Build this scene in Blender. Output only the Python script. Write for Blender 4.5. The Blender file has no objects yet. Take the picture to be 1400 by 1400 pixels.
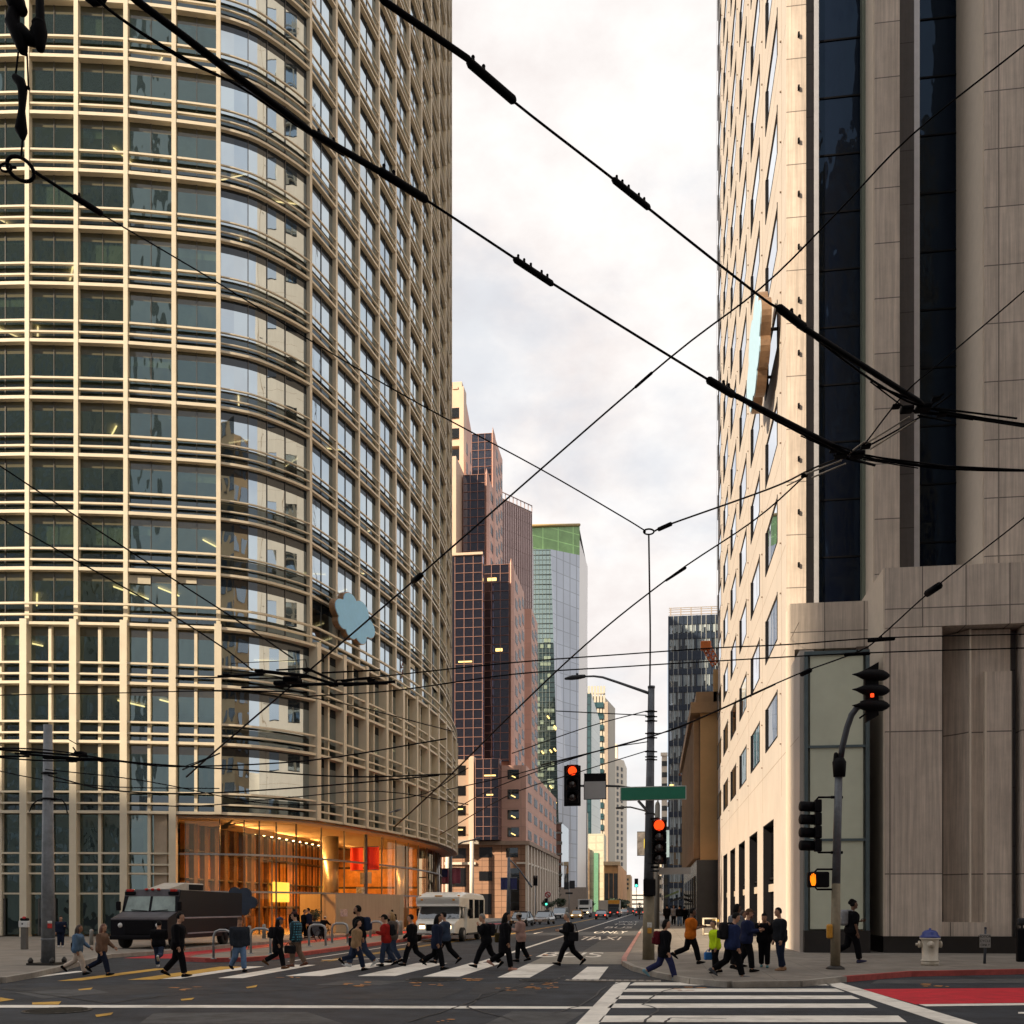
import bpy, bmesh, math, random
from mathutils import Vector, Matrix
random.seed(7)
R = math.radians
scene = bpy.context.scene
COL = scene.collection
# ---------------------------------------------------------------- camera frame
H, F, HY = 1.95, 1400.0, 1240.0
A = math.atan(195.0 / 1400.0)
CA, SA = math.cos(A), math.sin(A)

def W(xc, d, z=0.0):
    "camera-frame metres (right, forward, up) to the street-aligned world"
    return Vector((xc * CA - d * SA, xc * SA + d * CA, z))
def at(px, py, d):
    return W((px - 700) / F * d, d, H + (HY - py) / F * d)
def gd(py, z=0.0):
    return (H - z) * F / (py - HY)
def G(px, py, z=0.0):
    "point at height z seen at a pixel"
    d = (H - z) * F / (py - HY)
    return W((px - 700) / F * d, d, z)
def atU(px, U):
    t = (px - 700) / F
    return U * (CA + t * SA) / (t * CA - SA)
def atV(px, V):
    t = (px - 700) / F
    return V * (t * CA - SA) / (CA + t * SA)
def zat(py, U, V):
    return H + (HY - py) / F * (V * CA - U * SA)
def dep(U, V):
    return V * CA - U * SA

# ---------------------------------------------------------------- materials
MATS = {}
def _nodes(name):
    m = bpy.data.materials.new(name); m.use_nodes = True
    nt = m.node_tree; nt.nodes.clear()
    out = nt.nodes.new('ShaderNodeOutputMaterial')
    return m, nt, out
def N(nt, typ, **kw):
    n = nt.nodes.new(typ)
    for k, v in kw.items():
        setattr(n, k, v)
    return n
def mat(name, col, rough=.6, metal=0., var=.18, scale=2.5, bump=0., bscale=60., streak=0., spec=.5, emit=0., coat=0., joints=None, jcol=.35, dirt=0.):
    """plain procedural surface: noise-varied colour, optional vertical streaks, panel joints (axis,w,h,ox,oz,size), bump"""
    if name in MATS: return MATS[name]
    m, nt, out = _nodes(name)
    p = N(nt, 'ShaderNodeBsdfPrincipled')
    p.inputs['Roughness'].default_value = rough
    p.inputs['Metallic'].default_value = metal
    p.inputs['Specular IOR Level'].default_value = spec
    p.inputs['Coat Weight'].default_value = coat
    p.inputs['Coat Roughness'].default_value = .08
    tc = N(nt, 'ShaderNodeTexCoord')
    no = N(nt, 'ShaderNodeTexNoise'); no.inputs['Scale'].default_value = scale; no.inputs['Detail'].default_value = 5
    no.inputs['Roughness'].default_value = .65
    nt.links.new(tc.outputs['Object'], no.inputs['Vector'])
    ramp = N(nt, 'ShaderNodeMapRange')
    ramp.inputs['From Min'].default_value = .3; ramp.inputs['From Max'].default_value = .7
    ramp.inputs['To Min'].default_value = 1 - var; ramp.inputs['To Max'].default_value = 1 + var * .6
    nt.links.new(no.outputs['Fac'], ramp.inputs['Value'])
    fac = ramp.outputs['Result']
    if streak:
        mp = N(nt, 'ShaderNodeMapping'); mp.inputs['Scale'].default_value = (5, 5, .16)
        ns = N(nt, 'ShaderNodeTexNoise'); ns.inputs['Scale'].default_value = 1.6; ns.inputs['Detail'].default_value = 6
        ns.inputs['Roughness'].default_value = .7
        nt.links.new(tc.outputs['Object'], mp.inputs['Vector']); nt.links.new(mp.outputs['Vector'], ns.inputs['Vector'])
        r2 = N(nt, 'ShaderNodeMapRange'); r2.inputs['From Min'].default_value = .35; r2.inputs['From Max'].default_value = .65
        r2.inputs['To Min'].default_value = 1 - streak; r2.inputs['To Max'].default_value = 1 + streak * .5
        nt.links.new(ns.outputs['Fac'], r2.inputs['Value'])
        mu = N(nt, 'ShaderNodeMath', operation='MULTIPLY'); nt.links.new(fac, mu.inputs[0]); nt.links.new(r2.outputs['Result'], mu.inputs[1])
        fac = mu.outputs[0]
    hs = None
    if joints:
        ax, w, h, ox, oz, ms = joints
        sx = N(nt, 'ShaderNodeSeparateXYZ'); nt.links.new(tc.outputs['Object'], sx.inputs[0])
        cb = N(nt, 'ShaderNodeCombineXYZ')
        ad = N(nt, 'ShaderNodeMath', operation='ADD'); ad.inputs[1].default_value = ox
        az = N(nt, 'ShaderNodeMath', operation='ADD'); az.inputs[1].default_value = oz
        nt.links.new(sx.outputs[ax], ad.inputs[0]); nt.links.new(sx.outputs['Z'], az.inputs[0])
        nt.links.new(ad.outputs[0], cb.inputs[0]); nt.links.new(az.outputs[0], cb.inputs[1])
        br = N(nt, 'ShaderNodeTexBrick'); br.offset = 0; br.squash = 1
        br.inputs['Scale'].default_value = 1; br.inputs['Brick Width'].default_value = w; br.inputs['Row Height'].default_value = h
        br.inputs['Mortar Size'].default_value = ms; br.inputs['Mortar Smooth'].default_value = 0
        br.inputs['Color1'].default_value = (1, 1, 1, 1); br.inputs['Color2'].default_value = (.86, .86, .86, 1)
        br.inputs['Mortar'].default_value = (jcol, jcol, jcol, 1); br.inputs['Bias'].default_value = -.2
        nt.links.new(cb.outputs[0], br.inputs['Vector'])
        mu = N(nt, 'ShaderNodeMath', operation='MULTIPLY'); nt.links.new(fac, mu.inputs[0]); nt.links.new(br.outputs['Color'], mu.inputs[1])
        fac = mu.outputs[0]
    mx = N(nt, 'ShaderNodeMix', data_type='RGBA', blend_type='MULTIPLY'); mx.inputs['Factor'].default_value = 1
    mx.inputs['A'].default_value = (*col, 1)
    nt.links.new(fac, mx.inputs['B'])
    cout = mx.outputs['Result']
    if dirt:
        nd = N(nt, 'ShaderNodeTexNoise'); nd.inputs['Scale'].default_value = .45; nd.inputs['Detail'].default_value = 8; nd.inputs['Roughness'].default_value = .75
        nt.links.new(tc.outputs['Object'], nd.inputs['Vector'])
        rd = N(nt, 'ShaderNodeMapRange'); rd.inputs['From Min'].default_value = .5; rd.inputs['From Max'].default_value = .68
        rd.inputs['To Max'].default_value = dirt
        nt.links.new(nd.outputs['Fac'], rd.inputs['Value'])
        m2 = N(nt, 'ShaderNodeMix', data_type='RGBA'); nt.links.new(rd.outputs['Result'], m2.inputs['Factor'])
        nt.links.new(cout, m2.inputs['A']); m2.inputs['B'].default_value = (col[0] * .35, col[1] * .33, col[2] * .3, 1)
        cout = m2.outputs['Result']
    nt.links.new(cout, p.inputs['Base Color'])
    if emit:
        nt.links.new(cout, p.inputs['Emission Color']); p.inputs['Emission Strength'].default_value = emit
    if bump:
        nb = N(nt, 'ShaderNodeTexNoise'); nb.inputs['Scale'].default_value = bscale; nb.inputs['Detail'].default_value = 4
        nt.links.new(tc.outputs['Object'], nb.inputs['Vector'])
        bp = N(nt, 'ShaderNodeBump'); bp.inputs['Strength'].default_value = bump; bp.inputs['Distance'].default_value = .02
        nt.links.new(nb.outputs['Fac'], bp.inputs['Height']); nt.links.new(bp.outputs['Normal'], p.inputs['Normal'])
    nt.links.new(p.outputs[0], out.inputs[0])
    MATS[name] = m
    return m
def glass(name, tint=(.45, .55, .5), refl=.35, rough=.015, wave=.25, wscale=.35, solid=None, gtint=(.9, .95, 1), cap=1.):
    "window glass: a see-through (or dark solid) body under a wavy mirror coat"
    if name in MATS: return MATS[name]
    m, nt, out = _nodes(name)
    tc = N(nt, 'ShaderNodeTexCoord')
    mp = N(nt, 'ShaderNodeMapping'); mp.inputs['Scale'].default_value = (1, 1, .45)
    no = N(nt, 'ShaderNodeTexNoise'); no.inputs['Scale'].default_value = wscale; no.inputs['Detail'].default_value = 2.5
    nt.links.new(tc.outputs['Object'], mp.inputs['Vector']); nt.links.new(mp.outputs['Vector'], no.inputs['Vector'])
    bp = N(nt, 'ShaderNodeBump'); bp.inputs['Strength'].default_value = wave; bp.inputs['Distance'].default_value = .12
    nt.links.new(no.outputs['Fac'], bp.inputs['Height'])
    gl = N(nt, 'ShaderNodeBsdfGlossy'); gl.inputs['Color'].default_value = (*gtint, 1); gl.inputs['Roughness'].default_value = rough
    nt.links.new(bp.outputs['Normal'], gl.inputs['Normal'])
    if solid:
        b = N(nt, 'ShaderNodeBsdfDiffuse'); b.inputs['Color'].default_value = (*solid, 1)
    else:
        b = N(nt, 'ShaderNodeBsdfTransparent'); b.inputs['Color'].default_value = (*tint, 1)
    fr = N(nt, 'ShaderNodeFresnel'); fr.inputs['IOR'].default_value = 1.5
    mr = N(nt, 'ShaderNodeMapRange'); mr.inputs['To Min'].default_value = refl; mr.inputs['To Max'].default_value = cap
    nt.links.new(fr.outputs[0], mr.inputs['Value'])
    mx = N(nt, 'ShaderNodeMixShader')
    nt.links.new(mr.outputs['Result'], mx.inputs[0]); nt.links.new(b.outputs[0], mx.inputs[1]); nt.links.new(gl.outputs[0], mx.inputs[2])
    nt.links.new(mx.outputs[0], out.inputs[0])
    MATS[name] = m
    return m
def glow(name, col, s):
    if name in MATS: return MATS[name]
    m, nt, out = _nodes(name)
    e = N(nt, 'ShaderNodeEmission'); e.inputs[0].default_value = (*col, 1); e.inputs[1].default_value = s
    nt.links.new(e.outputs[0], out.inputs[0])
    MATS[name] = m
    return m

# ---------------------------------------------------------------- mesh builder
class MB:
    def __init__(s): s.v = []; s.f = []; s.m = []; s.sm = []
    def add(s, vs, fs, m=0, sm=False):
        o = len(s.v); s.v += [tuple(p) for p in vs]
        for f in fs: s.f.append([i + o for i in f]); s.m.append(m); s.sm.append(sm)
        return s
    def box(s, x0, x1, y0, y1, z0, z1, m=0):
        if x0 > x1: x0, x1 = x1, x0
        if y0 > y1: y0, y1 = y1, y0
        if z0 > z1: z0, z1 = z1, z0
        return s.add([(x0, y0, z0), (x1, y0, z0), (x1, y1, z0), (x0, y1, z0), (x0, y0, z1), (x1, y0, z1), (x1, y1, z1), (x0, y1, z1)],
                     [(0, 3, 2, 1), (4, 5, 6, 7), (0, 1, 5, 4), (1, 2, 6, 5), (2, 3, 7, 6), (3, 0, 4, 7)], m)
    def rbox(s, x0, x1, y0, y1, z0, z1, b=.02, m=0):
        "box with chamfered edges"
        cx, cy, cz = (x0 + x1) / 2, (y0 + y1) / 2, (z0 + z1) / 2
        hx, hy, hz = abs(x1 - x0) / 2, abs(y1 - y0) / 2, abs(z1 - z0) / 2
        b = min(b, hx * .9, hy * .9, hz * .9)
        bm = bmesh.new(); bmesh.ops.create_cube(bm, size=1)
        for v in bm.verts: v.co = Vector((cx + v.co.x * 2 * hx, cy + v.co.y * 2 * hy, cz + v.co.z * 2 * hz))
        bmesh.ops.bevel(bm, geom=bm.edges[:], offset=b, segments=2, profile=.5, affect='EDGES')
        s.addbm(bm, m); return s
    def addbm(s, bm, m=0, sm=False, mtx=None):
        bm.verts.index_update()
        vs = [(mtx @ v.co if mtx else v.co.copy()) for v in bm.verts]
        s.add(vs, [[v.index for v in f.verts] for f in bm.faces], m, sm); bm.free(); return s
    def prism(s, poly, z0, z1, m=0, top=True, bot=True):
        n = len(poly)
        z0s = z0 if isinstance(z0, (list, tuple)) else [z0] * n
        z1s = z1 if isinstance(z1, (list, tuple)) else [z1] * n
        ar = sum(poly[i][0] * poly[(i + 1) % n][1] - poly[(i + 1) % n][0] * poly[i][1] for i in range(n))
        if ar < 0: poly = poly[::-1]; z0s = z0s[::-1]; z1s = z1s[::-1]
        vs = [(p[0], p[1], z) for p, z in zip(poly, z0s)] + [(p[0], p[1], z) for p, z in zip(poly, z1s)]
        fs = [(i, (i + 1) % n, (i + 1) % n + n, i + n) for i in range(n)]
        if top: fs.append(tuple(range(n, 2 * n)))
        if bot: fs.append(tuple(range(n - 1, -1, -1)))
        return s.add(vs, fs, m)
    def quad(s, a, b, c, d, m=0): return s.add([a, b, c, d], [(0, 1, 2, 3)], m)
    def tube(s, pts, r, n=8, m=0, caps=True, flat=None, round_=False):
        "tube along points; r number or list; flat=(kx,ky) squashes the ring"
        pts = [Vector(p) for p in pts]; k = len(pts)
        rs = list(r) if isinstance(r, (list, tuple)) else [r] * k
        if round_:
            d0 = (pts[0] - pts[1]).normalized(); d1 = (pts[-1] - pts[-2]).normalized()
            pts = [pts[0] + d0 * rs[0] * .8, pts[0] + d0 * rs[0] * .5] + pts + [pts[-1] + d1 * rs[-1] * .5, pts[-1] + d1 * rs[-1] * .8]
            rs = [rs[0] * .4, rs[0] * .8] + rs + [rs[-1] * .8, rs[-1] * .4]; k += 4
        vs = []; ref = None
        for i in range(k):
            t = (pts[min(i + 1, k - 1)] - pts[max(i - 1, 0)]).normalized()
            if ref is None:
                ref = Vector((0, 0, 1)) if abs(t.z) < .9 else Vector((0, 1, 0))
            x = ref - t * ref.dot(t)
            if x.length < 1e-4: x = t.orthogonal()
            x.normalize(); y = t.cross(x); ref = x
            for j in range(n):
                a = 2 * math.pi * j / n
                vs.append(pts[i] + (x * math.cos(a) + y * math.sin(a)) * rs[i])
        fs = []
        for i in range(k - 1):
            for j in range(n):
                fs.append((i * n + j, i * n + (j + 1) % n, (i + 1) * n + (j + 1) % n, (i + 1) * n + j))
        if caps: fs += [tuple(range(n - 1, -1, -1)), tuple(range((k - 1) * n, k * n))]
        return s.add(vs, fs, m, True)
    def rings(s, rr, n=14, m=0, sm=True):
        "loft of ellipses (cx,cy,cz,rx,ry)"
        vs = []; k = len(rr)
        for (cx, cy, cz, rx, ry) in rr:
            for j in range(n):
                a = 2 * math.pi * j / n
                vs.append((cx + rx * math.cos(a), cy + ry * math.sin(a), cz))
        fs = [(i * n + j, i * n + (j + 1) % n, (i + 1) * n + (j + 1) % n, (i + 1) * n + j) for i in range(k - 1) for j in range(n)]
        fs += [tuple(range(n - 1, -1, -1)), tuple(range((k - 1) * n, k * n))]
        return s.add(vs, fs, m, sm)
    def lathe(s, prof, n=20, c=(0, 0, 0), ax='Z', m=0, sm=True):
        vs = []; k = len(prof)
        for (r, h) in prof:
            for j in range(n):
                a = 2 * math.pi * j / n
                x, y, z = r * math.cos(a), r * math.sin(a), h
                if ax == 'X': x, y, z = z, x, y
                elif ax == 'Y': x, y, z = y, z, x
                vs.append((c[0] + x, c[1] + y, c[2] + z))
        fs = [(i * n + j, i * n + (j + 1) % n, (i + 1) * n + (j + 1) % n, (i + 1) * n + j) for i in range(k - 1) for j in range(n)]
        fs += [tuple(range(n - 1, -1, -1)), tuple(range((k - 1) * n, k * n))]
        return s.add(vs, fs, m, sm)
    def sph(s, c, r, m=0, n=10):
        rx, ry, rz = r if isinstance(r, (tuple, list)) else (r, r, r)
        bm = bmesh.new(); bmesh.ops.create_uvsphere(bm, u_segments=n + 4, v_segments=n, radius=1)
        for v in bm.verts: v.co = Vector((c[0] + v.co.x * rx, c[1] + v.co.y * ry, c[2] + v.co.z * rz))
        return s.addbm(bm, m, True)
    def join(s, o, mtx=None):
        off = len(s.v)
        s.v += [tuple(mtx @ Vector(p)) if mtx else p for p in o.v]
        s.f += [[i + off for i in f] for f in o.f]; s.m += o.m; s.sm += o.sm
        return s
    def mesh(s, name, mats):
        me = bpy.data.meshes.new(name)
        me.from_pydata(s.v, [], s.f)
        for mm in mats: me.materials.append(mm)
        me.polygons.foreach_set('material_index', s.m)
        me.polygons.foreach_set('use_smooth', s.sm)
        me.update()
        return me
def root_of(o):
    while o.parent: o = o.parent
    return o
def obj(name, mb, mats, parent=None, local=False, **kw):
    "one mesh object; in world mode its vertices are moved to the frame of its top-level thing"
    if not isinstance(mats, (list, tuple)): mats = [mats]
    if parent is not None and not local:
        off = root_of(parent).location
        mb.v = [(p[0] - off.x, p[1] - off.y, p[2] - off.z) for p in mb.v]
    o = bpy.data.objects.new(name, mb.mesh(name, mats)); COL.objects.link(o)
    if parent is not None: o.parent = parent
    for k, v in kw.items(): o[k] = v
    return o
def tag(o, label, cat, group=None):
    o['label'] = label; o['category'] = cat
    if group: o['group'] = group
    return o
def thing(name, label, cat, loc=(0, 0, 0), rz=0., group=None):
    o = bpy.data.objects.new(name, None); o.empty_display_size = .3; COL.objects.link(o)
    o.location = loc; o.rotation_euler = (0, 0, rz)
    return tag(o, label, cat, group)
def centre(name, mb, mats, label, cat, group=None, base=True):
    "a single-mesh thing whose origin is at the middle of its base"
    xs = [p[0] for p in mb.v]; ys = [p[1] for p in mb.v]; zs = [p[2] for p in mb.v]
    c = ((min(xs) + max(xs)) / 2, (min(ys) + max(ys)) / 2, min(zs))
    mb.v = [(p[0] - c[0], p[1] - c[1], p[2] - c[2]) for p in mb.v]
    o = obj(name, mb, mats); o.location = c
    return tag(o, label, cat, group)
def structure(name, mb, mats):
    o = obj(name, mb, mats); o['kind'] = 'structure'; return o
def dup(o, parent=None):
    c = o.copy(); COL.objects.link(c)
    if parent is not None: c.parent = parent
    for ch in list(o.children): dup(ch, c)
    return c
CAM0 = Vector((0, 0, H))
def many(name, parent, items, mats, limit=98, local=False, sub=None):
    """items: list of (MB, centre, size). The ones that show largest become parts of their own, the rest ONE part marked stuff."""
    def key(it):
        c = Vector(it[1]); return -(it[2] / max(1., (c - CAM0).length) ** 2)
    items = sorted(items, key=key)
    out = []
    for it in items[:limit]:
        out.append(obj(name, it[0], mats, parent, local))
    rest = items[limit:]
    if rest:
        mb = MB()
        for it in rest: mb.join(it[0])
        obj(name, mb, mats, parent, local, kind='stuff')
    return out
def many_seen(items):
    "split items by whether they fall in the picture"
    a = []
    for it in items:
        c = Vector(it[1]); xc = c.x * CA + c.y * SA; d = -c.x * SA + c.y * CA
        py = HY - (c.z - H) / max(d, .1) * F
        if -40 < 700 + xc / max(d, .1) * F < 1440 and -60 < py < 1450: a.append(it)
    return a

# ---------------------------------------------------------------- world, sun, camera
SUN_AZ = R(46)        # sun comes from -Y turned this much towards -X
SUN_EL = R(28)
def world():
    w = bpy.data.worlds.new("World"); scene.world = w; w.use_nodes = True
    nt = w.node_tree; nt.nodes.clear()
    out = N(nt, 'ShaderNodeOutputWorld'); bg = N(nt, 'ShaderNodeBackground'); bg.inputs[1].default_value = .1
    sky = N(nt, 'ShaderNodeTexSky'); sky.sky_type = 'NISHITA'; sky.sun_disc = False
    sky.sun_elevation = SUN_EL
    sky.sun_rotation = math.pi + SUN_AZ
    sky.air_density = 1.2; sky.dust_density = 2.5
    tc = N(nt, 'ShaderNodeTexCoord')
    mp = N(nt, 'ShaderNodeMapping'); mp.inputs['Scale'].default_value = (1, 1, 1.6); mp.inputs['Location'].default_value = (3.1, 1.2, .4)
    no = N(nt, 'ShaderNodeTexNoise'); no.inputs['Scale'].default_value = 4.2; no.inputs['Detail'].default_value = 9; no.inputs['Roughness'].default_value = .56
    no.inputs['Distortion'].default_value = .25
    nt.links.new(tc.outputs['Generated'], mp.inputs['Vector']); nt.links.new(mp.outputs['Vector'], no.inputs['Vector'])
    mr = N(nt, 'ShaderNodeMapRange'); mr.interpolation_type = 'SMOOTHSTEP'
    mr.inputs['From Min'].default_value = .36; mr.inputs['From Max'].default_value = .56
    mr.inputs['To Min'].default_value = .52; mr.inputs['To Max'].default_value = 1.
    nt.links.new(no.outputs['Fac'], mr.inputs['Value'])
    n2 = N(nt, 'ShaderNodeTexNoise'); n2.inputs['Scale'].default_value = 7.; n2.inputs['Detail'].default_value = 8; n2.inputs['Roughness'].default_value = .6
    nt.links.new(mp.outputs['Vector'], n2.inputs['Vector'])
    cr = N(nt, 'ShaderNodeValToRGB')
    cr.color_ramp.elements[0].position = .36; cr.color_ramp.elements[0].color = (.86, .80, .78, 1)
    cr.color_ramp.elements[1].position = .60; cr.color_ramp.elements[1].color = (1.0, .965, .94, 1)
    nt.links.new(n2.outputs['Fac'], cr.inputs[0])
    sc = N(nt, 'ShaderNodeVectorMath', operation='SCALE'); sc.inputs['Scale'].default_value = 6.7
    nt.links.new(cr.outputs[0], sc.inputs[0])
    hz = N(nt, 'ShaderNodeMix', data_type='RGBA'); hz.inputs['Factor'].default_value = .72     # thin high veil over the blue
    hz.inputs['B'].default_value = (4.2, 4.6, 5.15, 1)
    nt.links.new(sky.outputs[0], hz.inputs['A'])
    mx = N(nt, 'ShaderNodeMix', data_type='RGBA')
    nt.links.new(mr.outputs['Result'], mx.inputs['Factor']); nt.links.new(hz.outputs['Result'], mx.inputs['A']); nt.links.new(sc.outputs[0], mx.inputs['B'])
    nt.links.new(mx.outputs['Result'], bg.inputs[0]); nt.links.new(bg.outputs[0], out.inputs[0])
world()
sl = bpy.data.lights.new("sun", 'SUN'); sl.energy = 5.0; sl.angle = R(.7); sl.color = (1, .82, .60)
so = bpy.data.objects.new("sun", sl); COL.objects.link(so)
sdir = Vector((-math.sin(SUN_AZ) * math.cos(SUN_EL), -math.cos(SUN_AZ) * math.cos(SUN_EL), math.sin(SUN_EL)))
so.rotation_euler = sdir.to_track_quat('Z', 'Y').to_euler(); so.location = sdir * 200
cam = bpy.data.cameras.new("camera"); cam.sensor_width = 36; cam.lens = 36.0
cam.shift_y = (HY - 700) / 1400.0; cam.clip_start = .2; cam.clip_end = 6000
co = bpy.data.objects.new("camera", cam); COL.objects.link(co)
co.location = (0, 0, H); co.rotation_euler = (R(90), 0, A); scene.camera = co
scene.view_settings.view_transform = 'Standard'; scene.view_settings.look = 'None'
scene.view_settings.exposure = .68; scene.view_settings.gamma = 1
scene.cycles.max_bounces = 7; scene.cycles.diffuse_bounces = 2; scene.cycles.glossy_bounces = 4
scene.cycles.transparent_max_bounces = 10; scene.cycles.transmission_bounces = 4
scene.cycles.caustics_reflective = False; scene.cycles.caustics_refractive = False
scene.cycles.sample_clamp_indirect = 4
# ---------------------------------------------------------------- shared materials
asphalt = mat('asphalt', (.037, .043, .054), .8, var=.6, scale=1.1, bump=.5, bscale=90, spec=.35, dirt=.35)
pave = mat('pavement', (.25, .225, .195), .85, var=.25, scale=1.1, bump=.25, bscale=70, dirt=.5, joints=('X', 1.5, 1.5, 0, 0, .012), jcol=.6)
# the joints of a pavement run along X and Y
def pave_joints(m):
    nt = m.node_tree
    for n in nt.nodes:
        if n.type == 'SEPXYZ':
            for l in list(n.outputs['Z'].links): nt.links.new(n.outputs['Y'], l.to_socket)
    return m
pave_joints(pave)
kerbm = mat('kerb_stone', (.34, .31, .27), .8, var=.25, bump=.2, dirt=.5)
kerbred = mat('kerb_red', (.42, .07, .06), .7, var=.3, scale=4, dirt=.6)
concrete = mat('road_concrete', (.27, .255, .22), .85, var=.22, scale=2, bump=.3, dirt=.4)
white_paint = mat('road_white', (.90, .86, .78), .75, var=.16, scale=3, bump=.2, dirt=.6)
yellow_paint = mat('road_yellow', (.62, .36, .06), .75, var=.25, scale=3, dirt=.7)
orange_paint = mat('road_orange', (.58, .26, .08), .75, var=.35, scale=5, dirt=.8)
red_lane = mat('road_red', (.62, .010, .028), .75, var=.25, scale=2.5, bump=.3, dirt=.25)
patchm = mat('road_patch', (.028, .030, .036), .8, var=.5, scale=2, bump=.4)
crackm = mat('road_tar', (.014, .014, .016), .6, var=.2)
iron = mat('cast_iron', (.05, .047, .045), .55, .6, var=.3, bump=.4, bscale=25)
cream = mat('tower_cream', (.70, .625, .485), .5, var=.10, scale=.6, spec=.4)
creamw = mat('wall_cream', (.56, .505, .455), .6, var=.08, scale=.5, streak=.08)
black = mat('black_metal', (.006, .006, .008), .6, var=.2, spec=.10)
dgrey = mat('dark_grey', (.035, .038, .044), .5, var=.2, spec=.2)
steel = mat('galvanised_steel', (.34, .35, .36), .45, .5, var=.2, scale=6)
wirem = mat('wire_black', (.004, .004, .006), .7, var=.1, spec=.06)
# ---------------------------------------------------------------- ground
def poly_px(pts, z=0.):
    return [tuple(G(x, y, z)) for x, y in pts]
g = MB(); g.quad((-1800, -400, 0), (1800, -400, 0), (1800, 3500, 0), (-1800, 3500, 0)); structure('ground', g, asphalt)
KZ = .14
UB = 5.75               # building line on the right of the street
def pavement(name, poly, mats=None):
    "raised slab with a kerb rim: poly is the outer outline at kerb top"
    mb = MB(); mb.prism(poly, 0.001, KZ, 0)
    return structure(name, mb, mats or [pave])
def kerb(pts, w=.16, m=kerbm, dz=.012, name='kerb'):
    "kerb stones along a polyline, standing a little proud of the slab; the polyline is the road edge"
    mb = MB()
    for i in range(len(pts) - 1):
        a, b = Vector(pts[i][:2]), Vector(pts[i + 1][:2]); t = (b - a)
        if t.length < 1e-4: continue
        t.normalize(); n = Vector((-t.y, t.x))
        e = t * .01
        q = [a - n * .012 - e, b - n * .012 + e, b + n * w + e, a + n * w - e]
        mb.prism([(p.x, p.y) for p in q], 0.0015 + .0007 * (i % 2), KZ + dz + .0009 * (i % 2))
    return structure(name, mb, m)
rk = poly_px([(1700, 1317), (1400, 1325), (1240, 1328), (1150, 1335), (1090, 1341), (1000, 1342), (950, 1338), (905, 1330), (870, 1321), (857, 1314.5), (856, 1310)], KZ)
UR = rk[-1][0]
rk.append((UR + .02, 330, KZ))
right_outline = [p[:2] for p in rk] + [(30, 330), (120, 330), (120, 20)]
pavement('pavement_right', right_outline)
kerb([p for p in rk[0:4]][::1], m=kerbred, name='kerb_red_right')
kerb([p for p in rk[3:10]], m=kerbm, name='kerb_corner')
kerb([rk[9], rk[10], (UR + .01, 75, 0)], m=mat('kerb_pink', (.52, .25, .21), .75, var=.3, scale=3, dirt=.5), name='kerb_faded_red')
kerb([(UR + .01, 75, 0), rk[-1]], m=kerbm, name='kerb_far_right')
UL = -20.2
lk = [(-120, 26.5), (-45, 27.3)] + [p[:2] for p in poly_px([(-160, 1340), (0, 1336.5), (40, 1330), (75, 1322)], KZ)] + [(UL - .5, 36.6), (UL, 40), (UL, 330)]
pavement('plaza_left', lk + [(-200, 330), (-200, 26)])
kerb([(p[0], p[1]) for p in lk[::-1]], m=kerbm, name='kerb_left')
# the boarding island between the street and the side lane
U0, U1 = -17.4, -13.9
isl = [(U1 + .0, 36.5), (U1 + .0, 66), (U1 - .6, 70), ((U0 + U1) / 2, 71.5), (U0 + .6, 70), (U0, 66), (U0, 36.5), (U0 + .5, 34.8), ((U0 + U1) / 2, 34.2), (U1 - .5, 34.8)]
pavement('island', isl)
kerb((isl + [isl[0]])[::-1][::-1], m=kerbred, name='kerb_island', w=.28)
# sheets of road paint and paving
LAY = [0.004]
def sheet(name, polys, m, z=None, zoff=0., grid=False):
    mb = MB()
    for p in polys:
        mb.add([(q[0], q[1], z if z else LAY[0]) for q in p], [tuple(range(len(p)))])
    return structure(name, mb, m)
def bar(U0, U1, V0, V1): return [(U0, V0), (U1, V0), (U1, V1), (U0, V1)]
sheet('road_concrete_pad', [bar(-4.3, UR - .02, 34.9, 44.5)], concrete, .004)
sheet('road_lane_worn', [bar(-3.1, UR - .02, 44.6, 150)], mat('road_worn', (.085, .088, .09), .85, var=.4, scale=.8, bump=.3, dirt=.5), .004)
sheet('road_patches', [poly_px(q) for q in [[(455, 1366), (560, 1351), (640, 1352), (600, 1366)], [(0, 1352), (180, 1346), (300, 1352), (150, 1362)], [(650, 1345), (720, 1345), (735, 1360), (640, 1360)], [(880, 1335), (1000, 1337), (980, 1341.5), (868, 1339)]]], patchm, .004)
sheet('road_patches_pale', [poly_px(q) for q in [[(210, 1385), (420, 1384), (470, 1400), (190, 1400)], [(470, 1341), (560, 1341), (520, 1347), (430, 1347)], [(700, 1383), (800, 1384), (770, 1402), (660, 1402)], [(1200, 1340), (1400, 1338), (1420, 1344), (1190, 1345)], [(20, 1357), (120, 1351), (150, 1357), (60, 1366)]]], mat('road_patch_pale', (.075, .078, .082), .85, var=.5, scale=2, bump=.4), .0045)
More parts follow.
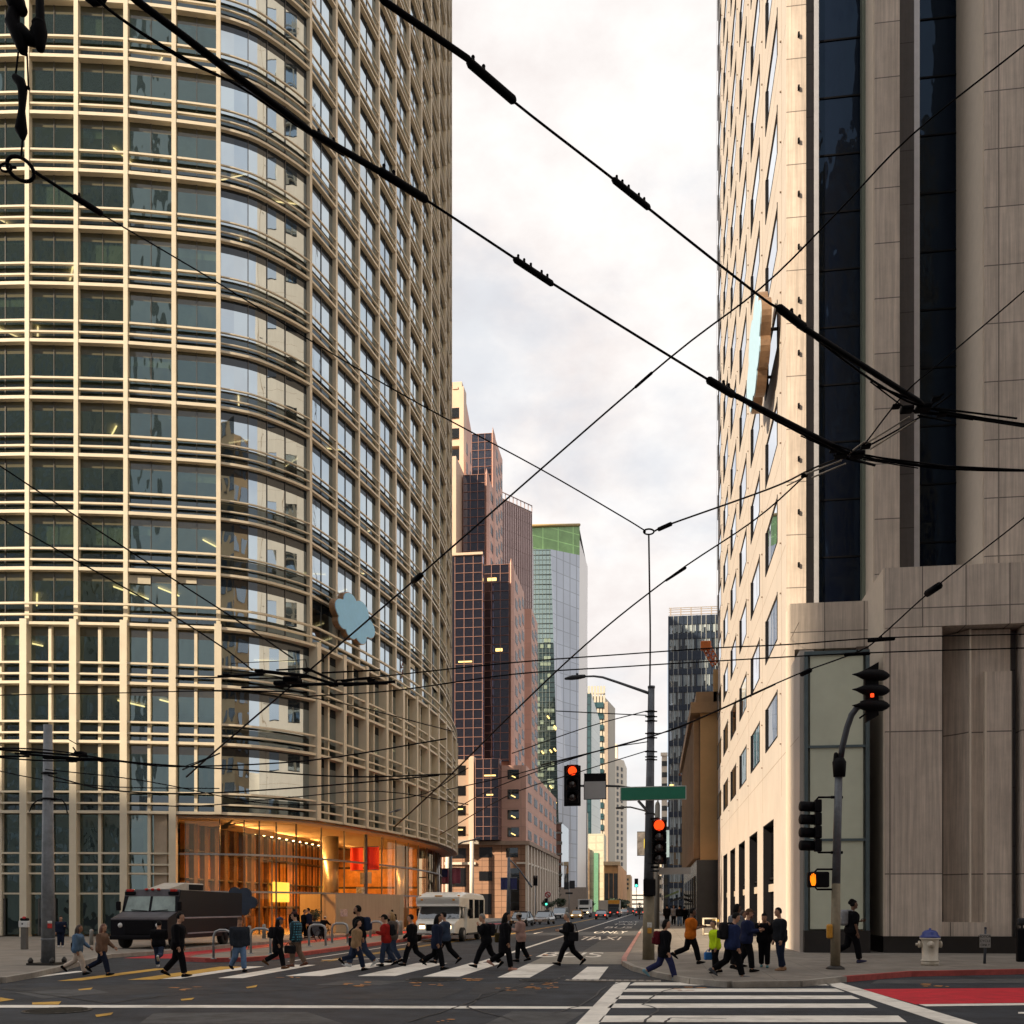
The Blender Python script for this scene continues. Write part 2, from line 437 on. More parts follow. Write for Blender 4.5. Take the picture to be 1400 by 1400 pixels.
# far crosswalk across the street: ladder bars along the street
cw = [[(390, 1334.6), (520, 1316), (596, 1314), (436, 1334.6)], [(434, 1334.8), (452, 1334.8), (600, 1314.2), (604, 1316)],
      [(489, 1334.8), (540, 1334.8), (610, 1317), (572, 1316)], [(578, 1335.4), (628, 1335.6), (688, 1315.5), (642, 1316.5)],
      [(680, 1336.6), (724, 1337), (756, 1319), (718, 1318.5)], [(780, 1340), (818, 1340), (832, 1322), (802, 1322)],
      [(300, 1337.6), (330, 1337.6), (436, 1319.5), (420, 1319.5)], [(220, 1338.5), (235, 1338.5), (352, 1319), (342, 1319)]]
cw = [[(390, 1334.6), (440, 1334.8), (548, 1316.5), (507, 1316.5)], [(489, 1334.8), (540, 1334.8), (612, 1317), (570, 1317)],
      [(578, 1335.4), (628, 1335.6), (688, 1316.5), (644, 1316.5)], [(680, 1336.6), (724, 1337), (758, 1318.5), (722, 1318)],
      [(780, 1340), (818, 1340), (832, 1322), (803, 1322)], [(298, 1337.6), (332, 1337.6), (432, 1319.5), (404, 1319.2)],
      [(220, 1338.8), (246, 1338.4), (362, 1321.5), (338, 1321.5)], [(-60, 1348), (-20, 1345.6), (120, 1328), (104, 1328)], [(-40, 1342), (0, 1340.5), (94, 1326), (82, 1326)]]
sheet('crosswalk_far', [poly_px(q) for q in cw], white_paint, .008)
sheet('crosswalk_yellow', [poly_px(q) for q in [[(78, 1341.5), (112, 1340.8), (232, 1324.5), (212, 1324.3)], [(174, 1340), (214, 1339.6), (335, 1321.8), (302, 1321.6)]]], yellow_paint, .008)
# near crosswalk at the right
nb = []
for y0, y1, xl, xr in [(1343.4, 1347.6, 862, 1130), (1352, 1356.5, 852, 1147), (1361.5, 1366.3, 842, 1168), (1372.5, 1378.5, 832, 1192), (1389, 1398, 820, 1232), (1410, 1422, 806, 1290)]:
    a = (y0 - 1343.4); b = (y1 - 1343.4)
    nb.append([(xl + 6, y0), (xr - 4, y0), (xr + 8, y1), (xl - 2, y1)])
nb.append([(842, 1343.4), (862, 1343.4), (800, 1425), (764, 1425)])
nb.append([(1116, 1341.5), (1142, 1341.5), (1400, 1420), (1350, 1420)])
sheet('crosswalk_near', [poly_px(q) for q in nb], white_paint, .008)
sheet('bus_lane_red', [poly_px([(1177, 1352.6), (1700, 1348.5), (1760, 1366), (1252, 1373.4)])], red_lane, .006)
sheet('bus_lane_side_red', [bar(-20.0, -17.55, 36.5, 120)], mat('road_red_worn', (.50, .018, .026), .75, var=.3, scale=2, bump=.3, dirt=.35), .006)
sheet('lane_line_right', [poly_px([(1256, 1373.6), (1760, 1368), (1766, 1370.5), (1266, 1376.4)]), poly_px([(1392, 1384.2), (1600, 1383), (1600, 1385.6), (1392, 1386.4)])], white_paint, .009)
sheet('stop_line', [poly_px([(-200, 1374.4), (300, 1374.6), (815, 1376.6), (812, 1379.8), (300, 1378.2), (-200, 1378)])], white_paint, .007)
def strip(pts, w):
    "a painted line of width w (metres) along world points"
    out = []
    for a, b in zip(pts, pts[1:]):
        a, b = Vector(a[:2]), Vector(b[:2]); t = (b - a).normalized(); n = Vector((-t.y, t.x)) * w / 2
        out.append([tuple(a - n), tuple(b - n), tuple(b + n), tuple(a + n)])
    return out
sheet('lane_line', strip([(-6.05, 34.6), (-6.05, 300)], .22) + strip([(-3.9, 60), (-3.9, 68)], .15) + strip([(-8.7, 74), (-8.7, 80)], .15) + strip([(-8.3, 90), (-8.3, 97)], .15), white_paint, .008)
sheet('centre_line', strip([(-11.6, 35.5), (-11.3, 52), (-10.2, 72), (-9.8, 110), (-9.8, 260)], .14) + strip([(-11.85, 35.5), (-11.55, 52), (-10.45, 72), (-10.05, 110), (-10.05, 260)], .12), yellow_paint, .008)
wl = [G(475, 1313), G(520, 1311)]
sheet('lane_line_left', strip([G(440, 1312.5), G(560, 1310)], .2) + strip([(-12.9, 35), (-12.9, 60)], .12), white_paint, .010)
sheet('survey_marks', [poly_px(q) for q in [[(0, 1364), (12, 1366), (20, 1367), (0, 1370)], [(44, 1371), (84, 1369.6), (80, 1374), (44, 1374)], [(247, 1366.5), (266, 1364.5), (262, 1367.5), (248, 1368.5)],
    [(130, 1388), (155, 1384.6), (152, 1388), (132, 1391)], [(336, 1350), (352, 1347), (350, 1350), (338, 1351.6)], [(107, 1353), (127, 1350.6), (124, 1353.4), (108, 1354.4)]]], yellow_paint, .009)
rm = random.Random(3)
blots = []
for (x, y, n) in [(640, 1339, 5), (578, 1347, 6), (478, 1346, 6), (735, 1351, 10), (750, 1345, 6), (935, 1352, 5), (1275, 1349, 5), (250, 1351, 4), (395, 1336, 4), (690, 1353, 4), (725, 1308, 3), (600, 1396, 4), (880, 1304, 2)]:
    for k in range(n):
        cx, cy = x + rm.gauss(0, 12), y + rm.gauss(0, 1.4); w = rm.uniform(2, 9); h = rm.uniform(.25, .8)
        blots.append(poly_px([(cx - w, cy + rm.uniform(-.2, .2)), (cx - w * .3, cy - h), (cx + w, cy - h * .4), (cx + w * .6, cy + h), (cx - w * .4, cy + h * .7)]))
sheet('paint_blots', blots, orange_paint, .011)
cr = []
for pts in [[(700, 1395), (640, 1378), (660, 1360), (760, 1340), (775, 1332)], [(560, 1398), (625, 1377), (700, 1351), (720, 1343)], [(0, 1352), (150, 1372), (220, 1362), (330, 1357), (440, 1351), (480, 1345)], [(880, 1398), (900, 1380), (880, 1374), (896, 1360), (935, 1347)], [(905, 1400), (918, 1392), (1010, 1394)], [(1040, 1340), (1030, 1336), (1010, 1322), (1000, 1315)], [(760, 1385), (790, 1377), (830, 1350), (850, 1342)]]:
    P = []
    for (x0, y0), (x1, y1) in zip(pts, pts[1:]):
        for k in range(5):
            f = k / 5; P.append(G(x0 + (x1 - x0) * f + rm.uniform(-3, 3), y0 + (y1 - y0) * f + rm.uniform(-.4, .4)))
    cr += strip(P, .045)
sheet('road_cracks', cr, crackm, .012)
# road lettering, read by drivers coming the other way of the lane
def road_text(s, U, V, w, h):
    cu = bpy.data.curves.new('road_text', 'FONT'); cu.body = s; cu.align_x = 'CENTER'; cu.size = 1
    o = bpy.data.objects.new('tmp', cu); COL.objects.link(o)
    bpy.context.view_layer.update()
    me = bpy.data.meshes.new_from_object(o.evaluated_get(bpy.context.evaluated_depsgraph_get()))
    bpy.data.objects.remove(o)
    xs = [v.co.x for v in me.vertices]; ys = [v.co.y for v in me.vertices]
    x0, x1, y0, y1 = min(xs), max(xs), min(ys), max(ys)
    for v in me.vertices:
        v.co = Vector((U - w / 2 + (v.co.x - x0) / (x1 - x0) * w, V + (v.co.y - y0) / (y1 - y0) * h, .009))
    me.materials.clear(); me.materials.append(white_paint)
    q = bpy.data.objects.new('road_lettering', me); COL.objects.link(q); q['kind'] = 'structure'
for s, V, h in [('BUS', 39.6, 4.2), ('TAXI', 60.5, 6.5), ('ONLY', 76, 7), ('BUS', 94, 8), ('TAXI', 112, 8), ('ONLY', 130, 8)]:
    road_text(s, -3.35, V, 2.5, h)
# manhole covers
def manhole(px, py, r, label):
    c = G(px, py); mb = MB(); mb.lathe([(r, .005), (r, .013), (r * .93, .016), (r * .93, .014)], 28, c)
    for k in range(-4, 5):
        hw = math.sqrt(max(0, (r * .85) ** 2 - (k * r * .19) ** 2)); mb.box(c.x - hw, c.x + hw, c.y + k * r * .19 - r * .04, c.y + k * r * .19 + r * .04, .014, .022)
    centre('manhole_cover', mb, iron, label, 'manhole cover', 'manhole covers')
manhole(78, 1382, .62, 'round ribbed iron manhole cover below the white stop line near the yellow dashes')
manhole(592, 1339.5, .75, 'round dark iron manhole cover just in front of the white crosswalk bars')
manhole(735, 1340.5, .5, 'round grey iron manhole cover beside the bar under the striding woman in pink shoes')
mb = MB(); c = G(838, 1341.5); mb.rbox(c.x - 1.25, c.x + 1.25, c.y - .22, c.y + .22, 0, .03, .012)
for k in range(12): mb.box(c.x - 1.15 + k * .195, c.x - 1.08 + k * .195, c.y - .14, c.y + .14, .029, .034, 1)
centre('drain_cover', mb, [kerbm, iron], 'long pale gutter drain cover at the corner of the near crosswalk', 'drain cover')
# ---------------------------------------------------------------- glass office tower with the rounded corner (left)
FL = 3.5
LP = [(-420, 70), (-300, 66.5), (-200, 64.8), (-160, 64.2), (-93, 63.65), (-26, 63.3), (41, 63.2), (107, 63.3), (174, 63.5), (239, 63.9), (299, 64.35), (320, 64.68), (339, 65.05), (352, 65.4), (365, 65.85), (378, 66.35), (390, 66.85), (406, 67.6), (421, 68.4)]
def right_curve(d):
    e = d - 68.4; return -13.63 + .37 * e - .43 / (2 * 43.8) * e * e
fin_px = [-300, -200, -160, -93, -26, 41, 107, 174, 239, 299]
path = []                      # (xc, d, is_fin)
for px, d in LP:
    path.append(((px - 700) / F * d, d, px in fin_px or px == 421))
def d_on_right(px):
    lo, hi = 68.4, 112.2
    for _ in range(50):
        m = (lo + hi) / 2
        if 700 + right_curve(m) / m * F < px: lo = m
        else: hi = m
    return lo
ds = [d_on_right(p) for p in (456, 487, 514.5, 537.5, 556.5, 573, 586.5, 597.5, 606.5)]
st = (ds[-1] - ds[-2])
ds += [ds[-1] + 4.4, ds[-1] + 8.4, ds[-1] + 12]
for a, b in zip([68.4] + ds, ds):
    path.append((right_curve((a + b) / 2), (a + b) / 2, False)); path.append((right_curve(b), b, True))
e = path[-1]
path += [(e[0] - 2.5, e[1] + 4, True), (e[0] - 7, e[1] + 6.5, True)]
PW = [(W(p[0], p[1]).xy, p[2]) for p in path]
# tangents / outward normals
NP = []
for i, (p, f) in enumerate(PW):
    t = (PW[min(i + 1, len(PW) - 1)][0] - PW[max(i - 1, 0)][0]).normalized()
    NP.append(Vector((t.y, -t.x)))
def off(i, o): return PW[i][0] + NP[i] * o
def band(mb, o0, o1, z0, z1, i0=0, i1=None, m=0):
    i1 = len(PW) - 1 if i1 is None else i1
    vs = []; fs = []
    for i in range(i0, i1 + 1):
        a, b = off(i, o0), off(i, o1)
        vs += [(a.x, a.y, z0), (b.x, b.y, z0), (b.x, b.y, z1), (a.x, a.y, z1)]
    n = i1 - i0 + 1
    for k in range(n - 1):
        q = k * 4; r = q + 4
        for j in range(4):
            fs.append((q + j, r + j, r + (j + 1) % 4, q + (j + 1) % 4))
    fs += [(0, 1, 2, 3), (n * 4 - 1, n * 4 - 2, n * 4 - 3, n * 4 - 4)]
    mb.add(vs, fs, m); return mb
tower_base = W(-22, 75)
tower = thing('glass_office_tower', 'rounded glass office tower with a cream grid of fins and an orange-lit lobby', 'building', (tower_base.x, tower_base.y, 0))
ZL = [7.85, 12.15, 15.75, 19.35] + [19.35 + FL * (k + 1) for k in range(27)]
ZTOP = ZL[-1]
fins = [i for i, (p, f) in enumerate(PW) if f]
i_pier = min(range(len(path)), key=lambda i: abs(700 + path[i][0] / path[i][1] * F - 239))   # end of the ground-level grid
GB = -.02
fins_c = [i for i, q in enumerate(fins) if abs(path[q][1] - 64.35) < .01][0]
tglass = glass('tower_glass_front', (.34, .44, .38), .14, .012, .55, .55, gtint=(.62, .84, .88), cap=.6)
tglass2 = glass('tower_glass_side', (.20, .26, .27), .60, .012, .16, .35, gtint=(.80, .92, 1.))
# window panes, one per bay and storey
items = []
zs = [.25] + ZL
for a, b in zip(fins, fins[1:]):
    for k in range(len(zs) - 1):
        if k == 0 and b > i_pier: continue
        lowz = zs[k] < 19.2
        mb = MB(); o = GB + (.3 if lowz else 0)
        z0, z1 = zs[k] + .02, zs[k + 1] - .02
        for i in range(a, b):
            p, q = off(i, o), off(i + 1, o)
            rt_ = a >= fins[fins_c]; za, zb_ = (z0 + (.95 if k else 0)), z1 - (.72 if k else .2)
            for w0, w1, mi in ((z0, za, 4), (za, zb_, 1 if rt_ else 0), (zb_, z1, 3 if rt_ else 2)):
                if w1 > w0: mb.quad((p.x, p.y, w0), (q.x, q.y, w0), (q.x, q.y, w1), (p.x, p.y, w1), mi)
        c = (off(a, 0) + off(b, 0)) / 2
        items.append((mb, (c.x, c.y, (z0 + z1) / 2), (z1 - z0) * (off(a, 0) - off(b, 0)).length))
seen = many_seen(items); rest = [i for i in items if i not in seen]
many('window', tower, seen + rest, [tglass, tglass2, glass('lit_ceiling_paint_olive', refl=.05, solid=(.10, .092, .058), wave=.2, cap=.35), glass('slab_shade_paint_navy', refl=.05, solid=(.012, .018, .026), wave=.2, cap=.30), glass('spandrel_glass', (.30, .36, .36), .13, wave=.4, gtint=(.6, .75, .85), cap=.4)], 98)  # top strips: lit ceiling and slab shade put into the glass colour
rbl = random.Random(17); bl = []
for j in range(1, len(fins) - 1):
    for k in range(2, 21):
        if rbl.random() < (.42 if j <= fins_c else .22):
            a, b = fins[j], fins[j + 1]; h_ = rbl.choice((.35, .5, .9, 1.6)); z1 = ZL[k + 1] - .36; o = -.14 if k > 3 else .14; p, q = off(a, o), off(b, o)
            if b - a > 3: q = off(a + 2, o)
            elif rbl.random() < .5: q = (p + q) / 2
            mb = MB(); mb.quad((p.x, p.y, z1 - h_), (q.x, q.y, z1 - h_), (q.x, q.y, z1), (p.x, p.y, z1)); bl.append((mb, (p.x, p.y, z1), h_ * 2))
many('blind', tower, bl, [mat('roller_blind', (.52, .47, .36), .8, var=.15)], 97)
# floor slabs, ceilings, light strips, core
ceil = mat('office_ceiling', (.62, .56, .45), .8, var=.05)
corem = mat('office_core', (.16, .13, .10), .8, var=.5, scale=.35)
striplight = glow('office_light_strip', (1, .66, .30), 2.2)
for k, z in enumerate(ZL):
    mb = MB(); band(mb, -.06 - (.0 if z > 19 else -.25), -9.0, z - .32, z - .03)
    obj('floor_slab', mb, ceil, tower)
mb = MB(); band(mb, -9.05, -9.4, ZL[0], ZTOP); band(mb, -9.05, -9.4, .2, ZL[0] - .01, 0, i_pier - 1); obj('core_wall', mb, corem, tower)
rl = random.Random(11)
mb = MB()
for k, z in enumerate(ZL[2:22]):
    for j in range(len(fins) - 1):
        if rl.random() < .26:
            a, b = fins[j], fins[j + 1]; mid = (off(a, 0) + off(b, 0)) / 2; n = NP[(a + b) // 2]
            dep0 = rl.uniform(1.5, 4); ln = rl.uniform(1.2, 3.2)
            p = mid - n * dep0; q = p - n * ln * .8 + Vector((n.y, -n.x)) * ln * rl.choice((-.45, .45))
            mb.tube([(p.x, p.y, z - .45), (q.x, q.y, z - .45)], .055, 4)
obj('light_strip', mb, striplight, tower, kind='stuff')
# horizontal bands
for k, z in enumerate(ZL):
    mb = MB()
    low = z < 19.4
    ot = .85 if low else .40
    if low: band(mb, GB, ot, z - .17, z)
    else: band(mb, GB, ot, z - .20, z, 0, fins[fins_c])
    obj('floor_band', mb, cream, tower)
    if not low: mb = MB(); band(mb, GB, .27, z - .15, z, fins[fins_c]); obj('floor_band', mb, cream, tower)
    for dz, o0, o1, th in ((.40, ot - .20, ot - .02, .11), (1.08, ot - .20, ot - .02, .12)):
        if z + 1.2 < ZTOP:
            mb = MB(); band(mb, o0, o1, z + dz, z + dz + th, 0, None if low else fins[fins_c]); obj('sunshade_rail', mb, cream, tower)
            if not low: mb = MB(); band(mb, .14, .27, z + dz, z + dz + .075, fins[fins_c]); obj('sunshade_rail', mb, cream, tower)
# the closing strip behind the spandrels and the soffit trim
spm = mat('spandrel_dark', (.05, .055, .06), .3, var=.2)
for k, z in enumerate(ZL):
    mb = MB(); band(mb, GB - .10, GB - .06, z - .03, z + .36); obj('spandrel', mb, spm, tower)
# fins
def fin(i, z0, z1, w, o0, o1, name='fin'):
    n = NP[i]; t = Vector((-n.y, n.x)); mb = MB()
    a = off(i, o0); b = off(i, o1)
    q = [a - t * w / 2, b - t * w / 2, b + t * w / 2, a + t * w / 2]
    mb.prism([(p.x, p.y) for p in q], z0, z1); return mb
for i in fins:
    obj('fin', fin(i, 19.36, ZTOP, .26, GB, .26 if i > fins[fins_c] else .42), cream, tower)
    ground = i <= i_pier
    obj('lower_fin', fin(i, .14 if ground else 7.70, 19.5, .42, GB + .2, .93), cream, tower)
# thin middle mullions of each bay
mm = mat('mullion_dark', (.09, .085, .08), .4, var=.1)
for a, b in zip(fins, fins[1:]):
    n = (NP[a] + NP[b]).normalized(); t = Vector((-n.y, n.x))
    ms = [(off(a, 0) + off(b, 0)) / 2] if b - a < 4 else [off(i, 0) for i in range(a + 2, b, 2)]
    for c in ms:
        mb = MB(); q = [c - t * .018, c - t * .018 + n * .04, c + t * .018 + n * .04, c + t * .018]
        mb.prism([(p.x, p.y) for p in q], 19.4, ZTOP); obj('mullion', mb, mm, tower)
        if b - a < 4:
            mb = MB(); q = [c - t * .09 + n * .30, c - t * .09 + n * .62, c + t * .09 + n * .62, c + t * .09 + n * .30]
            mb.prism([(p.x, p.y) for p in q], .2 if b <= i_pier else 7.72, 19.3); obj('lower_mullion', mb, cream, tower)
# ground storey of the left part: transoms and doors
for z in (2.72, 3.95, 4.5, 5.2):
    mb = MB(); band(mb, .25, .62 if z > 3 else .40, z, z + .11, 0, i_pier); obj('transom', mb, cream, tower)
p0 = off(i_pier, 0)
pier = mat('pier_beige', (.50, .40, .30), .6, var=.1)
a = atV(196, p0.y - .6); b = atV(228, p0.y - .6)
mb = MB(); mb.box(a, b, p0.y - .6, p0.y + .5, .14, 7.7); obj('corner_pier', mb, pier, tower)
darkdoor = glass('door_glass', refl=.12, solid=(.012, .014, .018), wave=.05)
for k in range(3):
    i = fins[3 + k]; c = off(i, .36); c2 = off(fins[4 + k], .36); t = (c2 - c).normalized()
    c = c + t * .75; dm = MB(); fr_ = MB()
    n = Vector((t.y, -t.x))
    def slab(mb, u0, u1, z0, z1, th, o=0):
        q = [c + t * u0 + n * o, c + t * u1 + n * o, c + t * u1 + n * (o + th), c + t * u0 + n * (o + th)]
        mb.prism([(p.x, p.y) for p in q], z0, z1)
    slab(dm, 0, .95, .2, 2.4, .05); d = obj('door', dm, darkdoor, tower)
    slab(fr_, -.06, 0, .2, 2.46, .09); slab(fr_, .95, 1.01, .2, 2.46, .09); slab(fr_, -.06, 1.01, 2.4, 2.47, .10)
    obj('door_frame', fr_, mm, d)
# ---- lobby: recessed glass, warm timber-lined wall, cylinder column, down-lights
SOF = 7.62
lob0 = i_pier
mb = MB(); n = len(PW)
poly = [tuple(off(i, .78)) for i in range(lob0, n)] + [tuple(off(i, -16)) for i in range(n - 1, lob0 - 1, -1)]
vs = []; fs = []
for i in range(lob0, n):
    a, b = off(i, .80), off(i, -20 if i > lob0 + 12 else -12); vs += [(a.x, a.y, SOF), (b.x, b.y, SOF)]
for k in range(n - lob0 - 1): fs.append((2 * k, 2 * k + 2, 2 * k + 3, 2 * k + 1))
mb.add(vs, fs); obj('soffit', mb, mat('soffit_bronze', (.16, .10, .06), .4, var=.2), tower)
lglass = glass('lobby_glass', (.92, .78, .60), .05, .01, .12, .35, gtint=(.9, .72, .5), cap=.55)
lob = [i for i in range(lob0, n)]
items = []
for j in range(lob0, n - 1, 1):
    mb = MB(); a, b = off(j, -1.1), off(j + 1, -1.1)
    mb.quad((a.x, a.y, .16), (b.x, b.y, .16), (b.x, b.y, SOF - .02), (a.x, a.y, SOF - .02)); obj('lobby_window', mb, lglass, tower)
for j in range(lob0 + 1, n - 1, 2):
    c_ = off(j, -1.02); nn_ = NP[j]; t_ = Vector((-nn_.y, nn_.x)) * .03; mb = MB(); q = [c_ - t_, c_ + t_, c_ + t_ + nn_ * .10, c_ - t_ + nn_ * .10]
    mb.prism([(p.x, p.y) for p in q], .16, SOF - .02); obj('lobby_mullion', mb, mm, tower)
for z in (2.85, 5.25):
    mb = MB(); band(mb, -1.05, -.85, z, z + .12, lob0); obj('lobby_rail', mb, steel, tower)
wood = mat('lobby_panel', (.60, .27, .06), .35, var=.45, scale=1.3, joints=('Y', 1.65, 1.9, 0, 0, .10), jcol=.10)
UW = -31.0
mb = MB(); mb.box(UW - .3, UW, 64.5, 96, .15, SOF - .05); obj('lobby_wall', mb, wood, tower)
mb = MB(); mb.box(UW, -22.5, 95.7, 96, .15, SOF - .05); obj('lobby_end_wall', mb, wood, tower)
mb = MB(); mb.box(UW - .2, -21.8, 64.5, 98, .142, .155); obj('lobby_floor', mb, mat('lobby_floor', (.30, .22, .15), .25, var=.2), tower)
for k in range(18):
    mb = MB(); v = 65.2 + k * 1.65; mb.box(UW + .02, UW + (.34 if k < 9 else .12), v, v + (.62 if k < 8 else .12), .16, SOF - .1); obj('lobby_pilaster', mb, mat('lobby_dark_timber', (.10, .055, .03), .4, var=.3), tower)
for z in (1.9, 3.8, 5.7):
    mb = MB(); mb.box(UW + .02, UW + .30, 64.6, 95.6, z, z + .09); obj('lobby_trim', mb, mm, tower)
spot = glow('downlight', (1, .74, .36), 16)
for k in range(18):
    mb = MB(); mb.lathe([(.09, 0), (.09, .04)], 10, (UW + .55, 65.6 + k * 1.65, SOF - .07)); obj('downlight', mb, spot, tower)
scr = glow('lit_panel', (1, .62, .10), 1.25)
for v0, v1, z0, z1 in ((79.6, 83.2, 2.35, 4.0), (92.6, 95.3, 2.9, 4.05)):
    mb = MB(); mb.box(UW + .3, UW + .4, v0, v1, z0, z1); obj('lit_panel', mb, scr, tower)
for px, v in ((452, 78.5), (549, 92), (593, 104)):
    u = atV(px, v); mb = MB(); mb.lathe([(.62, .15), (.62, SOF - .02)], 28, (u, v, 0)); obj('round_column', mb, mat('column_silver', (.42, .40, .37), .3, .7, var=.12), tower)
for v, e in ((68, 460), (76, 520), (84, 420), (92, 160)):
    l = bpy.data.lights.new('lobby_lamp', 'AREA'); l.energy = e * 2.4; l.color = (1, .50, .15); l.shape = 'RECTANGLE'; l.size = 1.2; l.size_y = 5
    o = bpy.data.objects.new('lobby_lamp', l); COL.objects.link(o); o.location = Vector((UW + 2.6, v, SOF - .25)) - tower.location; o.rotation_euler = (0, R(28), 0); o.parent = tower
    o.rotation_euler = (0, R(-35), 0)
# back and far side of the tower, closed, so that it throws a whole shadow
mb = MB(); q0 = off(0, -.1); q1 = off(n - 1, -.1)
mb.prism([(q0.x, q0.y), (q0.x - 6, q0.y + 8), (q0.x - 6, q1.y + 2), (q1.x - 1, q1.y + 2), (q1.x, q1.y), (q1.x - 12, q1.y - 8), (q0.x + 1, q0.y + 14)], .14, ZTOP)
obj('rear_wall', mb, mat('rear_wall', (.16, .17, .18), .4, var=.2), tower)
# pale blue cloud-shaped sign board
def cloud_outline(w, h):
    lobes = [(-.36, .06, .20), (-.13, .29, .20), (.19, .25, .215), (.40, -.02, .20), (.17, -.27, .17), (-.10, -.27, .17), (-.34, -.19, .14), (0, 0, .3)]
    pts = []
    for k in range(72):
        a = 2 * math.pi * k / 72; best = 0
        for (x, y, r) in lobes:
            dx, dy = math.cos(a), math.sin(a); b = x * dx + y * dy; c = x * x + y * y - r * r; dd = b * b - c
            if dd > 0: best = max(best, b + math.sqrt(dd))
        pts.append((best * math.cos(a) * w, best * math.sin(a) * h))
    xs = [p[0] for p in pts]; ys = [p[1] for p in pts]
    return [((p[0] - (min(xs) + max(xs)) / 2) / (max(xs) - min(xs)) * w, (p[1] - (min(ys) + max(ys)) / 2) / (max(ys) - min(ys)) * h) for p in pts]
skyblue = mat('sign_blue', (.27, .62, .98), .5, var=.06)
signside = mat('sign_side', (.32, .20, .12), .35, .5, var=.3)
def cloud_sign(name, label, c, t, nrm, w, h, th, mats=None):
    t = Vector((t.x, t.y, 0)).normalized(); nrm = Vector((nrm.x, nrm.y, 0)).normalized()
    th_ = thing(name, label, 'sign', c)
    def build(grow, o0, o1, part, m):
        pts = cloud_outline(w * grow, h * grow); mb = MB(); k = len(pts)
        vs = [t * x + Vector((0, 0, z)) + nrm * o0 for x, z in pts] + [t * x + Vector((0, 0, z)) + nrm * o1 for x, z in pts]
        mb.add(vs, [(i, (i + 1) % k, (i + 1) % k + k, i + k) for i in range(k)] + [tuple(range(k)), tuple(range(2 * k - 1, k - 1, -1))])
        obj(part, mb, m, th_, True)
    build(1, -th, -.05, 'case', (mats or [skyblue, signside])[1]); build(.965, -.055, 0, 'face', (mats or [skyblue])[0])
    for x in (-.3, .3):
        mb = MB(); p = t * x * w - nrm * th; mb.tube([p, p - nrm * .5], .08, 8); obj('bracket', mb, dgrey, th_, True)
j = min(range(len(PW)), key=lambda i: abs(700 + path[i][0] / path[i][1] * F - 470))
dsg = d_on_right(465); xs_ = right_curve(dsg); w0 = W(xs_, dsg)
tw = (W(right_curve(dsg + 1), dsg + 1) - W(right_curve(dsg - 1), dsg - 1)).normalized(); nw = Vector((tw.y, -tw.x, 0))
cpos = w0 + nw * 1.25; dd = dep(cpos.x, cpos.y); cpos.z = H + (HY - 846) / F * dd
cloud_sign('cloud_sign', 'pale blue cloud-shaped sign without lettering fixed to the curved side of the glass tower', cpos, tw, nw, 6.3, 3.2, .45)
# ---------------------------------------------------------------- stone office building (right)
rb = thing('stone_office_building', 'tall beige stone office building with dark vertical glass strips and a sunlit side wall', 'building', (14, 60, 0))
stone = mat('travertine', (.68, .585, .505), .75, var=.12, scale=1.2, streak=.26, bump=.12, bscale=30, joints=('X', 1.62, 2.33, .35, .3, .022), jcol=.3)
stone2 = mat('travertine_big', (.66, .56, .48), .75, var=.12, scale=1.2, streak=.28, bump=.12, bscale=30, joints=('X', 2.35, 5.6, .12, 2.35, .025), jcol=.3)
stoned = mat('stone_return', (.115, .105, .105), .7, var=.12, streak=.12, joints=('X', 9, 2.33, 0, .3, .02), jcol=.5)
jambm = mat('jamb_sunlit_cream', (.76, .66, .55), .6, var=.06)  # lightened: sunlight on the jambs is put into the colour
plinth = mat('plinth_black', (.016, .015, .016), .3, var=.2)
strip_g = glass('strip_glass', refl=.045, solid=(.004, .006, .014), wave=.5, wscale=.8, gtint=(.2, .32, .5), cap=.4)
framegrn = mat('frame_green', (.17, .20, .16), .5, var=.1)
framel = mat('frame_light', (.55, .55, .58), .4, .3, var=.1)
TOP = 105.0
VW = 46.4
def vx(px, V): return atV(px, V)
# --- mission-side wall with wide shallow windows in 8 m bays
VE = 95.5
bays = [(49.6 + 8.25 * k, 54.8 + 8.25 * k) for k in range(-0, 6)]
rows = [11.1 + 4.6 * k for k in range(21)]
wt = .55
wins = []; wall = MB()
z_prev = 6.25
HWIN = 1.12
for r_, zc in enumerate(rows):
    wall.box(UB, UB + wt, 42.2 if zc < 14 else VW, VE, z_prev, zc - HWIN)
    v_prev = 42.2 if zc < 14 else VW
    for (a, b) in bays:
        wall.box(UB, UB + wt, v_prev, a, zc - HWIN, zc + HWIN); v_prev = b
        mb = MB(); mb.quad((UB + .05, a, zc - HWIN), (UB + .05, b, zc - HWIN), (UB + .05, b, zc + HWIN), (UB + .05, a, zc + HWIN), 0)
        fr_ = .07
        mb.box(UB - .03, UB + .06, a, a + fr_, zc - HWIN, zc + HWIN, 1); mb.box(UB - .03, UB + .06, b - .17, b, zc - HWIN, zc + HWIN, 1)
        mb.box(UB - .015, UB + .06, a + fr_, b - .17, zc - HWIN, zc - HWIN + .08, 1)
        wins.append((mb, (UB, (a + b) / 2, zc), 11.))
    wall.box(UB, UB + wt, v_prev, VE, zc - HWIN, zc + HWIN)
    z_prev = zc + HWIN
wall.box(UB, UB + wt, VW, VE, z_prev, TOP)
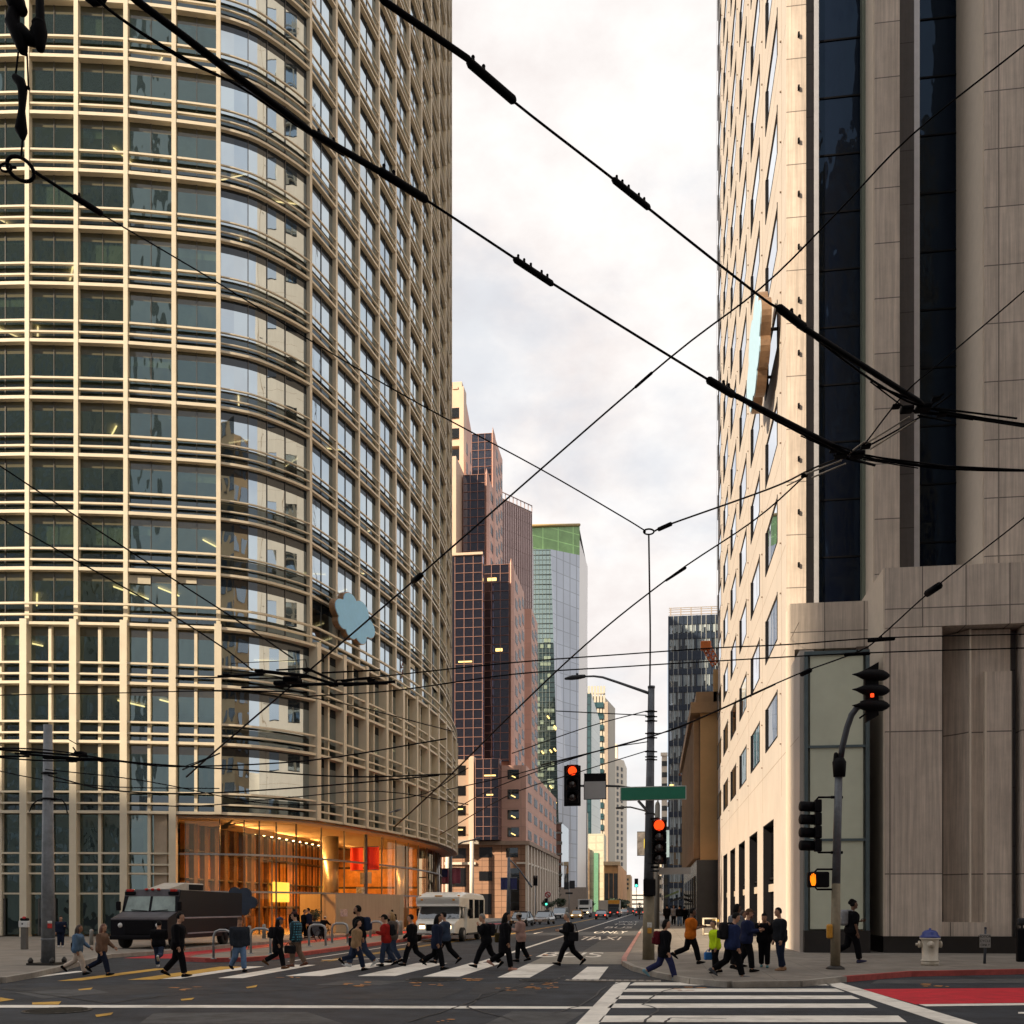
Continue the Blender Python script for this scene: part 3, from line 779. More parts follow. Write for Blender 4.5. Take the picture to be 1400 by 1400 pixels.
# ground floor piers between the shop openings
v_prev = 42.2
shops = [(51.2 + 8.05 * k, 56.3 + 8.05 * k) for k in range(0, 5)]
for a, b in shops:
    wall.box(UB, UB + wt, v_prev, a, .14, 6.25); v_prev = b
wall.box(UB, UB + wt, v_prev, VE, .14, 6.25)
obj('side_wall', wall, creamw, rb)
wg = glass('side_window_glass', refl=.72, solid=(.03, .035, .04), wave=.1, rough=.02)
many('window', rb, wins, [wg, black])
jd = mat('joint_dark', (.30, .22, .16), .8)
pins = mat('fixing_pin', (.16, .12, .09), .6)
mb = MB()
for k in range(-1, 7):
    v = 52.2 + 8.25 * k - 4.12
    if v > 47: mb.box(UB - .004, UB + .01, v - .02, v + .02, 7.0, TOP)
for k in range(21):
    z = 8.8 + 4.6 * k
    mb.box(UB - .0025, UB + .01, 46.6 if z > 14 else 42.4, VE, z - .012, z + .012)
obj('panel_joints', mb, jd, rb)
mb = MB()
for k in range(6):
    v = 52.2 + 8.25 * k - 4.12
    for q in range(44):
        z = 9.4 + 2.3 * q
        if v > 47: mb.box(UB - .07, UB, v + .10, v + .16, z, z + .06)
obj('facade_pins', mb, pins, rb, kind='stuff')
shopg = glass('shop_glass', refl=.03, solid=(.006, .006, .007), wave=.06, cap=.10)
fas = mat('shop_fascia', (.55, .48, .40), .5)
for a, b in shops:
    mb = MB(); mb.quad((UB + .42, a, .2), (UB + .42, b, .2), (UB + .42, b, 6.2), (UB + .42, a, 6.2)); w = obj('shop_window', mb, shopg, rb)
    mb = MB(); mb.box(UB + .30, UB + .40, a, b, 2.75, 3.15); obj('fascia', mb, fas, w)
    mb = MB(); mb.box(UB + .30, UB + .41, a, b, 3.4, 3.5); mb.box(UB + .30, UB + .41, (a + b) / 2 - .06, (a + b) / 2 + .06, .2, 6.2); obj('frame', mb, black, w)
    mb = MB(); mb.box(UB + .02, UB + .42, b - .03, b + .002, .16, 6.24); mb.box(UB + .02, UB + .42, a, b - .03, 6.2, 6.252); obj('shade_reveal', mb, black, w)  # black lining added to stand for the shade inside the opening
# body behind the facades
mb = MB(); mb.box(UB + .6, 60, 47.4, VE, .14, TOP - .05); obj('rear_body', mb, mat('rear_body', (.25, .22, .19), .8), rb)
# --- street-front strips, from the corner rightwards
ub = UB
PX = lambda px, V: vx(px, V)
def front(name, u0, u1, v, vb, z0, z1, m, **kw):
    mb = MB(); mb.box(u0, u1, v, vb, z0, z1); return obj(name, mb, m, rb, **kw)
front('pier', UB + .002, PX(1102, 46.4), 46.38, 47.3, 8, TOP, stone)
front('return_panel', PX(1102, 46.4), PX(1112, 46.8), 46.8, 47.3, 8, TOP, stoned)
front('window_frame', PX(1112, 46.9), PX(1118, 47), 46.7, 47.35, 8, TOP, framel)
P2U = PX(1195, 45.0); P2R = PX(1230, 45.0)
P3U = PX(1345, 43.3)
def glass_strip(px0, px1, z0, step, z1):
    u0, u1 = PX(px0, 47.0), PX(px1, 47.0); z = z0
    while z < z1:
        mb = MB(); mb.quad((u0, 47.0, z + .03), (u1, 47.0, z + .03), (u1, 47.0, min(z + step, z1) - .03), (u0, 47.0, min(z + step, z1) - .03))
        obj('strip_window', mb, strip_g, rb); z += step
    mb = MB(); z = z0 + step
    while z < z1: t_ = MB(); t_.box(u0, u1, 46.96, 47.05, z - .035, z + .035); obj('transom', t_, black, rb); z += step
    front('strip_backing', u0, u1, 47.08, 47.3, z0, z1, black)
glass_strip(1118, 1178, zat(822, 8, 45), 2.55, TOP)
front('window_frame', PX(1178, 46.7), PX(1184, 46.6), 46.6, 47.2, 8, TOP, framegrn)
front('pier', P2U + .03, P2R, 45.0, 47.2, 8, TOP, stone)
mb = MB(); mb.box(P2U - .03, P2U + .028, 45.05, 47.2, 8, TOP); obj('pier_jamb', mb, jambm, rb)
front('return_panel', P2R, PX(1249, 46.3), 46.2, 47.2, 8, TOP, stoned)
front('window_frame', PX(1249, 46.3), PX(1255, 46.6), 46.3, 47.25, 8, TOP, framel)
glass_strip(1255, 1315, zat(775, 10, 42.2), 2.55, TOP)
front('window_frame', PX(1315, 46.4), PX(1326, 45.8), 45.8, 47.2, 8, TOP, framegrn)
zB2 = zat(775, 10, 42.0)
front('pier', P3U + .03, 60, 43.3, 47.2, zB2 - .2, TOP, stone)
mb = MB(); mb.box(P3U - .03, P3U + .028, 43.35, 47.2, zB2, TOP); obj('pier_jamb', mb, jambm, rb)
# little dark hooks on the corner pier
mb = MB()
for q in range(30):
    z = 17.0 + 2.33 * q; u = (UB + PX(1102, 46.4)) / 2 + .1
    mb.box(u - .04, u + .04, 46.26, 46.38, z - .09, z + .09)
obj('facade_pins', mb, black, rb, kind='stuff')
# --- lower blocks that step out over the pavement
zB1 = zat(823, 7.5, 45.0)
front('lower_block', UB + .004, PX(1187, 45), 45.0, 46.36, 12.95, zB1, stone)
u_gl = PX(1100, 41.9); u_gr = PX(1189, 41.9)
front('corner_strip', UB + .004, u_gl + .02, 45.0, 46.36, .14, 12.95, stone)
mb = MB(); mb.box(UB - .02, UB + .003, 45.0, 46.4, .14, zB1); obj('corner_return', mb, jambm, rb)
U2 = PX(1209, 42.0); UR2 = PX(1288, 42.0)
front('lower_block', U2 + .03, 60, 42.0, 47.2, 12.95, zB2, stone)
mb = MB(); mb.box(U2 - .03, U2 + .028, 42.04, 46.9, .8, zB2); obj('block_return', mb, jambm, rb)
front('lower_pier', U2 + .03, UR2, 42.0, 47.0, .8, 12.92, stone2)
# curved niche and stepped panels right of the pier
ua, ub_, uc, ud, ue = UR2, PX(1327, 42.4), PX(1349, 42.3), PX(1386, 42.3), PX(1397, 42.3)
mb = MB(); poly = [(ua, 43.6), (ua, 43.5)]
for k in range(9):
    f = k / 8; poly.append((ua + .06 + (ub_ - ua - .06) * f, 43.5 - 1.05 * f * f))
poly += [(ub_, 43.6)]
mb.prism(poly, 1.35, 12.9); obj('niche', mb, stone2, rb)
mb = MB(); mb.box(ua, uc, 42.3, 43.7, .8, 1.35); obj('niche_sill', mb, stone2, rb)
mb = MB(); mb.box(ub_, uc, 42.62, 43.6, 1.35, 12.9); obj('panel', mb, stone2, rb)
mb = MB(); mb.box(ub_ - .04, ub_ + .03, 42.4, 43.6, 1.35, 12.9); obj('panel_edge', mb, jambm, rb)
mb = MB(); mb.box(uc, ud, 42.45, 43.7, .8, zat(918, uc, 42.4)); mb.box(uc, ud, 42.62, 43.6, zat(918, uc, 42.4), 12.9); obj('panel', mb, stone2, rb)
mb = MB(); mb.box(uc - .03, uc + .04, 42.42, 43.6, .8, zat(918, uc, 42.4)); obj('panel_edge', mb, jambm, rb)
mb = MB(); mb.box(ud, ue, 43.0, 43.7, .8, 12.9); obj('panel', mb, stoned, rb)
mb = MB(); mb.box(ue, 60, 42.3, 43.7, .8, 12.9); obj('panel', mb, stone2, rb)
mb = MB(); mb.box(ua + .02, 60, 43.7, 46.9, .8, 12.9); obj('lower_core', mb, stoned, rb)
mb = MB(); mb.box(U2 - .02, 60, 42.06, 47, .141, .798); obj('plinth', mb, plinth, rb)
mb = MB(); mb.box(u_gr + .05, U2 - .04, 44.8, 46.3, .141, 12.94); obj('recess_panel', mb, mat('recess_brown', (.09, .06, .045), .6, var=.2), rb)
# --- frosted glass show-case at the corner
frost = mat('frosted_glass', (.62, .66, .54), .18, var=.16, scale=.25, spec=.6)
frosts = mat('frosted_side', (.74, .77, .66), .25, var=.15, scale=.4, spec=.6)
zt = zat(889, 7.5, 41.9); zb = zat(1272, 7.5, 41.9)
divs = [zb, zat(1148, 7.5, 41.9), zat(1020, 7.5, 41.9), zt - .08]
case = obj('showcase', MB().box(u_gl + .12, u_gr - .1, 42.1, 44.9, .141, zt - .1), [mat('showcase_core', (.20, .21, .17), .6)], rb)
for a, b in zip(divs, divs[1:]):
    mb = MB(); mb.box(u_gl + .22, u_gr - .24, 41.95, 42.05, a + .05, b - .05); obj('front_pane', mb, frost, case)
    mb = MB(); mb.box(u_gl + .02, u_gl + .10, 42.2, 44.98, a + .05, b - .05); obj('side_pane', mb, frosts, case)
blg = mat('frame_blue', (.09, .13, .15), .3, .3, var=.15)
mb = MB(); mb.box(u_gl, u_gl + .13, 41.88, 42.12, zb, zt); mb.box(u_gr - .15, u_gr, 41.88, 42.12, zb, zt); mb.box(u_gl + .13, u_gr - .15, 41.88, 42.12, zt - .16, zt)
for a in divs[1:3]: mb.box(u_gl + .13, u_gr - .15, 41.9, 42.1, a - .05, a + .05)
obj('case_frame', mb, blg, case)
mb = MB(); mb.box(u_gl - .02, u_gr + .02, 41.86, 44.98, .142, zb - .01); obj('case_plinth', mb, plinth, case)
mb = MB(); mb.box(UB + .05, UB + .35, 43.2, 45, .142, .9); obj('bollard_base', mb, plinth, rb)
# cloud sign on the sunlit side
cs = Vector((UB - .95, 51.6, 0)); cs.z = zat(486, cs.x, 51.6)
cloud_sign('cloud_sign', 'pale blue cloud-shaped sign seen edge-on, fixed to the sunlit stone side wall', cs, Vector((0, 1, 0)), Vector((-1, 0, 0)), 7.4, 4.6, .5, [mat('sign_blue_pale', (.44, .68, .86), .45, var=.05), signside])

# ---------------------------------------------------------------- rose granite tower with its podium
US = atV(719, 165)
pink = mat('rose_granite', (.68, .41, .33), .65, var=.10, scale=.3, joints=('X', 3.2, 3.0, 0, 0, .04), jcol=.72)
pinkside = mat('rose_granite_side', (.72, .43, .34), .65, var=.10, scale=.3, joints=('Y', 3.2, 3.0, 0, 0, .04), jcol=.72)
gold = mat('sunlit_granite', (.64, .47, .35), .6, var=.08, scale=.3)  # gold of sunlit granite put into the colour
rust = mat('base_stone', (.36, .20, .125), .75, var=.18, scale=.6, joints=('X', 1.6, .95, 0, 0, .05), jcol=.5)
whit = mat('pale_trim', (.72, .64, .54), .6, var=.08)
dkg = glass('bay_glass', refl=.26, solid=(.010, .009, .013), wave=.25, wscale=.25, gtint=(.7, .72, .9))
wng = glass('punched_glass', refl=.08, solid=(.012, .012, .014), wave=.2, cap=.5)
wng2 = glass('side_glass', refl=.10, solid=(.07, .07, .08), wave=.2, cap=.30)
rosem = mat('rose_mullion', (.30, .155, .125), .45, var=.1)
pb = thing('rose_granite_tower', 'stepped rose granite tower with dark glass bays and checkered windows, behind the glass tower', 'building', (US - 20, 190, 0))
litm = glow('lit_ceiling', (1, .66, .22), 1.6)
rp = random.Random(5)
def wbox(mb, u0, u1, v, z0, z1): mb.box(u0, u1, v - .06, v + .25, z0, z1)
pwin = []
def glass_bay(pxl, pxr, ytop, ybot, V, depth, cols, fh=3.05, chamfer=0, lights=0.15):
    u0, u1 = atV(pxl, V), atV(pxr, V); z1 = zat(ytop, u1, V); z0 = max(.2, zat(ybot, u1, V))
    mb = MB(); mb.box(u0, u1, V + .1, V + depth, z0, z1); o = obj('glass_bay', mb, dkg, pb)
    mu = MB(); w = (u1 - u0) / cols
    for k in range(cols + 1): mu.box(u0 + k * w - .045, u0 + k * w + .045, V - .06, V + .12, z0, z1)
    z = z1
    while z > z0:
        mu.box(u0 - .08, u1 + .08, V - .04, V + .12, z - .055, z + .015); mu.box(u1 - .05, u1 + .06, V + .1, V + depth, z - .1, z + .02); z -= fh / 2
    for k in range(1, int(depth / w) + 1): mu.box(u1 - .05, u1 + .06, V + k * w - .06, V + k * w + .06, z0, z1)
    obj('bay_mullions', mu, rosem, o)
    z = z1 - fh
    while z > z0 + 1:
        if rp.random() < lights:
            a = u0 + rp.random() * (u1 - u0) * .5; mb = MB(); mb.box(a, a + rp.uniform(.25, .55) * (u1 - u0), V - .01, V + .09, z + .3, z + .3 + rp.choice((.16, .22, .5)))
            obj('lit_window', mb, litm, o)
        z -= fh
    return u0, u1, z0, z1
def side_windows(U, V0, V1, z0, z1, fh, nw, ww=.55, hh=.56, check=False, m=None):
    k = 0; z = z1 - fh * .35
    bw = (V1 - V0) / nw
    while z - fh > z0:
        for j in range(nw):
            c = V0 + (j + .5) * bw; zz = z - (fh / 2 if check and j % 2 else 0)
            mb = MB(); mb.box(U - .2, U + .05, c - bw * ww / 2, c + bw * ww / 2, zz - fh * hh, zz)
            pwin.append((mb, (U, c, zz), bw * ww * fh * hh * .3))
        z -= fh; k += 1
def body(name, pxl, pxr, pxb, ytop, V, m, z0=.14, part=None, roof=0):
    u0, u1 = atV(pxl, V), atV(pxr, V); Vb = atU(pxb, u1); z1 = zat(ytop, u1, V)
    mb = MB()
    if roof:
        mb.prism([(u0, V), (u1, V), (u1, Vb), (u0, Vb)], z0, [z1, z1, z1 - roof, z1 - roof])
    else: mb.box(u0, u1, V, Vb, z0, z1)
    obj(name, mb, m, pb); return u0, u1, Vb, z1
# towers, back to front
u0, u1, Vb, z1 = body('upper_tower', 604, 634, 654, 531, 198, pinkside, roof=9)
side_windows(u1, 198, Vb, 70, z1 - 8, 3.9, 3, .45)
mb = MB(); mb.box(atV(603, 197), atV(632, 197), 196.6, 198, 92, zat(523, atV(632, 197), 197)); obj('pale_crown', mb, gold, pb)
mb = MB()
for k, (a, b, y) in enumerate([(612, 617, 519), (619, 626, 527)]): mb.box(atV(a, 196.5), atV(b, 196.5), 196.4, 198, zat(530, -38, 196), zat(y, -38, 196))
obj('crown_step', mb, gold, pb)
mb = MB(); mb.box(atV(629, 196), atV(635, 196), 195.2, 198, 40, zat(531, atV(635, 196), 196)); obj('corner_pilaster', mb, gold, pb)
for y in (558, 586, 615):      # bay windows under the crown
    mb = MB(); mb.box(atV(613, 196.6), atV(628.5, 196.6), 196.3, 196.9, zat(y + 13, -38, 196.5), zat(y, -38, 196.5)); obj('window', mb, wng, pb)
mb = MB(); a, b = atV(612, 196.4), atV(630, 196.4); mb.box(a, b, 196.35, 196.7, zat(680, -38, 196.5), zat(630, -38, 196.5)); obj('bay_panel', mb, pink, pb)
# pale left bay strip
mb = MB(); mb.box(atV(600, 178), atV(625, 178), 177, 198, 20, zat(628, -37, 178)); obj('pale_bay', mb, gold, pb)
for k in range(7):
    mb = MB(); z = zat(641 + k * 24.4, -37, 177); mb.box(atV(606, 177), atV(617.5, 177), 176.9, 177.1, z - 1.5, z); obj('window', mb, wng, pb)
def stage(gl, gr, ytop, V, side_r, side_b, cols, depth, zlow, yfin, checks, fin=True):
    u0, u1, Vb, z1 = body('tower_stage', gl, side_r, side_b, ytop + 7, V, pinkside)
    glass_bay(gl, gr, ytop, 1040, V - 1.6, 1.6, cols)
    if fin:
        mb = MB(); a, b = atV(gr, V - 1.2), atV(side_r, V - 1.2); zz = zat(yfin, b, V - 1.2)
        mb.prism([(a, V - 1.25), ((a + b) / 2, V - 1.9), (b, V - 1.25), (b, V), (a, V)], zlow, [zz - .8, zz + .6, zz - .8, zz - 1.5, zz - 1.5]); obj('corner_fin', mb, pink, pb)
    side_windows(u1, V + .6, Vb, zlow, z1 - .5, 3.05, checks, .62, .52, True)
    return u1, Vb, z1
stage(645, 672, 592, 190, 677, 687, 3, 3, 40, 590, 3)
stage(633, 663, 648, 184, 669, 686.5, 3, 3, 30, 646, 3)
stage(660, 696, 771, 176, 703, 717, 3, 3, 22, 769, 3)
stage(622, 659.5, 757, 170, 660.5, 662, 3, 3, 20, 757, 1, fin=False)
mb = MB(); mb.box(atV(614, 172), atV(622, 170.2), 170.6, 176, 20, zat(757, -35, 170)); obj('glass_bay', mb, dkg, pb)
mb = MB(); mb.box(atV(612, 168.2), atV(660, 168.2), 168.1, 168.6, zat(757, -30, 168) - .1, zat(754.5, -30, 168)); obj('bay_cap', mb, gold, pb)
# far checkered wing
u0, u1, Vb, z1 = body('far_wing', 716, 726.5, 735, 832, 212, pinkside)
side_windows(u1, 212.5, Vb, 15, z1, 3.05, 2, .8, .5, True)
# podium
Vp = 165.0
u1 = US; Vb = atU(760.5, US); zp = zat(1046, US, Vp); zc = zat(1150, US, Vp)
mb = MB(); mb.box(atV(606, Vp), US, Vp, Vb, zc, zp); obj('podium', mb, pink, pb)
mb = MB(); mb.box(US - .02, US + .012, Vp + .1, Vb - .1, zc, zp - .02); obj('podium_side', mb, pinkside, pb)
mb = MB(); mb.box(atV(606, Vp), US + .05, Vp - .1, Vb, .14, zc - .6); obj('podium_base', mb, rust, pb)
mb = MB(); mb.box(atV(606, Vp), US + .7, Vp - .8, Vb + .5, zc - .6, zc + .02); obj('cornice', mb, mat('cornice_stone', (.36, .26, .20), .7, var=.15), pb)
V5 = Vp - 2.0
a, b = atV(609, V5), atV(649, V5)
mb = MB(); mb.prism([(a, Vp), (a, V5 + .8), ((a + b) / 2 - 1, V5 - .6), (b, V5 + .8), (b, Vp)], zc, zat(1038, b, V5)); obj('oriel', mb, gold, pb)
mb = MB(); mb.prism([(a - .3, Vp), (a - .3, V5 + .2), ((a + b) / 2 - 1, V5 - 1.5), (b + .6, V5 + .2), (b + .6, Vp)], zc - .5, zc + .1); obj('oriel_ledge', mb, whit, pb)
for y in (1047, 1075, 1102, 1130):
    mb = MB(); z = zat(y, a, V5); h = 1.55; m_ = (a + b) / 2 - 1
    mb.prism([(a + .3, V5 + .6), (m_ - .3, V5 - .62), (m_ - .2, V5 - .3), (a + .4, V5 + 1)], z - h, z); mb.prism([(m_ + .3, V5 - .60), (b - 1.5, V5 + .15), (b - 1.6, V5 + .6), (m_ + .2, V5 - .2)], z - h, z)
    w = obj('window', mb, wng, pb)
    if y > 1080: mb = MB(); mb.box(a + .8, m_ + 1.6, V5 - .75, V5 - .70, z - .7, z - .5); obj('lit_window', mb, litm, w)
for x in (612, 645):
    mb = MB(); mb.lathe([(.38, .14), (.34, zat(1150, -29, V5 - .8))], 14, (atV(x, V5 - .8), V5 - .8, 0)); obj('round_column', mb, whit, pb)
mb = MB(); mb.box(atV(641, V5), atV(648, V5), V5 - .25, Vp, zc, zat(1034, -29, V5)); obj('corner_pilaster', mb, gold, pb)
glass_bay(650, 682, 1037, 1148, Vp - 2.6, 2.6, 3, 3.1, lights=.5)
for y in (1052, 1079, 1107, 1131):
    mb = MB(); wbox(mb, atV(694, Vp), atV(709.5, Vp), Vp, zat(y + 13, US, Vp), zat(y, US, Vp)); w = obj('window', mb, wng, pb)
    mb = MB(); c = atV(699, Vp); mb.tube([(c, Vp - .1, zat(y + 8, US, Vp)), (c + .7, Vp - .1, zat(y + 11, US, Vp))], .09, 5); obj('lit_window', mb, litm, w)
for xa, xb, ya, yb in [(616, 637, 1159, 1173), (655, 673, 1158, 1172), (692, 708, 1159, 1172), (616, 637, 1186, 1212), (655, 673, 1191, 1204), (655, 672, 1222, 1250), (697, 710, 1187, 1245)]:
    mb = MB(); wbox(mb, atV(xa, Vp - .1), atV(xb, Vp - .1), Vp - .1, max(.3, zat(yb, US, Vp)), zat(ya, US, Vp)); obj('window', mb, wng, pb)
mb = MB(); mb.box(atV(608, Vp - .3), atV(651, Vp), Vp - .5, Vp, zat(1180, -28, Vp) - .25, zat(1180, -28, Vp) + .15); mb.box(US - 1.5, US + .3, Vp - .4, Vb, zat(1180, -28, Vp) - .2, zat(1180, -28, Vp) + .1); obj('string_course', mb, whit, pb)
# side of the podium: grouped windows above, pale pilasters below
fh = (zp - zc) / 4
nside = 6
for j in range(nside):
    c = Vp + (j + .5) * (Vb - Vp) / nside
    for k in range(4):
        z = zp - (k + .35) * fh
        for q in (-1.7, .9):
            mb = MB(); mb.box(US - .1, US + .08, c + q, c + q + 2.0, z - 1.5, z); pwin.append((mb, (US, c, z), 2.2))
for j in range(nside * 2 + 1):
    c = Vp + j * (Vb - Vp) / (nside * 2)
    mb = MB(); mb.box(US, US + .45, c - .55, c + .55, .14, zc - .62); obj('pilaster', mb, whit, pb)
for j in range(nside * 2):
    c = Vp + (j + .5) * (Vb - Vp) / (nside * 2)
    for z0_, z1_ in ((.6, zat(1184, US, Vp) - .6), (zat(1178, US, Vp) + .5, zc - 1.2)):
        mb = MB(); mb.box(US - .1, US + .10, c - 1.0, c + 1.0, z0_, z1_); pwin.append((mb, (US, c, z0_), 6.))
many('window', pb, pwin, [wng2], 97)

# ---------------------------------------------------------------- far towers on the left of the street
def gridwins(root, fn, rows_, cols_, m, limit=95, name='window'):
    items = []
    for r_ in range(rows_):
        for c in range(cols_):
            mb, ctr, size = fn(r_, c)
            if mb: items.append((mb, ctr, size))
    many(name, root, items, m, limit)
def at3(px, py, d): return at(px, py, d)
# rose mirror-glass block
rosegl = mat('rose_mirror', (.62, .47, .45), .22, .35, var=.12, scale=.08, joints=('X', 2.9, 3.6, 0, 0, .10), jcol=.62)
p1, p2, p3 = at(668, 1240, 228), at(685, 1240, 228), at(726.5, 1240, 236)
rt = thing('mirror_glass_tower', 'pinkish mirrored office tower rising behind the rose granite tower', 'building', (p2.x, p2.y, 0))
zt_ = at(685, 672, 228).z
mb = MB(); mb.prism([(p2.x - 18, p2.y), (p2.x, p2.y), (p3.x, p3.y), (p3.x - 3, p3.y + 30), (p2.x - 18, p2.y + 30)], .1, zt_ - 1.6); obj('facade', mb, rosegl, rt)
mb = MB(); t = (p3 - p2).normalized(); nn = Vector((t.y, -t.x, 0)) * .15
for k in range(9):
    p = p2 + (p3 - p2) * (k / 8) + nn; mb.box(p.x - .09, p.x + .09, p.y - .09, p.y + .09, zt_ - 1.6, zt_)
a, b = p2 + nn, p3 + nn
mb.tube([(a.x, a.y, zt_ - .1), (b.x, b.y, zt_ - .1)], .13, 6); mb.tube([(a.x, a.y, zt_ - 1.55), (b.x, b.y, zt_ - 1.55)], .12, 6)
for k in range(15):
    p = p2 + (p3 - p2) * (k / 14) + nn * .6; mb.box(p.x - .10, p.x + .10, p.y - .10, p.y + .10, .2, zt_ - 1.6)
obj('roof_screen', mb, mat('rose_steel', (.34, .25, .24), .5, .2), rt)
# faceted green and white glass tower
d0 = 300.
gt = thing('faceted_glass_tower', 'faceted glass tower with a green glazed crown, dark mirrored front and white slanting side', 'building', at(760, 1240, 300).to_tuple()[:2] + (0,))
darkf = mat('facet_dark', (.10, .15, .155), .08, .0, var=.95, scale=.10, spec=1.0, joints=('X', 2.4, 1.75, 0, 0, .10), jcol=.35)
def fpoly(name, pts, m, thick=None):
    mb = MB(); vs = [at(*p) for p in pts]; mb.add(vs, [tuple(range(len(vs)))])
    return obj(name, mb, m, gt)
darkg = glass('facet_dark_glass', refl=.34, solid=(.02, .035, .04), wave=.7, wscale=.12, gtint=(.8, 1, .95))
fpoly('dark_face', [(722, 751, 300), (753, 751, 300), (757, 880, 300), (722, 880, 300)], darkg)
fpoly('dark_lower_face', [(722, 880, 300), (757, 880, 300), (767, 1239, 300), (722, 1239, 300)], glass('facet_darker_glass', refl=.07, solid=(.012, .02, .024), wave=.7, wscale=.12, gtint=(.7, .95, .9), cap=.4))
lightf = mat('facet_light', (.60, .66, .76), .22, .0, var=.10, scale=.06, spec=.7, joints=('X', 1.75, 4.2, 0, 0, .12), jcol=.6)
fpoly('light_face', [(753, 751, 300), (792.5, 759, 311), (789, 1239, 311), (767, 1239, 300)], lightf)
white_side = mat('facet_white', (.86, .82, .78), .4, var=.03)
fpoly('white_face', [(792.5, 738, 312), (803.5, 775, 345), (801, 1239, 345), (789, 1239, 312)], white_side)
grn = mat('crown_green', (.26, .46, .17), .2, var=.3, scale=.2, spec=.6, joints=('X', 4.2, 3.6, 0, 0, .14), jcol=1.6)
fpoly('crown_face', [(722, 719, 301), (792.5, 718, 311.8), (792.5, 764, 311.8), (722, 758, 301)], grn)
mb = MB(); mb.tube([at(722, 719, 300.5), at(792.5, 717.5, 311.5)], .45, 6); obj('crown_rail', mb, mat('crown_edge', (.42, .30, .12), .5), gt)
mb = MB(); vs = [at(723, 722, 303), at(792, 721, 314), at(803, 777, 346), at(724, 763, 346)]
low = [Vector((v.x, v.y, .1)) for v in vs]; mb.add([v for v in vs] + low, [(0, 1, 2, 3), (2, 3, 7, 6), (3, 0, 4, 7)]); obj('rear_body', mb, mat('facet_back', (.3, .3, .3), .5), gt)
mull = MB()
for k in range(1, 9):
    x = 722 + k * 4.9
    ytop = 752 if x < 753 else 751 + (x - 753) * 34
    if x < 753: mull.tube([at(x, ytop, 299.9), at(x, 1239, 299.9)], .10, 4)
for k in range(72):
    y = 752 + k * 6.7; xr_ = 753 + (y - 751) / (1239 - 751) * 13
    mull.tube([at(722, y, 299.9), at(xr_, y, 299.9)], .16 if k % 2 else .08, 4)
obj('mullions', mull, mat('facet_mullion', (.10, .13, .13), .4), gt)
rf = random.Random(9); bl = []
for r_ in range(60):
    for c in range(8):
        if rf.random() < .33 and r_ > 14:
            x0 = 724 + c * 4.9; y0 = 753 + r_ * 8; xlim = 752 + (y0 - 751) / 488 * 13
            if x0 + 4.4 < xlim and y0 < 1190:
                mb = MB(); mb.add([at(x0, y0, 299.8), at(x0 + 4.3, y0, 299.8), at(x0 + 4.3, y0 + 5, 299.8), at(x0, y0 + 5, 299.8)], [(0, 1, 2, 3)]); bl.append((mb, at(x0, y0, 300), 1.))
many('blind', gt, bl, [mat('pale_blind', (.24, .31, .24), .5, var=.4, scale=.2)], 95)
gl2 = MB()
for k in range(9):
    x = 740 + rf.random() * 18; y = 970 + rf.random() * 130; gl2.tube([at(x, y, 299.7), at(x + 3, y + 4, 299.7)], .22, 4)
obj('lit_window', gl2, litm, gt)
# teal wedge tower
tt = thing('teal_wedge_tower', 'narrow dark teal glass tower with a slanting pale side', 'building', at(808, 1240, 420).to_tuple()[:2] + (0,))
def wface(root, name, pts, m):
    mb = MB(); vs = [at(*p) for p in pts]; mb.add(vs, [tuple(range(len(vs)))]); return obj(name, mb, m, root)
teal = mat('teal_glass', (.035, .085, .10), .12, var=.5, scale=.05, spec=.8, joints=('X', 40, 3.4, 0, 0, .35), jcol=.6)
wface(tt, 'dark_face', [(797.5, 949, 420), (808.5, 948, 420), (808.5, 1239, 420), (797.5, 1239, 420)], teal)
wface(tt, 'pale_face', [(808.5, 948, 420), (820, 985, 445), (822, 1239, 445), (808.5, 1239, 420)], mat('pale_green_glass', (.50, .56, .50), .25, var=.1, joints=('Z', 60, 4, 0, 0, .25), jcol=.8))
wface(tt, 'roof', [(797.5, 949, 420), (808.5, 948, 420), (820, 985, 445), (800, 980, 445)], teal)
# striped beige tower behind it
bt = thing('striped_tower', 'beige striped high-rise with a pale crown behind the teal tower', 'building', at(815, 1240, 480).to_tuple()[:2] + (0,))
beig = mat('beige_far', (.52, .47, .38), .7, var=.06)
a, b = at(801, 1240, 480), at(826, 1240, 480); zt_ = at(801, 952, 480).z
mb = MB(); mb.prism([(a.x, a.y), (b.x, b.y), (b.x + 4, b.y + 30), (a.x, a.y + 30)], .1, zt_); obj('shaft', mb, beig, bt)
mb = MB()
for k in range(7):
    p = a + (b - a) * (k / 6); mb.box(p.x - .5, p.x + .5, p.y - .6, p.y, .1, zt_ + (b - a).length * .55)
mb.box(a.x, b.x, a.y, a.y + 1, zt_ + 1, zt_ + 1.6); obj('ribs', mb, beig, bt)
for k in range(24):
    mb = MB(); z = zt_ - 3 - k * 5.2; mb.box(a.x + .6, b.x - .2, a.y - .2, a.y + .1, z - 2.6, z); obj('window', mb, teal, bt)
mb = MB(); p = at(826.5, 1240, 479); mb.box(p.x, p.x + 1.6, p.y, p.y + 20, .1, at(826, 960, 480).z); obj('edge_slab', mb, mat('tan_far', (.40, .32, .25), .7), bt)
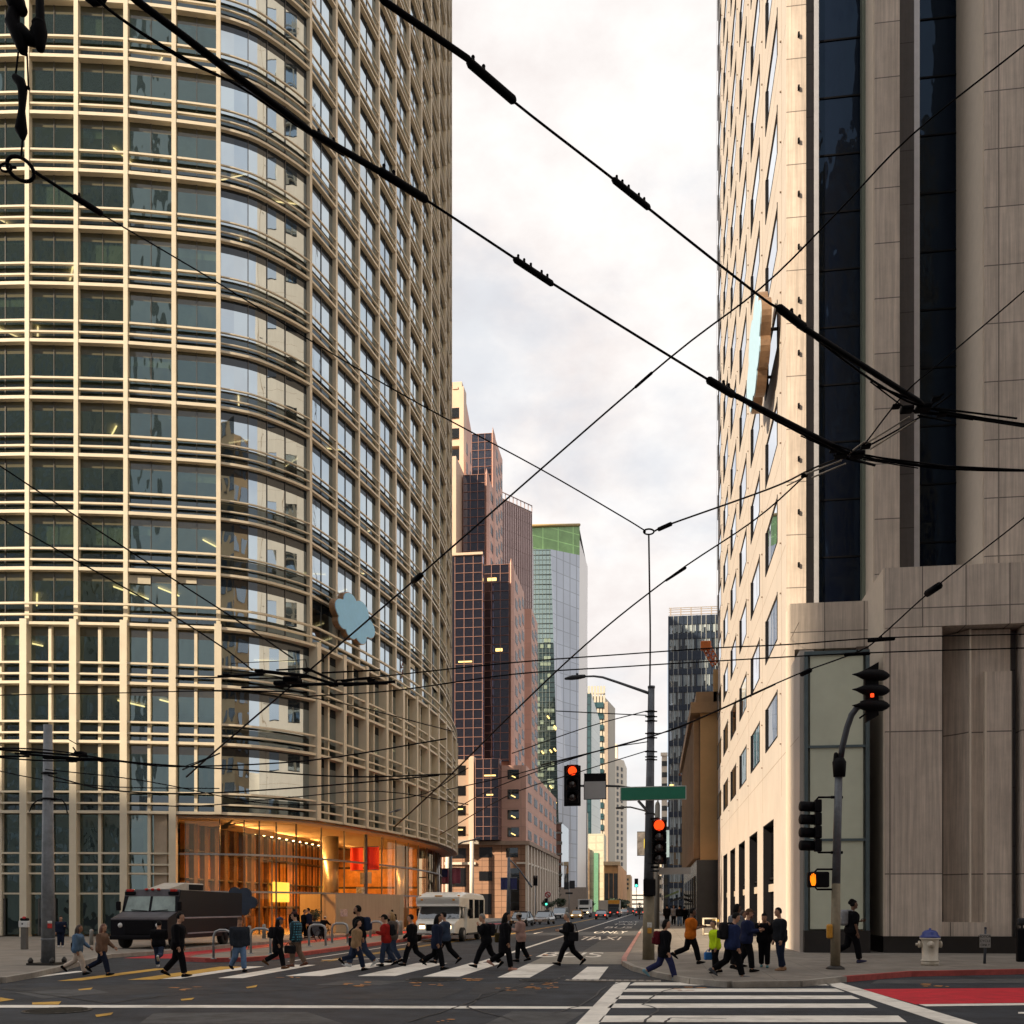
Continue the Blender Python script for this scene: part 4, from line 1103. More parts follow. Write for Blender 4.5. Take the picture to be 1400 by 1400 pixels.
# slim cream apartment tower
ct = thing('cream_apartment_tower', 'slim cream apartment tower with rows of small dark windows far down the street', 'building', at(840, 1240, 520).to_tuple()[:2] + (0,))
cr_ = mat('cream_far', (.80, .71, .58), .7, var=.04); crp = mat('cream_pink', (.72, .58, .48), .7, var=.04)  # cream paled to stand for distance haze
a, b, c, e_ = at(826, 1240, 520), at(841, 1240, 520), at(853, 1240, 530), at(857, 1240, 560)
z1 = at(830, 1036, 520).z
mb = MB(); mb.prism([(a.x, a.y), (b.x, b.y), (c.x, c.y), (e_.x, e_.y), (a.x, e_.y)], .1, z1); obj('shaft', mb, cr_, ct)
mb = MB(); a2, b2 = at(829, 1240, 523), at(844, 1240, 523); mb.box(a2.x, b2.x, a2.y, a2.y + 12, z1, at(830, 1017, 523).z); obj('penthouse', mb, cr_, ct)
dkw = mat('far_window_dark', (.05, .055, .055), .3, var=.5, scale=.3)
gwin = mat('far_window_green', (.16, .18, .14), .3, var=.5, scale=.3)
def ctw(r_, cc):
    z = z1 - 4 - r_ * 3.25
    if z < 22: return None, None, 0
    mb = MB()
    if cc < 3:
        p = a + (b - a) * ((cc + .55) / 3.1); mb.box(p.x - .65, p.x + .65, p.y - .35, p.y + .2, z - 1.5, z)
    else:
        p = b + (c - b) * ((cc - 3 + .55) / 2.1); q = (c - b).normalized() * .95; n = Vector((q.y, -q.x, 0)) * .35
        mb.prism([(p.x - q.x + n.x, p.y - q.y + n.y), (p.x + q.x + n.x, p.y + q.y + n.y), (p.x + q.x - n.x, p.y + q.y - n.y), (p.x - q.x - n.x, p.y - q.y - n.y)], z - 1.9, z)
    return mb, (p.x, p.y, z), 1.
gridwins(ct, ctw, 24, 5, [dkw], 95)
# white tiled slab
wt_ = thing('white_slab_building', 'sunlit white tiled building between the dark glass tower and the teal tower', 'building', at(785, 1240, 360).to_tuple()[:2] + (0,))
a, b = at(766, 1240, 360), at(798, 1240, 360)
mb = MB(); mb.box(a.x, b.x, a.y, a.y + 25, .1, at(780, 1104, 360).z); obj('facade', mb, mat('white_tile', (.80, .72, .58), .6, var=.06, joints=('X', 2.2, 3.2, 0, 0, .4), jcol=.78), wt_)
mb = MB(); p = at(780, 1240, 359); mb.box(p.x, p.x + 4.8, p.y, p.y + 12, .1, at(780, 1000, 359).z); obj('side_stack', mb, mat('pale_stack', (.62, .58, .52), .6, var=.5, scale=.25), wt_)
def wtw(r_, cc):
    z = at(780, 1112, 360).z - r_ * 3.2; p = a + (b - a) * ((cc + .5) / 6)
    if z < 4: return None, None, 0
    mb = MB(); mb.box(p.x - .55, p.x + .55, p.y - .1, p.y + .3, z - 1.2, z); return mb, (p.x, p.y, z), .7
gridwins(wt_, wtw, 10, 6, [mat('pale_window', (.40, .36, .28), .4, var=.3)], 60)
# dark glazed block right of the rose podium
db = thing('dark_glass_block', 'dark glazed block with pale floor lines beyond the rose granite podium', 'building', at(764, 1240, 262).to_tuple()[:2] + (0,))
a, b = at(738, 1240, 262), at(768, 1240, 262)
mb = MB(); mb.box(a.x, b.x, a.y, a.y + 22, .1, at(764, 1125, 262).z); obj('facade', mb, glass('block_glass', refl=.25, solid=(.02, .03, .032), wave=.4, wscale=.2), db)
for k, y in enumerate((1126, 1139, 1152, 1154, 1168, 1182, 1196)):
    mb = MB(); z = at(764, y, 262).z; mb.box(a.x, b.x + .2, a.y - .25, a.y + .1, z - .2, z + .25); obj('floor_line', mb, mat('floor_line', (.30, .32, .30), .5), db)
mb = MB(); a2, b2 = at(762, 1240, 255), at(803, 1240, 255); mb.box(a2.x, b2.x, a2.y, a2.y + 5, .1, at(780, 1213, 255).z); obj('low_wall', mb, mat('low_wall', (.52, .45, .38), .7, var=.1), db)
# orange-lit old commercial building and paler neighbours far down the street
ob = thing('terracotta_building', 'small old terracotta building glowing in the sun below the cream apartment tower', 'building', at(840, 1240, 380).to_tuple()[:2] + (0,))
a, b = at(826, 1240, 380), at(845, 1240, 380); c = at(857, 1240, 480)
mb = MB(); mb.prism([(a.x, a.y), (b.x, b.y), (c.x, c.y), (a.x, c.y)], .1, at(830, 1180, 380).z); obj('wall', mb, mat('terracotta', (.58, .30, .12), .7, var=.3, scale=.3), ob)
mb = MB(); mb.box(a.x - .2, b.x + .8, a.y - .8, a.y + 2, at(830, 1183, 380).z, at(830, 1178, 380).z); obj('cornice', mb, mat('pale_cornice', (.66, .48, .30), .7), ob)
for k in range(3):
    p = a + (b - a) * ((k + .5) / 3); mb = MB(); mb.box(p.x - .7, p.x + .7, p.y - .15, p.y + .2, 1, at(830, 1194, 380).z); obj('window', mb, dkw, ob)
wb = thing('narrow_green_building', 'narrow pale building with a green glazed strip beside the teal tower', 'building', at(815, 1240, 400).to_tuple()[:2] + (0,))
a, b = at(799, 1240, 400), at(826, 1240, 400)
mb = MB(); mb.box(a.x, b.x, a.y, a.y + 18, .1, at(810, 1140, 400).z); obj('wall', mb, mat('greenish_wall', (.60, .58, .44), .6, var=.15, joints=('X', 3, 3, 0, 0, .3), jcol=.8), wb)
p, q = at(812, 1240, 399), at(818, 1240, 399); mb = MB(); mb.box(p.x, q.x, p.y, p.y + 1, .1, at(812, 1166, 399).z); obj('green_strip', mb, mat('green_strip', (.16, .36, .24), .3, var=.3), wb)
p, q = at(797, 1240, 398.5), at(806, 1240, 398.5); mb = MB(); mb.box(p.x, q.x, p.y, p.y + 1, .1, at(800, 1160, 398).z); obj('ornate_front', mb, mat('brown_ornate', (.22, .15, .09), .6, var=.6, scale=.5), wb)
for i_, (x0, x1, yt, d, colr, nm, lab) in enumerate([
        (852, 862, 1196, 560, (.62, .42, .24), 'old_brick_building', 'tiny old tan building at the far end of the street, left side'),
        (856, 884, 1218, 900, (.74, .70, .66), 'hazy_building', 'faint pale building closing the far end of the street')]):  # distance haze put into the pale wall colour
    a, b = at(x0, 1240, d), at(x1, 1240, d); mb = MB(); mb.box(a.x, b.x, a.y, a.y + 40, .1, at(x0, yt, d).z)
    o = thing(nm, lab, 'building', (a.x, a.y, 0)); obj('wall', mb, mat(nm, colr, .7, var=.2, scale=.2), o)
    for k in range(3):
        mb = MB(); z = at(x0, yt + 5 + k * 6, d).z
        if z > 4: mb.box(a.x + 1, b.x - 1, a.y - .2, a.y + .2, z - 1.2, z); obj('window', mb, dkw, o)
# ---------------------------------------------------------------- right side of the street beyond the stone building
fb = thing('fluted_brown_building', 'brown fluted stone building with a black ground floor next to the stone office building', 'building', (9, 120, 0))
flut = mat('fluted_brown', (.40, .26, .15), .75, var=.2, scale=.5); golds = mat('sunlit_stone', (.66, .42, .20), .7, var=.12, scale=.4)  # sunlit gold put into the stone colour of the front
V0f = 98.0; uf = atV(957.5, V0f); Vbf = atU(938.5, uf); ztf = zat(948, uf, V0f); zbf = zat(1176, uf, V0f)
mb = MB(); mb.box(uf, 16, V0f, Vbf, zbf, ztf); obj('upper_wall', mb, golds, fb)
k = 0; v = V0f + 1.0
while v < Vbf - .5:
    mb = MB(); mb.box(uf - .6, uf + .1, v, v + 1.2, zbf + .2, ztf - 2.2); obj('flute', mb, flut, fb); v += 2.9; k += 1
mb = MB(); mb.box(uf - .02, uf + .05, V0f + .4, Vbf, zbf, ztf - 1.9); obj('painted_shade_side', mb, mat('fluted_shade_paint', (.16, .11, .08), .8, var=.2), fb)  # dark sheet painting in the shade on this side
mb = MB(); mb.box(uf - .9, 16, V0f - .5, Vbf + .4, ztf - 1.9, ztf - .9); mb.box(uf - .4, 16, V0f - .2, Vbf, ztf - .9, ztf + .1); obj('cornice', mb, flut, fb)
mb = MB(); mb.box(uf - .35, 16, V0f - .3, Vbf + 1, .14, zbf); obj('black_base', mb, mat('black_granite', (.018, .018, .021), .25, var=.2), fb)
for k in range(6):
    mb = MB(); v = V0f + 2.5 + k * 6.5; mb.box(uf - .42, uf - .3, v, v + 3.6, .4, zbf - 1.4); obj('window', mb, shopg, fb)
for x in (0, 1):
    mb = MB(); mb.box(uf + 1.2 + x * 2.2, uf + 2.4 + x * 2.2, V0f - .2, V0f + .3, ztf - 1.8, ztf + 2.2 - x); obj('roof_block', mb, golds, fb)
# blue glass office tower
bg = thing('blue_glass_tower', 'dark blue gridded glass office tower with an open steel screen on its roof', 'building', at(945, 1240, 225).to_tuple()[:2] + (0,))
a, b = at(914.5, 1240, 225), at(990, 1240, 225); z1 = at(914, 843, 225).z
mb = MB(); mb.box(a.x, b.x, a.y, a.y + 30, .1, z1); obj('facade', mb, glass('blue_tower_glass', refl=.22, solid=(.02, .035, .055), wave=.2, gtint=(.8, .9, 1)), bg)
navy = mat('navy_spandrel', (.022, .035, .06), .35, var=.2)
fh = 3.9; nfl = int(z1 / fh)
for k in range(nfl + 1):
    mb = MB(); z = z1 - k * fh; mb.box(a.x - .15, b.x, a.y - .22, a.y, z - (1.9 if k in (0, 2) else 1.15), z); obj('spandrel', mb, navy, bg)
for k in range(5):
    mb = MB(); x = a.x + k * 3.0 * (b.x - a.x) / 12; mb.box(x - .16, x + .16, a.y - .36, a.y, .1, z1); obj('mullion', mb, navy, bg)
mb = MB()
for k in range(0, 27, 2): x = a.x + k * .5 * (b.x - a.x) / 12; mb.box(x - .05, x + .05, a.y - .3, a.y, .1, z1)
obj('thin_mullions', mb, mat('pale_mullion', (.40, .42, .40), .5), bg)
rbk = random.Random(4); bl = []
for k in range(nfl):
    for c in range(24):
        if rbk.random() < .86:
            x = a.x + c * .5 * (b.x - a.x) / 12 + .06; z = z1 - k * fh - 1.2; hgt = rbk.choice((2.5, 2.5, 2.2, 1.4))
            mb = MB(); mb.box(x, x + .5 * (b.x - a.x) / 12 - .12, a.y - .05, a.y - .02, z - hgt, z); bl.append((mb, (x, a.y, z), hgt))
many('blind', bg, bl, [mat('pale_blind_blue', (.36, .42, .44), .5, var=.3, scale=.3)], 95)
for k in range(7):
    mb = MB(); x = a.x + rbk.random() * 6; z = at(920, 1020 + k * 11, 225).z; mb.box(x, x + rbk.uniform(1, 2.5), a.y - .12, a.y - .06, z, z + .4); obj('lit_window', mb, litm, bg)
mb = MB()
for k in range(6): x = a.x + .4 + k * 2.2; mb.box(x - .12, x + .12, a.y, a.y + .3, z1, z1 + 1.9)
for z in (.3, .9, 1.4, 1.8): mb.box(a.x, b.x, a.y + .05, a.y + .2, z1 + z, z1 + z + .12)
obj('roof_screen', mb, mat('screen_steel', (.42, .36, .30), .5, .3), bg)
# cream and dark pieces between the fluted building and the pole
for x0, x1, yt, d, colr, nm, lab, glz in [
        (915, 950, 1098, 240, (.74, .56, .36), 'cream_corner_building', 'sunlit cream old building beyond the black ground floor', False),
        (905, 918, 1030, 330, (.70, .60, .48), 'ochre_slab', 'pale ochre high-rise sliver just right of the street name pole', False),
        (907, 925, 1130, 262, (.030, .040, .05), 'dark_slab_building', 'narrow dark glass building below the blue tower', True),
        (900, 915, 1165, 420, (.66, .56, .44), 'low_pale_building', 'low pale building behind the thin street pole', False)]:
    a, b = at(x0, 1240, d), at(x1, 1240, d); zt_ = at(x0, yt, d).z
    o = thing(nm, lab, 'building', (a.x, a.y, 0)); mb = MB(); mb.box(a.x, b.x, a.y, a.y + 20, .1, zt_); obj('wall', mb, mat(nm, colr, .6 if not glz else .15, var=.15, scale=.3), o)
    z = zt_ - 2.5; r_ = 0
    while z > 5 and r_ < 16:
        for k in range(3):
            p = a + (b - a) * ((k + .5) / 3); mb = MB(); mb.box(p.x - .55, p.x + .55, a.y - .12, a.y + .2, z - 1.6, z); obj('window', mb, dkw, o)
        z -= 3.6; r_ += 1
    if not glz:
        mb = MB(); mb.box(a.x - .4, b.x, a.y - .5, a.y + 1, zt_ - .8, zt_ + .2); obj('cornice', mb, mat(nm + '_trim', tuple(min(1, c * 1.1) for c in colr), .6), o)
# orange crane jib over the roof
a = at(965.5, 884, 150); b = at(979, 908, 150); ck = thing('crane_jib', 'orange crane jib poking over the roof beside the blue glass tower', 'crane', (b.x, b.y, 0))
mb = MB(); d_ = (b - a); up = Vector((.5, 0, .35)); mb.tube([a + up, b + up], .1, 5); mb.tube([a - up, b - up], .1, 5); mb.tube([a + Vector((0, .6, 0)), b + Vector((0, .6, 0))], .1, 5)
for k in range(8):
    p = a + d_ * (k / 8); q = a + d_ * ((k + 1) / 8); s_ = 1 if k % 2 else -1; mb.tube([p + up * s_, q - up * s_], .07, 4); mb.tube([p + up * s_, q + Vector((0, .6, 0))], .07, 4)
obj('boom', mb, mat('crane_orange', (.62, .16, .03), .5, var=.2), ck)
mb = MB(); mb.rbox(a.x - .8, a.x + .7, a.y - .4, a.y + .6, a.z - .5, a.z + .8, .15); obj('sheave_head', mb, MATS['crane_orange'], ck)
mb = MB(); mb.tube([(b.x + 1.2, b.y, b.z - .2), (b.x + 1.2, b.y, 12)], .5, 8); obj('mast', mb, MATS['crane_orange'], ck)
# ---------------------------------------------------------------- blocks on the near side of the cross street, out of the frame: placed and sized for shade on the crossing and reflections in the glass
def behind(name, label, x0, x1, y0, y1, h, colr, gcol, fh=4.0, bw=4.5):
    o = thing(name, label, 'building', ((x0 + x1) / 2, (y0 + y1) / 2, 0))
    mb = MB(); mb.box(x0, x1, y0, y1, .05, h); obj('wall', mb, mat(name + '_wall', colr, .7, var=.12, scale=.4), o)
    gm = glass(name + '_glass', refl=.3, solid=gcol, wave=.1); w = MB()
    z = 6
    while z + fh * .6 < h:
        x = x0 + 1
        while x + bw < x1: w.box(x, x + bw * .62, y0 - .08, y1 + .08, z, z + fh * .58); x += bw
        y = y0 + 1
        while y + bw < y1: w.box(x0 - .08, x1 + .08, y, y + bw * .62, z, z + fh * .58); y += bw
        z += fh
    obj('window', w, gm, o, kind='stuff')
behind('tall_block', 'tall grey-green office block across the crossing, behind the viewer', -103, -45, -100, -60, 135, (.52, .54, .50), (.02, .045, .05), 4.0, 3.2)
behind('reflection_tower', 'very tall pale tower added unseen behind the viewer to fill the glass tower reflections', -185, -12, -300, -250, 345, (.62, .62, .58), (.015, .03, .04), 4.0, 2.6)  # added out of view to give the tower glass something to mirror
behind('middle_block', 'mid-height block behind the viewer beside the tall office block', -134, -104, -100, -60, 78, (.45, .40, .34), (.03, .04, .05))
behind('far_block', 'block at the far left behind the viewer', -235, -135, -100, -60, 100, (.30, .34, .36), (.03, .05, .06))
behind('cream_block', 'cream office block at the near right corner, beside the viewer', 14, 60, -45, 6, 66, (.72, .52, .30), (.03, .035, .04), 3.4, 2.0)
# ---------------------------------------------------------------- overhead wires
def wp(x, y, z=6.0): d = (z - H) * F / (HY - y); return at(x, y, d), d
WG = 'overhead trolley and span wires'
def wire(label, pts, r=1.1, z=6.0, splices=(), name='overhead_wire'):
    "pts (px, py[, height]); r half thickness in picture pixels of the 1400 px frame"
    P = []; rr = []
    for p in pts:
        v, d = wp(p[0], p[1], p[2] if len(p) > 2 else z); P.append(v); rr.append(d)
    Q = []; q = []
    n = len(P)
    for i in range(n - 1):           # Catmull-Rom through the points
        a, b, c, e = P[max(i - 1, 0)], P[i], P[i + 1], P[min(i + 2, n - 1)]
        if i == 0: a = b * 2 - c
        if i == n - 2: e = c * 2 - b
        for k in range(5):
            t = k / 5
            Q.append(.5 * ((2 * b) + (c - a) * t + (2 * a - 5 * b + 4 * c - e) * t * t + (3 * b - a - 3 * c + e) * t ** 3)); q.append(rr[i] + (rr[i + 1] - rr[i]) * t)
    Q.append(P[-1]); q.append(rr[-1])
    o = Vector(Q[len(Q) // 2])
    th = thing(name, label, 'wire', o, 0, WG)
    mb = MB(); mb.tube(Q, [x * r / F for x in q], 6); obj('strand', mb, wirem, th)
    for (x0, y0, x1, y1, rs, bumps) in splices:
        a, da = wp(x0, y0, z); b, db = wp(x1, y1, z); mb = MB(); k0 = rs * (da + db) / 2 / F
        mb.tube([a, a + (b - a) * .04, a + (b - a) * .96, b], [k0 * .7, k0, k0, k0 * .55], 8)
        u = (b - a)
        for t in bumps:
            c = a + u * t; mb.tube([c, c + Vector((0, 0, k0 * 1.9))], [k0 * .75, k0 * .35], 6)
            mb.sph(c + Vector((0, 0, k0 * 1.9)), k0 * .45, 0, 5)
        obj('splice', mb, wirem, th)
wire('upper of the two heavy trolley wires crossing the sky gap', [(500, -16), (560, 28), (645, 85), (700, 137), (840, 246), (888, 286), (1035, 402), (1070, 426), (1130, 474), (1208, 530), (1270, 558), (1400, 580), (1480, 588)], 1.7,
     splices=[(520, -2, 645, 84, 4.5, ()), (640, 84, 704, 139, 6, (.1, .32)), (838, 245, 888, 285, 4.2, (.1, .25, .42, .7, .85)), (1064, 420, 1100, 448, 5.5, (.5, .8)), (1095, 446, 1262, 552, 3.6, ())])
wire('lower of the two heavy trolley wires, crossing the tower glass and then the sky', [(140, -40), (200, 12), (300, 92), (430, 184), (520, 236), (582, 273), (705, 354), (756, 388), (968, 519), (1060, 574), (1150, 617), (1230, 633), (1320, 642), (1480, 644)], 1.7,
     splices=[(175, -8, 430, 184, 4.6, ()), (425, 180, 525, 238, 4.4, (.1, .3)), (518, 233, 584, 274, 5.6, (.1, .3)), (703, 354, 756, 389, 4.2, (.1, .25, .42, .7, .85)), (968, 519, 1003, 540, 5.2, (.6, .8)), (1000, 538, 1160, 620, 3.4, ())])
wire('second strand hugging the lower heavy trolley wire at the top left', [(120, -20), (160, 22), (250, 78), (330, 120), (400, 168), (470, 213)], 1.5)
wire('thin feeder strand left of the lower heavy trolley wire at the top left', [(100, -35), (150, 14), (240, 75), (300, 104)], 2.0)
wire('span wire from the hanging ring down to the small ring above the lamp pole', [(44, 233, 8), (75, 254, 8), (110, 276, 8), (300, 388, 8), (445, 478, 8), (580, 556, 8), (740, 642, 8), (850, 706, 8), (881, 725, 8)], 1.0, 8, splices=[(46, 234, 108, 274, 2.2, ()), (100, 268, 140, 293, 4, (.2,))])
wire('short vertical guy wire from the ring down to the top of the lamp pole', [(887, 732, 8), (888, 800, 8.4), (889, 870, 8.9), (888.5, 938, 9.4)], 1.3)
wire('span wire from the ring up to the right crossover, with white insulator rods', [(893, 727, 8), (915, 717, 8), (1050, 669, 7), (1110, 641, 6.4), (1180, 613, 6.1), (1262, 568, 6.0)], 1.2, splices=[(900, 724, 918, 716, 3, ())])
wire('diagonal wire rising from the tower foot to the right edge, crossing both trolley wires', [(255, 1062, 7), (300, 1022, 7), (440, 902, 7), (570, 790, 7), (740, 641, 7), (915, 490, 7), (1040, 394, 7), (1145, 290, 7), (1245, 186, 7), (1400, 62, 7), (1460, 10, 7)], 1.25, 7, splices=[(868, 530, 892, 509, 2, ()), (566, 794, 576, 786, 4, ())])
wire('diagonal wire from the right crossover up to the right edge over the stone piers', [(1180, 610), (1235, 540), (1290, 492), (1400, 398), (1470, 336)], 1.0)
wire('wire running from the right edge down past the frosted show-case to the pole', [(1460, 652, 6), (1400, 708, 6), (1275, 806, 6), (1206, 868, 6), (1175, 890, 6), (1100, 918, 6), (1055, 937, 6), (900, 1004, 6), (740, 1046, 6)], 1.0, splices=[(1267, 812, 1285, 800, 5, ()), (1096, 922, 1108, 916, 3.5, ()), (1186, 876, 1224, 873, 2.6, (.5,)), (1154, 895, 1190, 893, 2.6, (.5,))])
wire('diagonal wire from the stone corner down behind the lamp head to the rose podium', [(1110, 642, 6.5), (1030, 712, 6.5), (912, 792, 6.5), (800, 882, 6.5), (700, 976, 6.5), (600, 1075, 6.5), (540, 1130, 6.5)], 1.1, 6.5, splices=[(910, 794, 938, 776, 1.8, ())])
wire('upper of two near-level trolley wires across the sky gap above the lamp head', [(470, 932), (520, 925), (700, 906), (860, 894), (975, 886), (1080, 881), (1206, 872), (1400, 867), (1460, 865)], .9)
wire('lower of two near-level trolley wires across the sky gap above the lamp head', [(420, 952), (540, 944), (700, 922), (860, 911), (975, 904), (1175, 893), (1400, 886), (1460, 884)], .9)
wire('upper thin wire sloping down the left facade of the glass tower', [(-30, 610), (0, 637), (200, 768), (330, 852), (400, 900)], 1.1)
wire('lower thin wire sloping down the left facade of the glass tower', [(-30, 690), (0, 708), (100, 764), (220, 832), (300, 882), (345, 916)], 1.1)
lefts = [('top level wire at the left edge over the pole', [(-20, 951), (130, 948), (400, 950), (620, 1000)]), ('dark level cable bunch behind the top of the steel pole', [(-20, 1022), (70, 1026), (180, 1042), (320, 1052), (480, 1062), (620, 1058)]),
         ('second dark cable behind the steel pole', [(-20, 1034), (60, 1040), (150, 1040), (240, 1048), (420, 1040), (610, 1010)]), ('sagging wire from the steel pole to the rose podium', [(62, 1052), (200, 1068), (380, 1100), (560, 1090), (640, 1050)]),
         ('wire from the steel pole sloping down to the right under the cables', [(66, 1060), (150, 1080), (260, 1085), (420, 1076), (600, 1060)]), ('wire at the left edge dipping behind the steel pole', [(-20, 1050), (60, 1066), (160, 1076), (300, 1078)]),
         ('long low wire across the lobby front', [(190, 1100), (270, 1102), (400, 1090), (520, 1082), (640, 1100)]), ('wire crossing the podium windows towards the red signal', [(600, 1120), (660, 1085), (720, 1060), (800, 1032), (886, 1008)]),
         ('wire below it crossing the podium towards the pole collar', [(600, 1142), (690, 1090), (790, 1056), (886, 1026)]), ('thin wire from the pole collar down left to the dark glass block', [(886, 1014), (820, 1026), (700, 1060), (610, 1080)]),
         ('thin wire from the upper pole collar past the teal tower', [(884, 972), (800, 995), (700, 1030)]), ('thin wire from the pole collar to the stone wall', [(891, 1004), (920, 998), (990, 968), (1060, 936)]), ('thin level wire between the white facets and the pole collar', [(884, 978), (820, 975), (760, 972)])]
for lab, pts in lefts: wire(lab, pts, 1.0 if 'cable' in lab else .7)
# ring fittings, hanging insulator set, crossovers
def torus(mb, c, r, t, e1, e2, n=20):
    mb.tube([c + e1 * (r * math.cos(2 * math.pi * k / n)) + e2 * (r * math.sin(2 * math.pi * k / n)) for k in range(n + 1)], t, 6, caps=False)
E1, E3 = Vector((CA, SA, 0)), Vector((0, 0, 1)); E2 = Vector((-SA, CA, 0))
c, d = wp(28, 231, 8); mb = MB(); torus(mb, c, 19 * d / F, 2.6 * d / F, E1 * .98 + E3 * -.36, E3 * .62 - E2 * .3 + E1 * .1); centre('steel_ring', mb, wirem, 'large black steel ring hanging at the left, joining the span wires', 'ring')
c, d = wp(8, 229, 8); mb = MB(); torus(mb, c, 8 * d / F, 1.6 * d / F, E1, E3 * .7); mb.tube([c + E1 * 6 * d / F, c + E1 * 14 * d / F], 2 * d / F); centre('steel_ring', mb, wirem, 'small black link beside the large hanging ring at the left edge', 'ring')
c, d = wp(887, 727, 8); mb = MB(); torus(mb, c, 7 * d / F, 1.2 * d / F, E1, E3 * .42 - E2 * .3); mb.sph(c - E1 * 6 * d / F, 2.2 * d / F, 0, 6); centre('steel_ring', mb, wirem, 'small steel ring above the lamp pole where three wires meet', 'ring')
d = 8.4; pt = lambda x, y: at(x, y, d)
k = d / F
ih = thing('insulator_hanger', 'black insulator and turnbuckle hanging from the top edge at the left', 'insulator', pt(30, 200))
mb = MB(); mb.tube([pt(16, -8), pt(24, 8), pt(30, 14)], [11 * k, 12 * k, 8 * k], 10, round_=True); mb.tube([pt(20, 10), pt(17, 30), pt(27, 48), pt(31, 68)], [7 * k, 10 * k, 11.5 * k, 7 * k], 10, round_=True); mb.tube([pt(28, 44), pt(38, 52), pt(48, 56)], [11 * k, 9 * k, 8 * k], 10, round_=True)
mb.tube([pt(54, -10), pt(55, 25), pt(53, 45), pt(55, 66)], [5.5 * k, 6 * k, 11.5 * k, 6 * k], 10, round_=True); mb.sph(pt(53, 33), (9.5 * k, 9 * k, 6 * k)); obj('insulators', mb, wirem, ih)
mb = MB(); mb.tube([pt(25, 72), pt(21, 106)], 1.3 * k, 5); mb.tube([pt(37, 74), pt(39, 122)], 1.2 * k, 5); mb.tube([pt(28, 72), pt(37, 76)], 1.6 * k); obj('shackle_links', mb, wirem, ih)
mb = MB(); mb.tube([pt(21, 106), pt(28, 112), pt(31, 122), pt(30, 150), pt(29, 178), pt(31, 188)], [5 * k, 7 * k, 6.5 * k, 4.6 * k, 8.5 * k, 4 * k], 8, round_=True); mb.tube([pt(26, 116), pt(40, 121)], 2.4 * k); mb.tube([pt(31, 186), pt(29, 216)], 1.4 * k, 5); obj('turnbuckle', mb, wirem, ih)
cx = thing('cable_clamp', 'dark clamp on the feeder strand at the top edge left of centre', 'clamp', pt(133, 3)); mb = MB(); mb.tube([pt(119, -2), pt(128, 4), pt(140, 2), pt(145, -4)], [4 * k, 5 * k, 4.5 * k, 3 * k], 8, round_=True); obj('clamp_body', mb, wirem, cx)
def crossover(label, segs, blobs, ctr):
    t = thing('wire_crossover', label, 'crossover', wp(*ctr)[0], 0, 'trolley wire crossovers')
    for nm, m, items in segs:
        mb = MB()
        for (x0, y0, x1, y1, r) in items:
            a, da = wp(x0, y0); b, db = wp(x1, y1); mb.tube([a, b], [da * r * .5 / F, db * r * .5 / F], 6)
        obj(nm, mb, m, t)
    for (x, y, r) in blobs:
        mb = MB(); a, da = wp(x, y); s = da * r * .6 / F; mb.rbox(a.x - s * 1.5, a.x + s * 1.5, a.y - s * 1.6, a.y + s * 1.6, a.z - s * .5, a.z + s * .5, s * .3); obj('switch_plate', mb, wirem, t)
rodm = mat('insulator_rod', (.42, .34, .26), .5, var=.3)
crossover('upper trolley wire crossover in front of the dark glass strips', [('runners', wirem, [(1090, 447, 1262, 556, 2.6), (1190, 522, 1240, 560, 2), (1200, 528, 1275, 558, 3), (1262, 556, 1390, 572, 3), (1262, 562, 1400, 583, 3.4), (1262, 564, 1330, 574, 2), (1255, 568, 1300, 576, 3), (1240, 560, 1275, 566, 4), (1268, 558, 1290, 538, 3.2), (1278, 556, 1302, 538, 2.4)]),
          ('insulator_rods', rodm, [(1183, 607, 1243, 570, 2.6), (1190, 614, 1252, 575, 2.6)])], [(1240, 560, 9), (1262, 558, 11), (1280, 545, 6), (1288, 566, 7), (1225, 556, 6)], (1262, 560))
crossover('lower trolley wire crossover in front of the dark glass strips', [('runners', wirem, [(1060, 575, 1150, 616, 3), (1095, 596, 1160, 625, 2), (1090, 590, 1190, 625, 2.4), (1160, 618, 1260, 636, 3), (1180, 628, 1255, 640, 2), (1260, 636, 1400, 643, 3.4), (1190, 624, 1300, 638, 2.4), (1140, 622, 1196, 636, 4)]),
          ('insulator_rods', rodm, [(1102, 648, 1150, 630, 2.6), (1110, 653, 1156, 634, 2.6), (1076, 664, 1100, 652, 2), (1150, 628, 1182, 604, 2.8)])], [(1150, 622, 9), (1172, 622, 10), (1140, 616, 6), (1184, 610, 7), (1100, 650, 5)], (1160, 622))
crossover('trolley wire switch frame hanging before the lower tower corner', [('runners', wirem, [(298, 925, 360, 922, 4), (360, 918, 420, 924, 5), (420, 924, 460, 936, 4), (330, 940, 420, 938, 3), (340, 928, 430, 926, 2), (400, 936, 530, 934, 4.4), (440, 920, 520, 916, 2.4), (460, 930, 520, 928, 2), (420, 914, 460, 932, 4), (470, 937, 540, 932, 4), (240, 927, 300, 926, 2), (290, 944, 420, 946, 2)]),
          ('guard_frame', wirem, [(316, 922, 316, 907, 1), (316, 907, 418, 902, 1), (418, 902, 420, 916, 1), (378, 916, 420, 914, 2.4), (470, 930, 470, 918, 1), (468, 930, 506, 926, 2.4), (506, 926, 506, 914, 1)])], [(356, 918, 7), (400, 930, 12), (385, 935, 10), (420, 916, 6), (455, 936, 7), (508, 931, 6), (310, 923, 5), (470, 931, 4)], (400, 930))
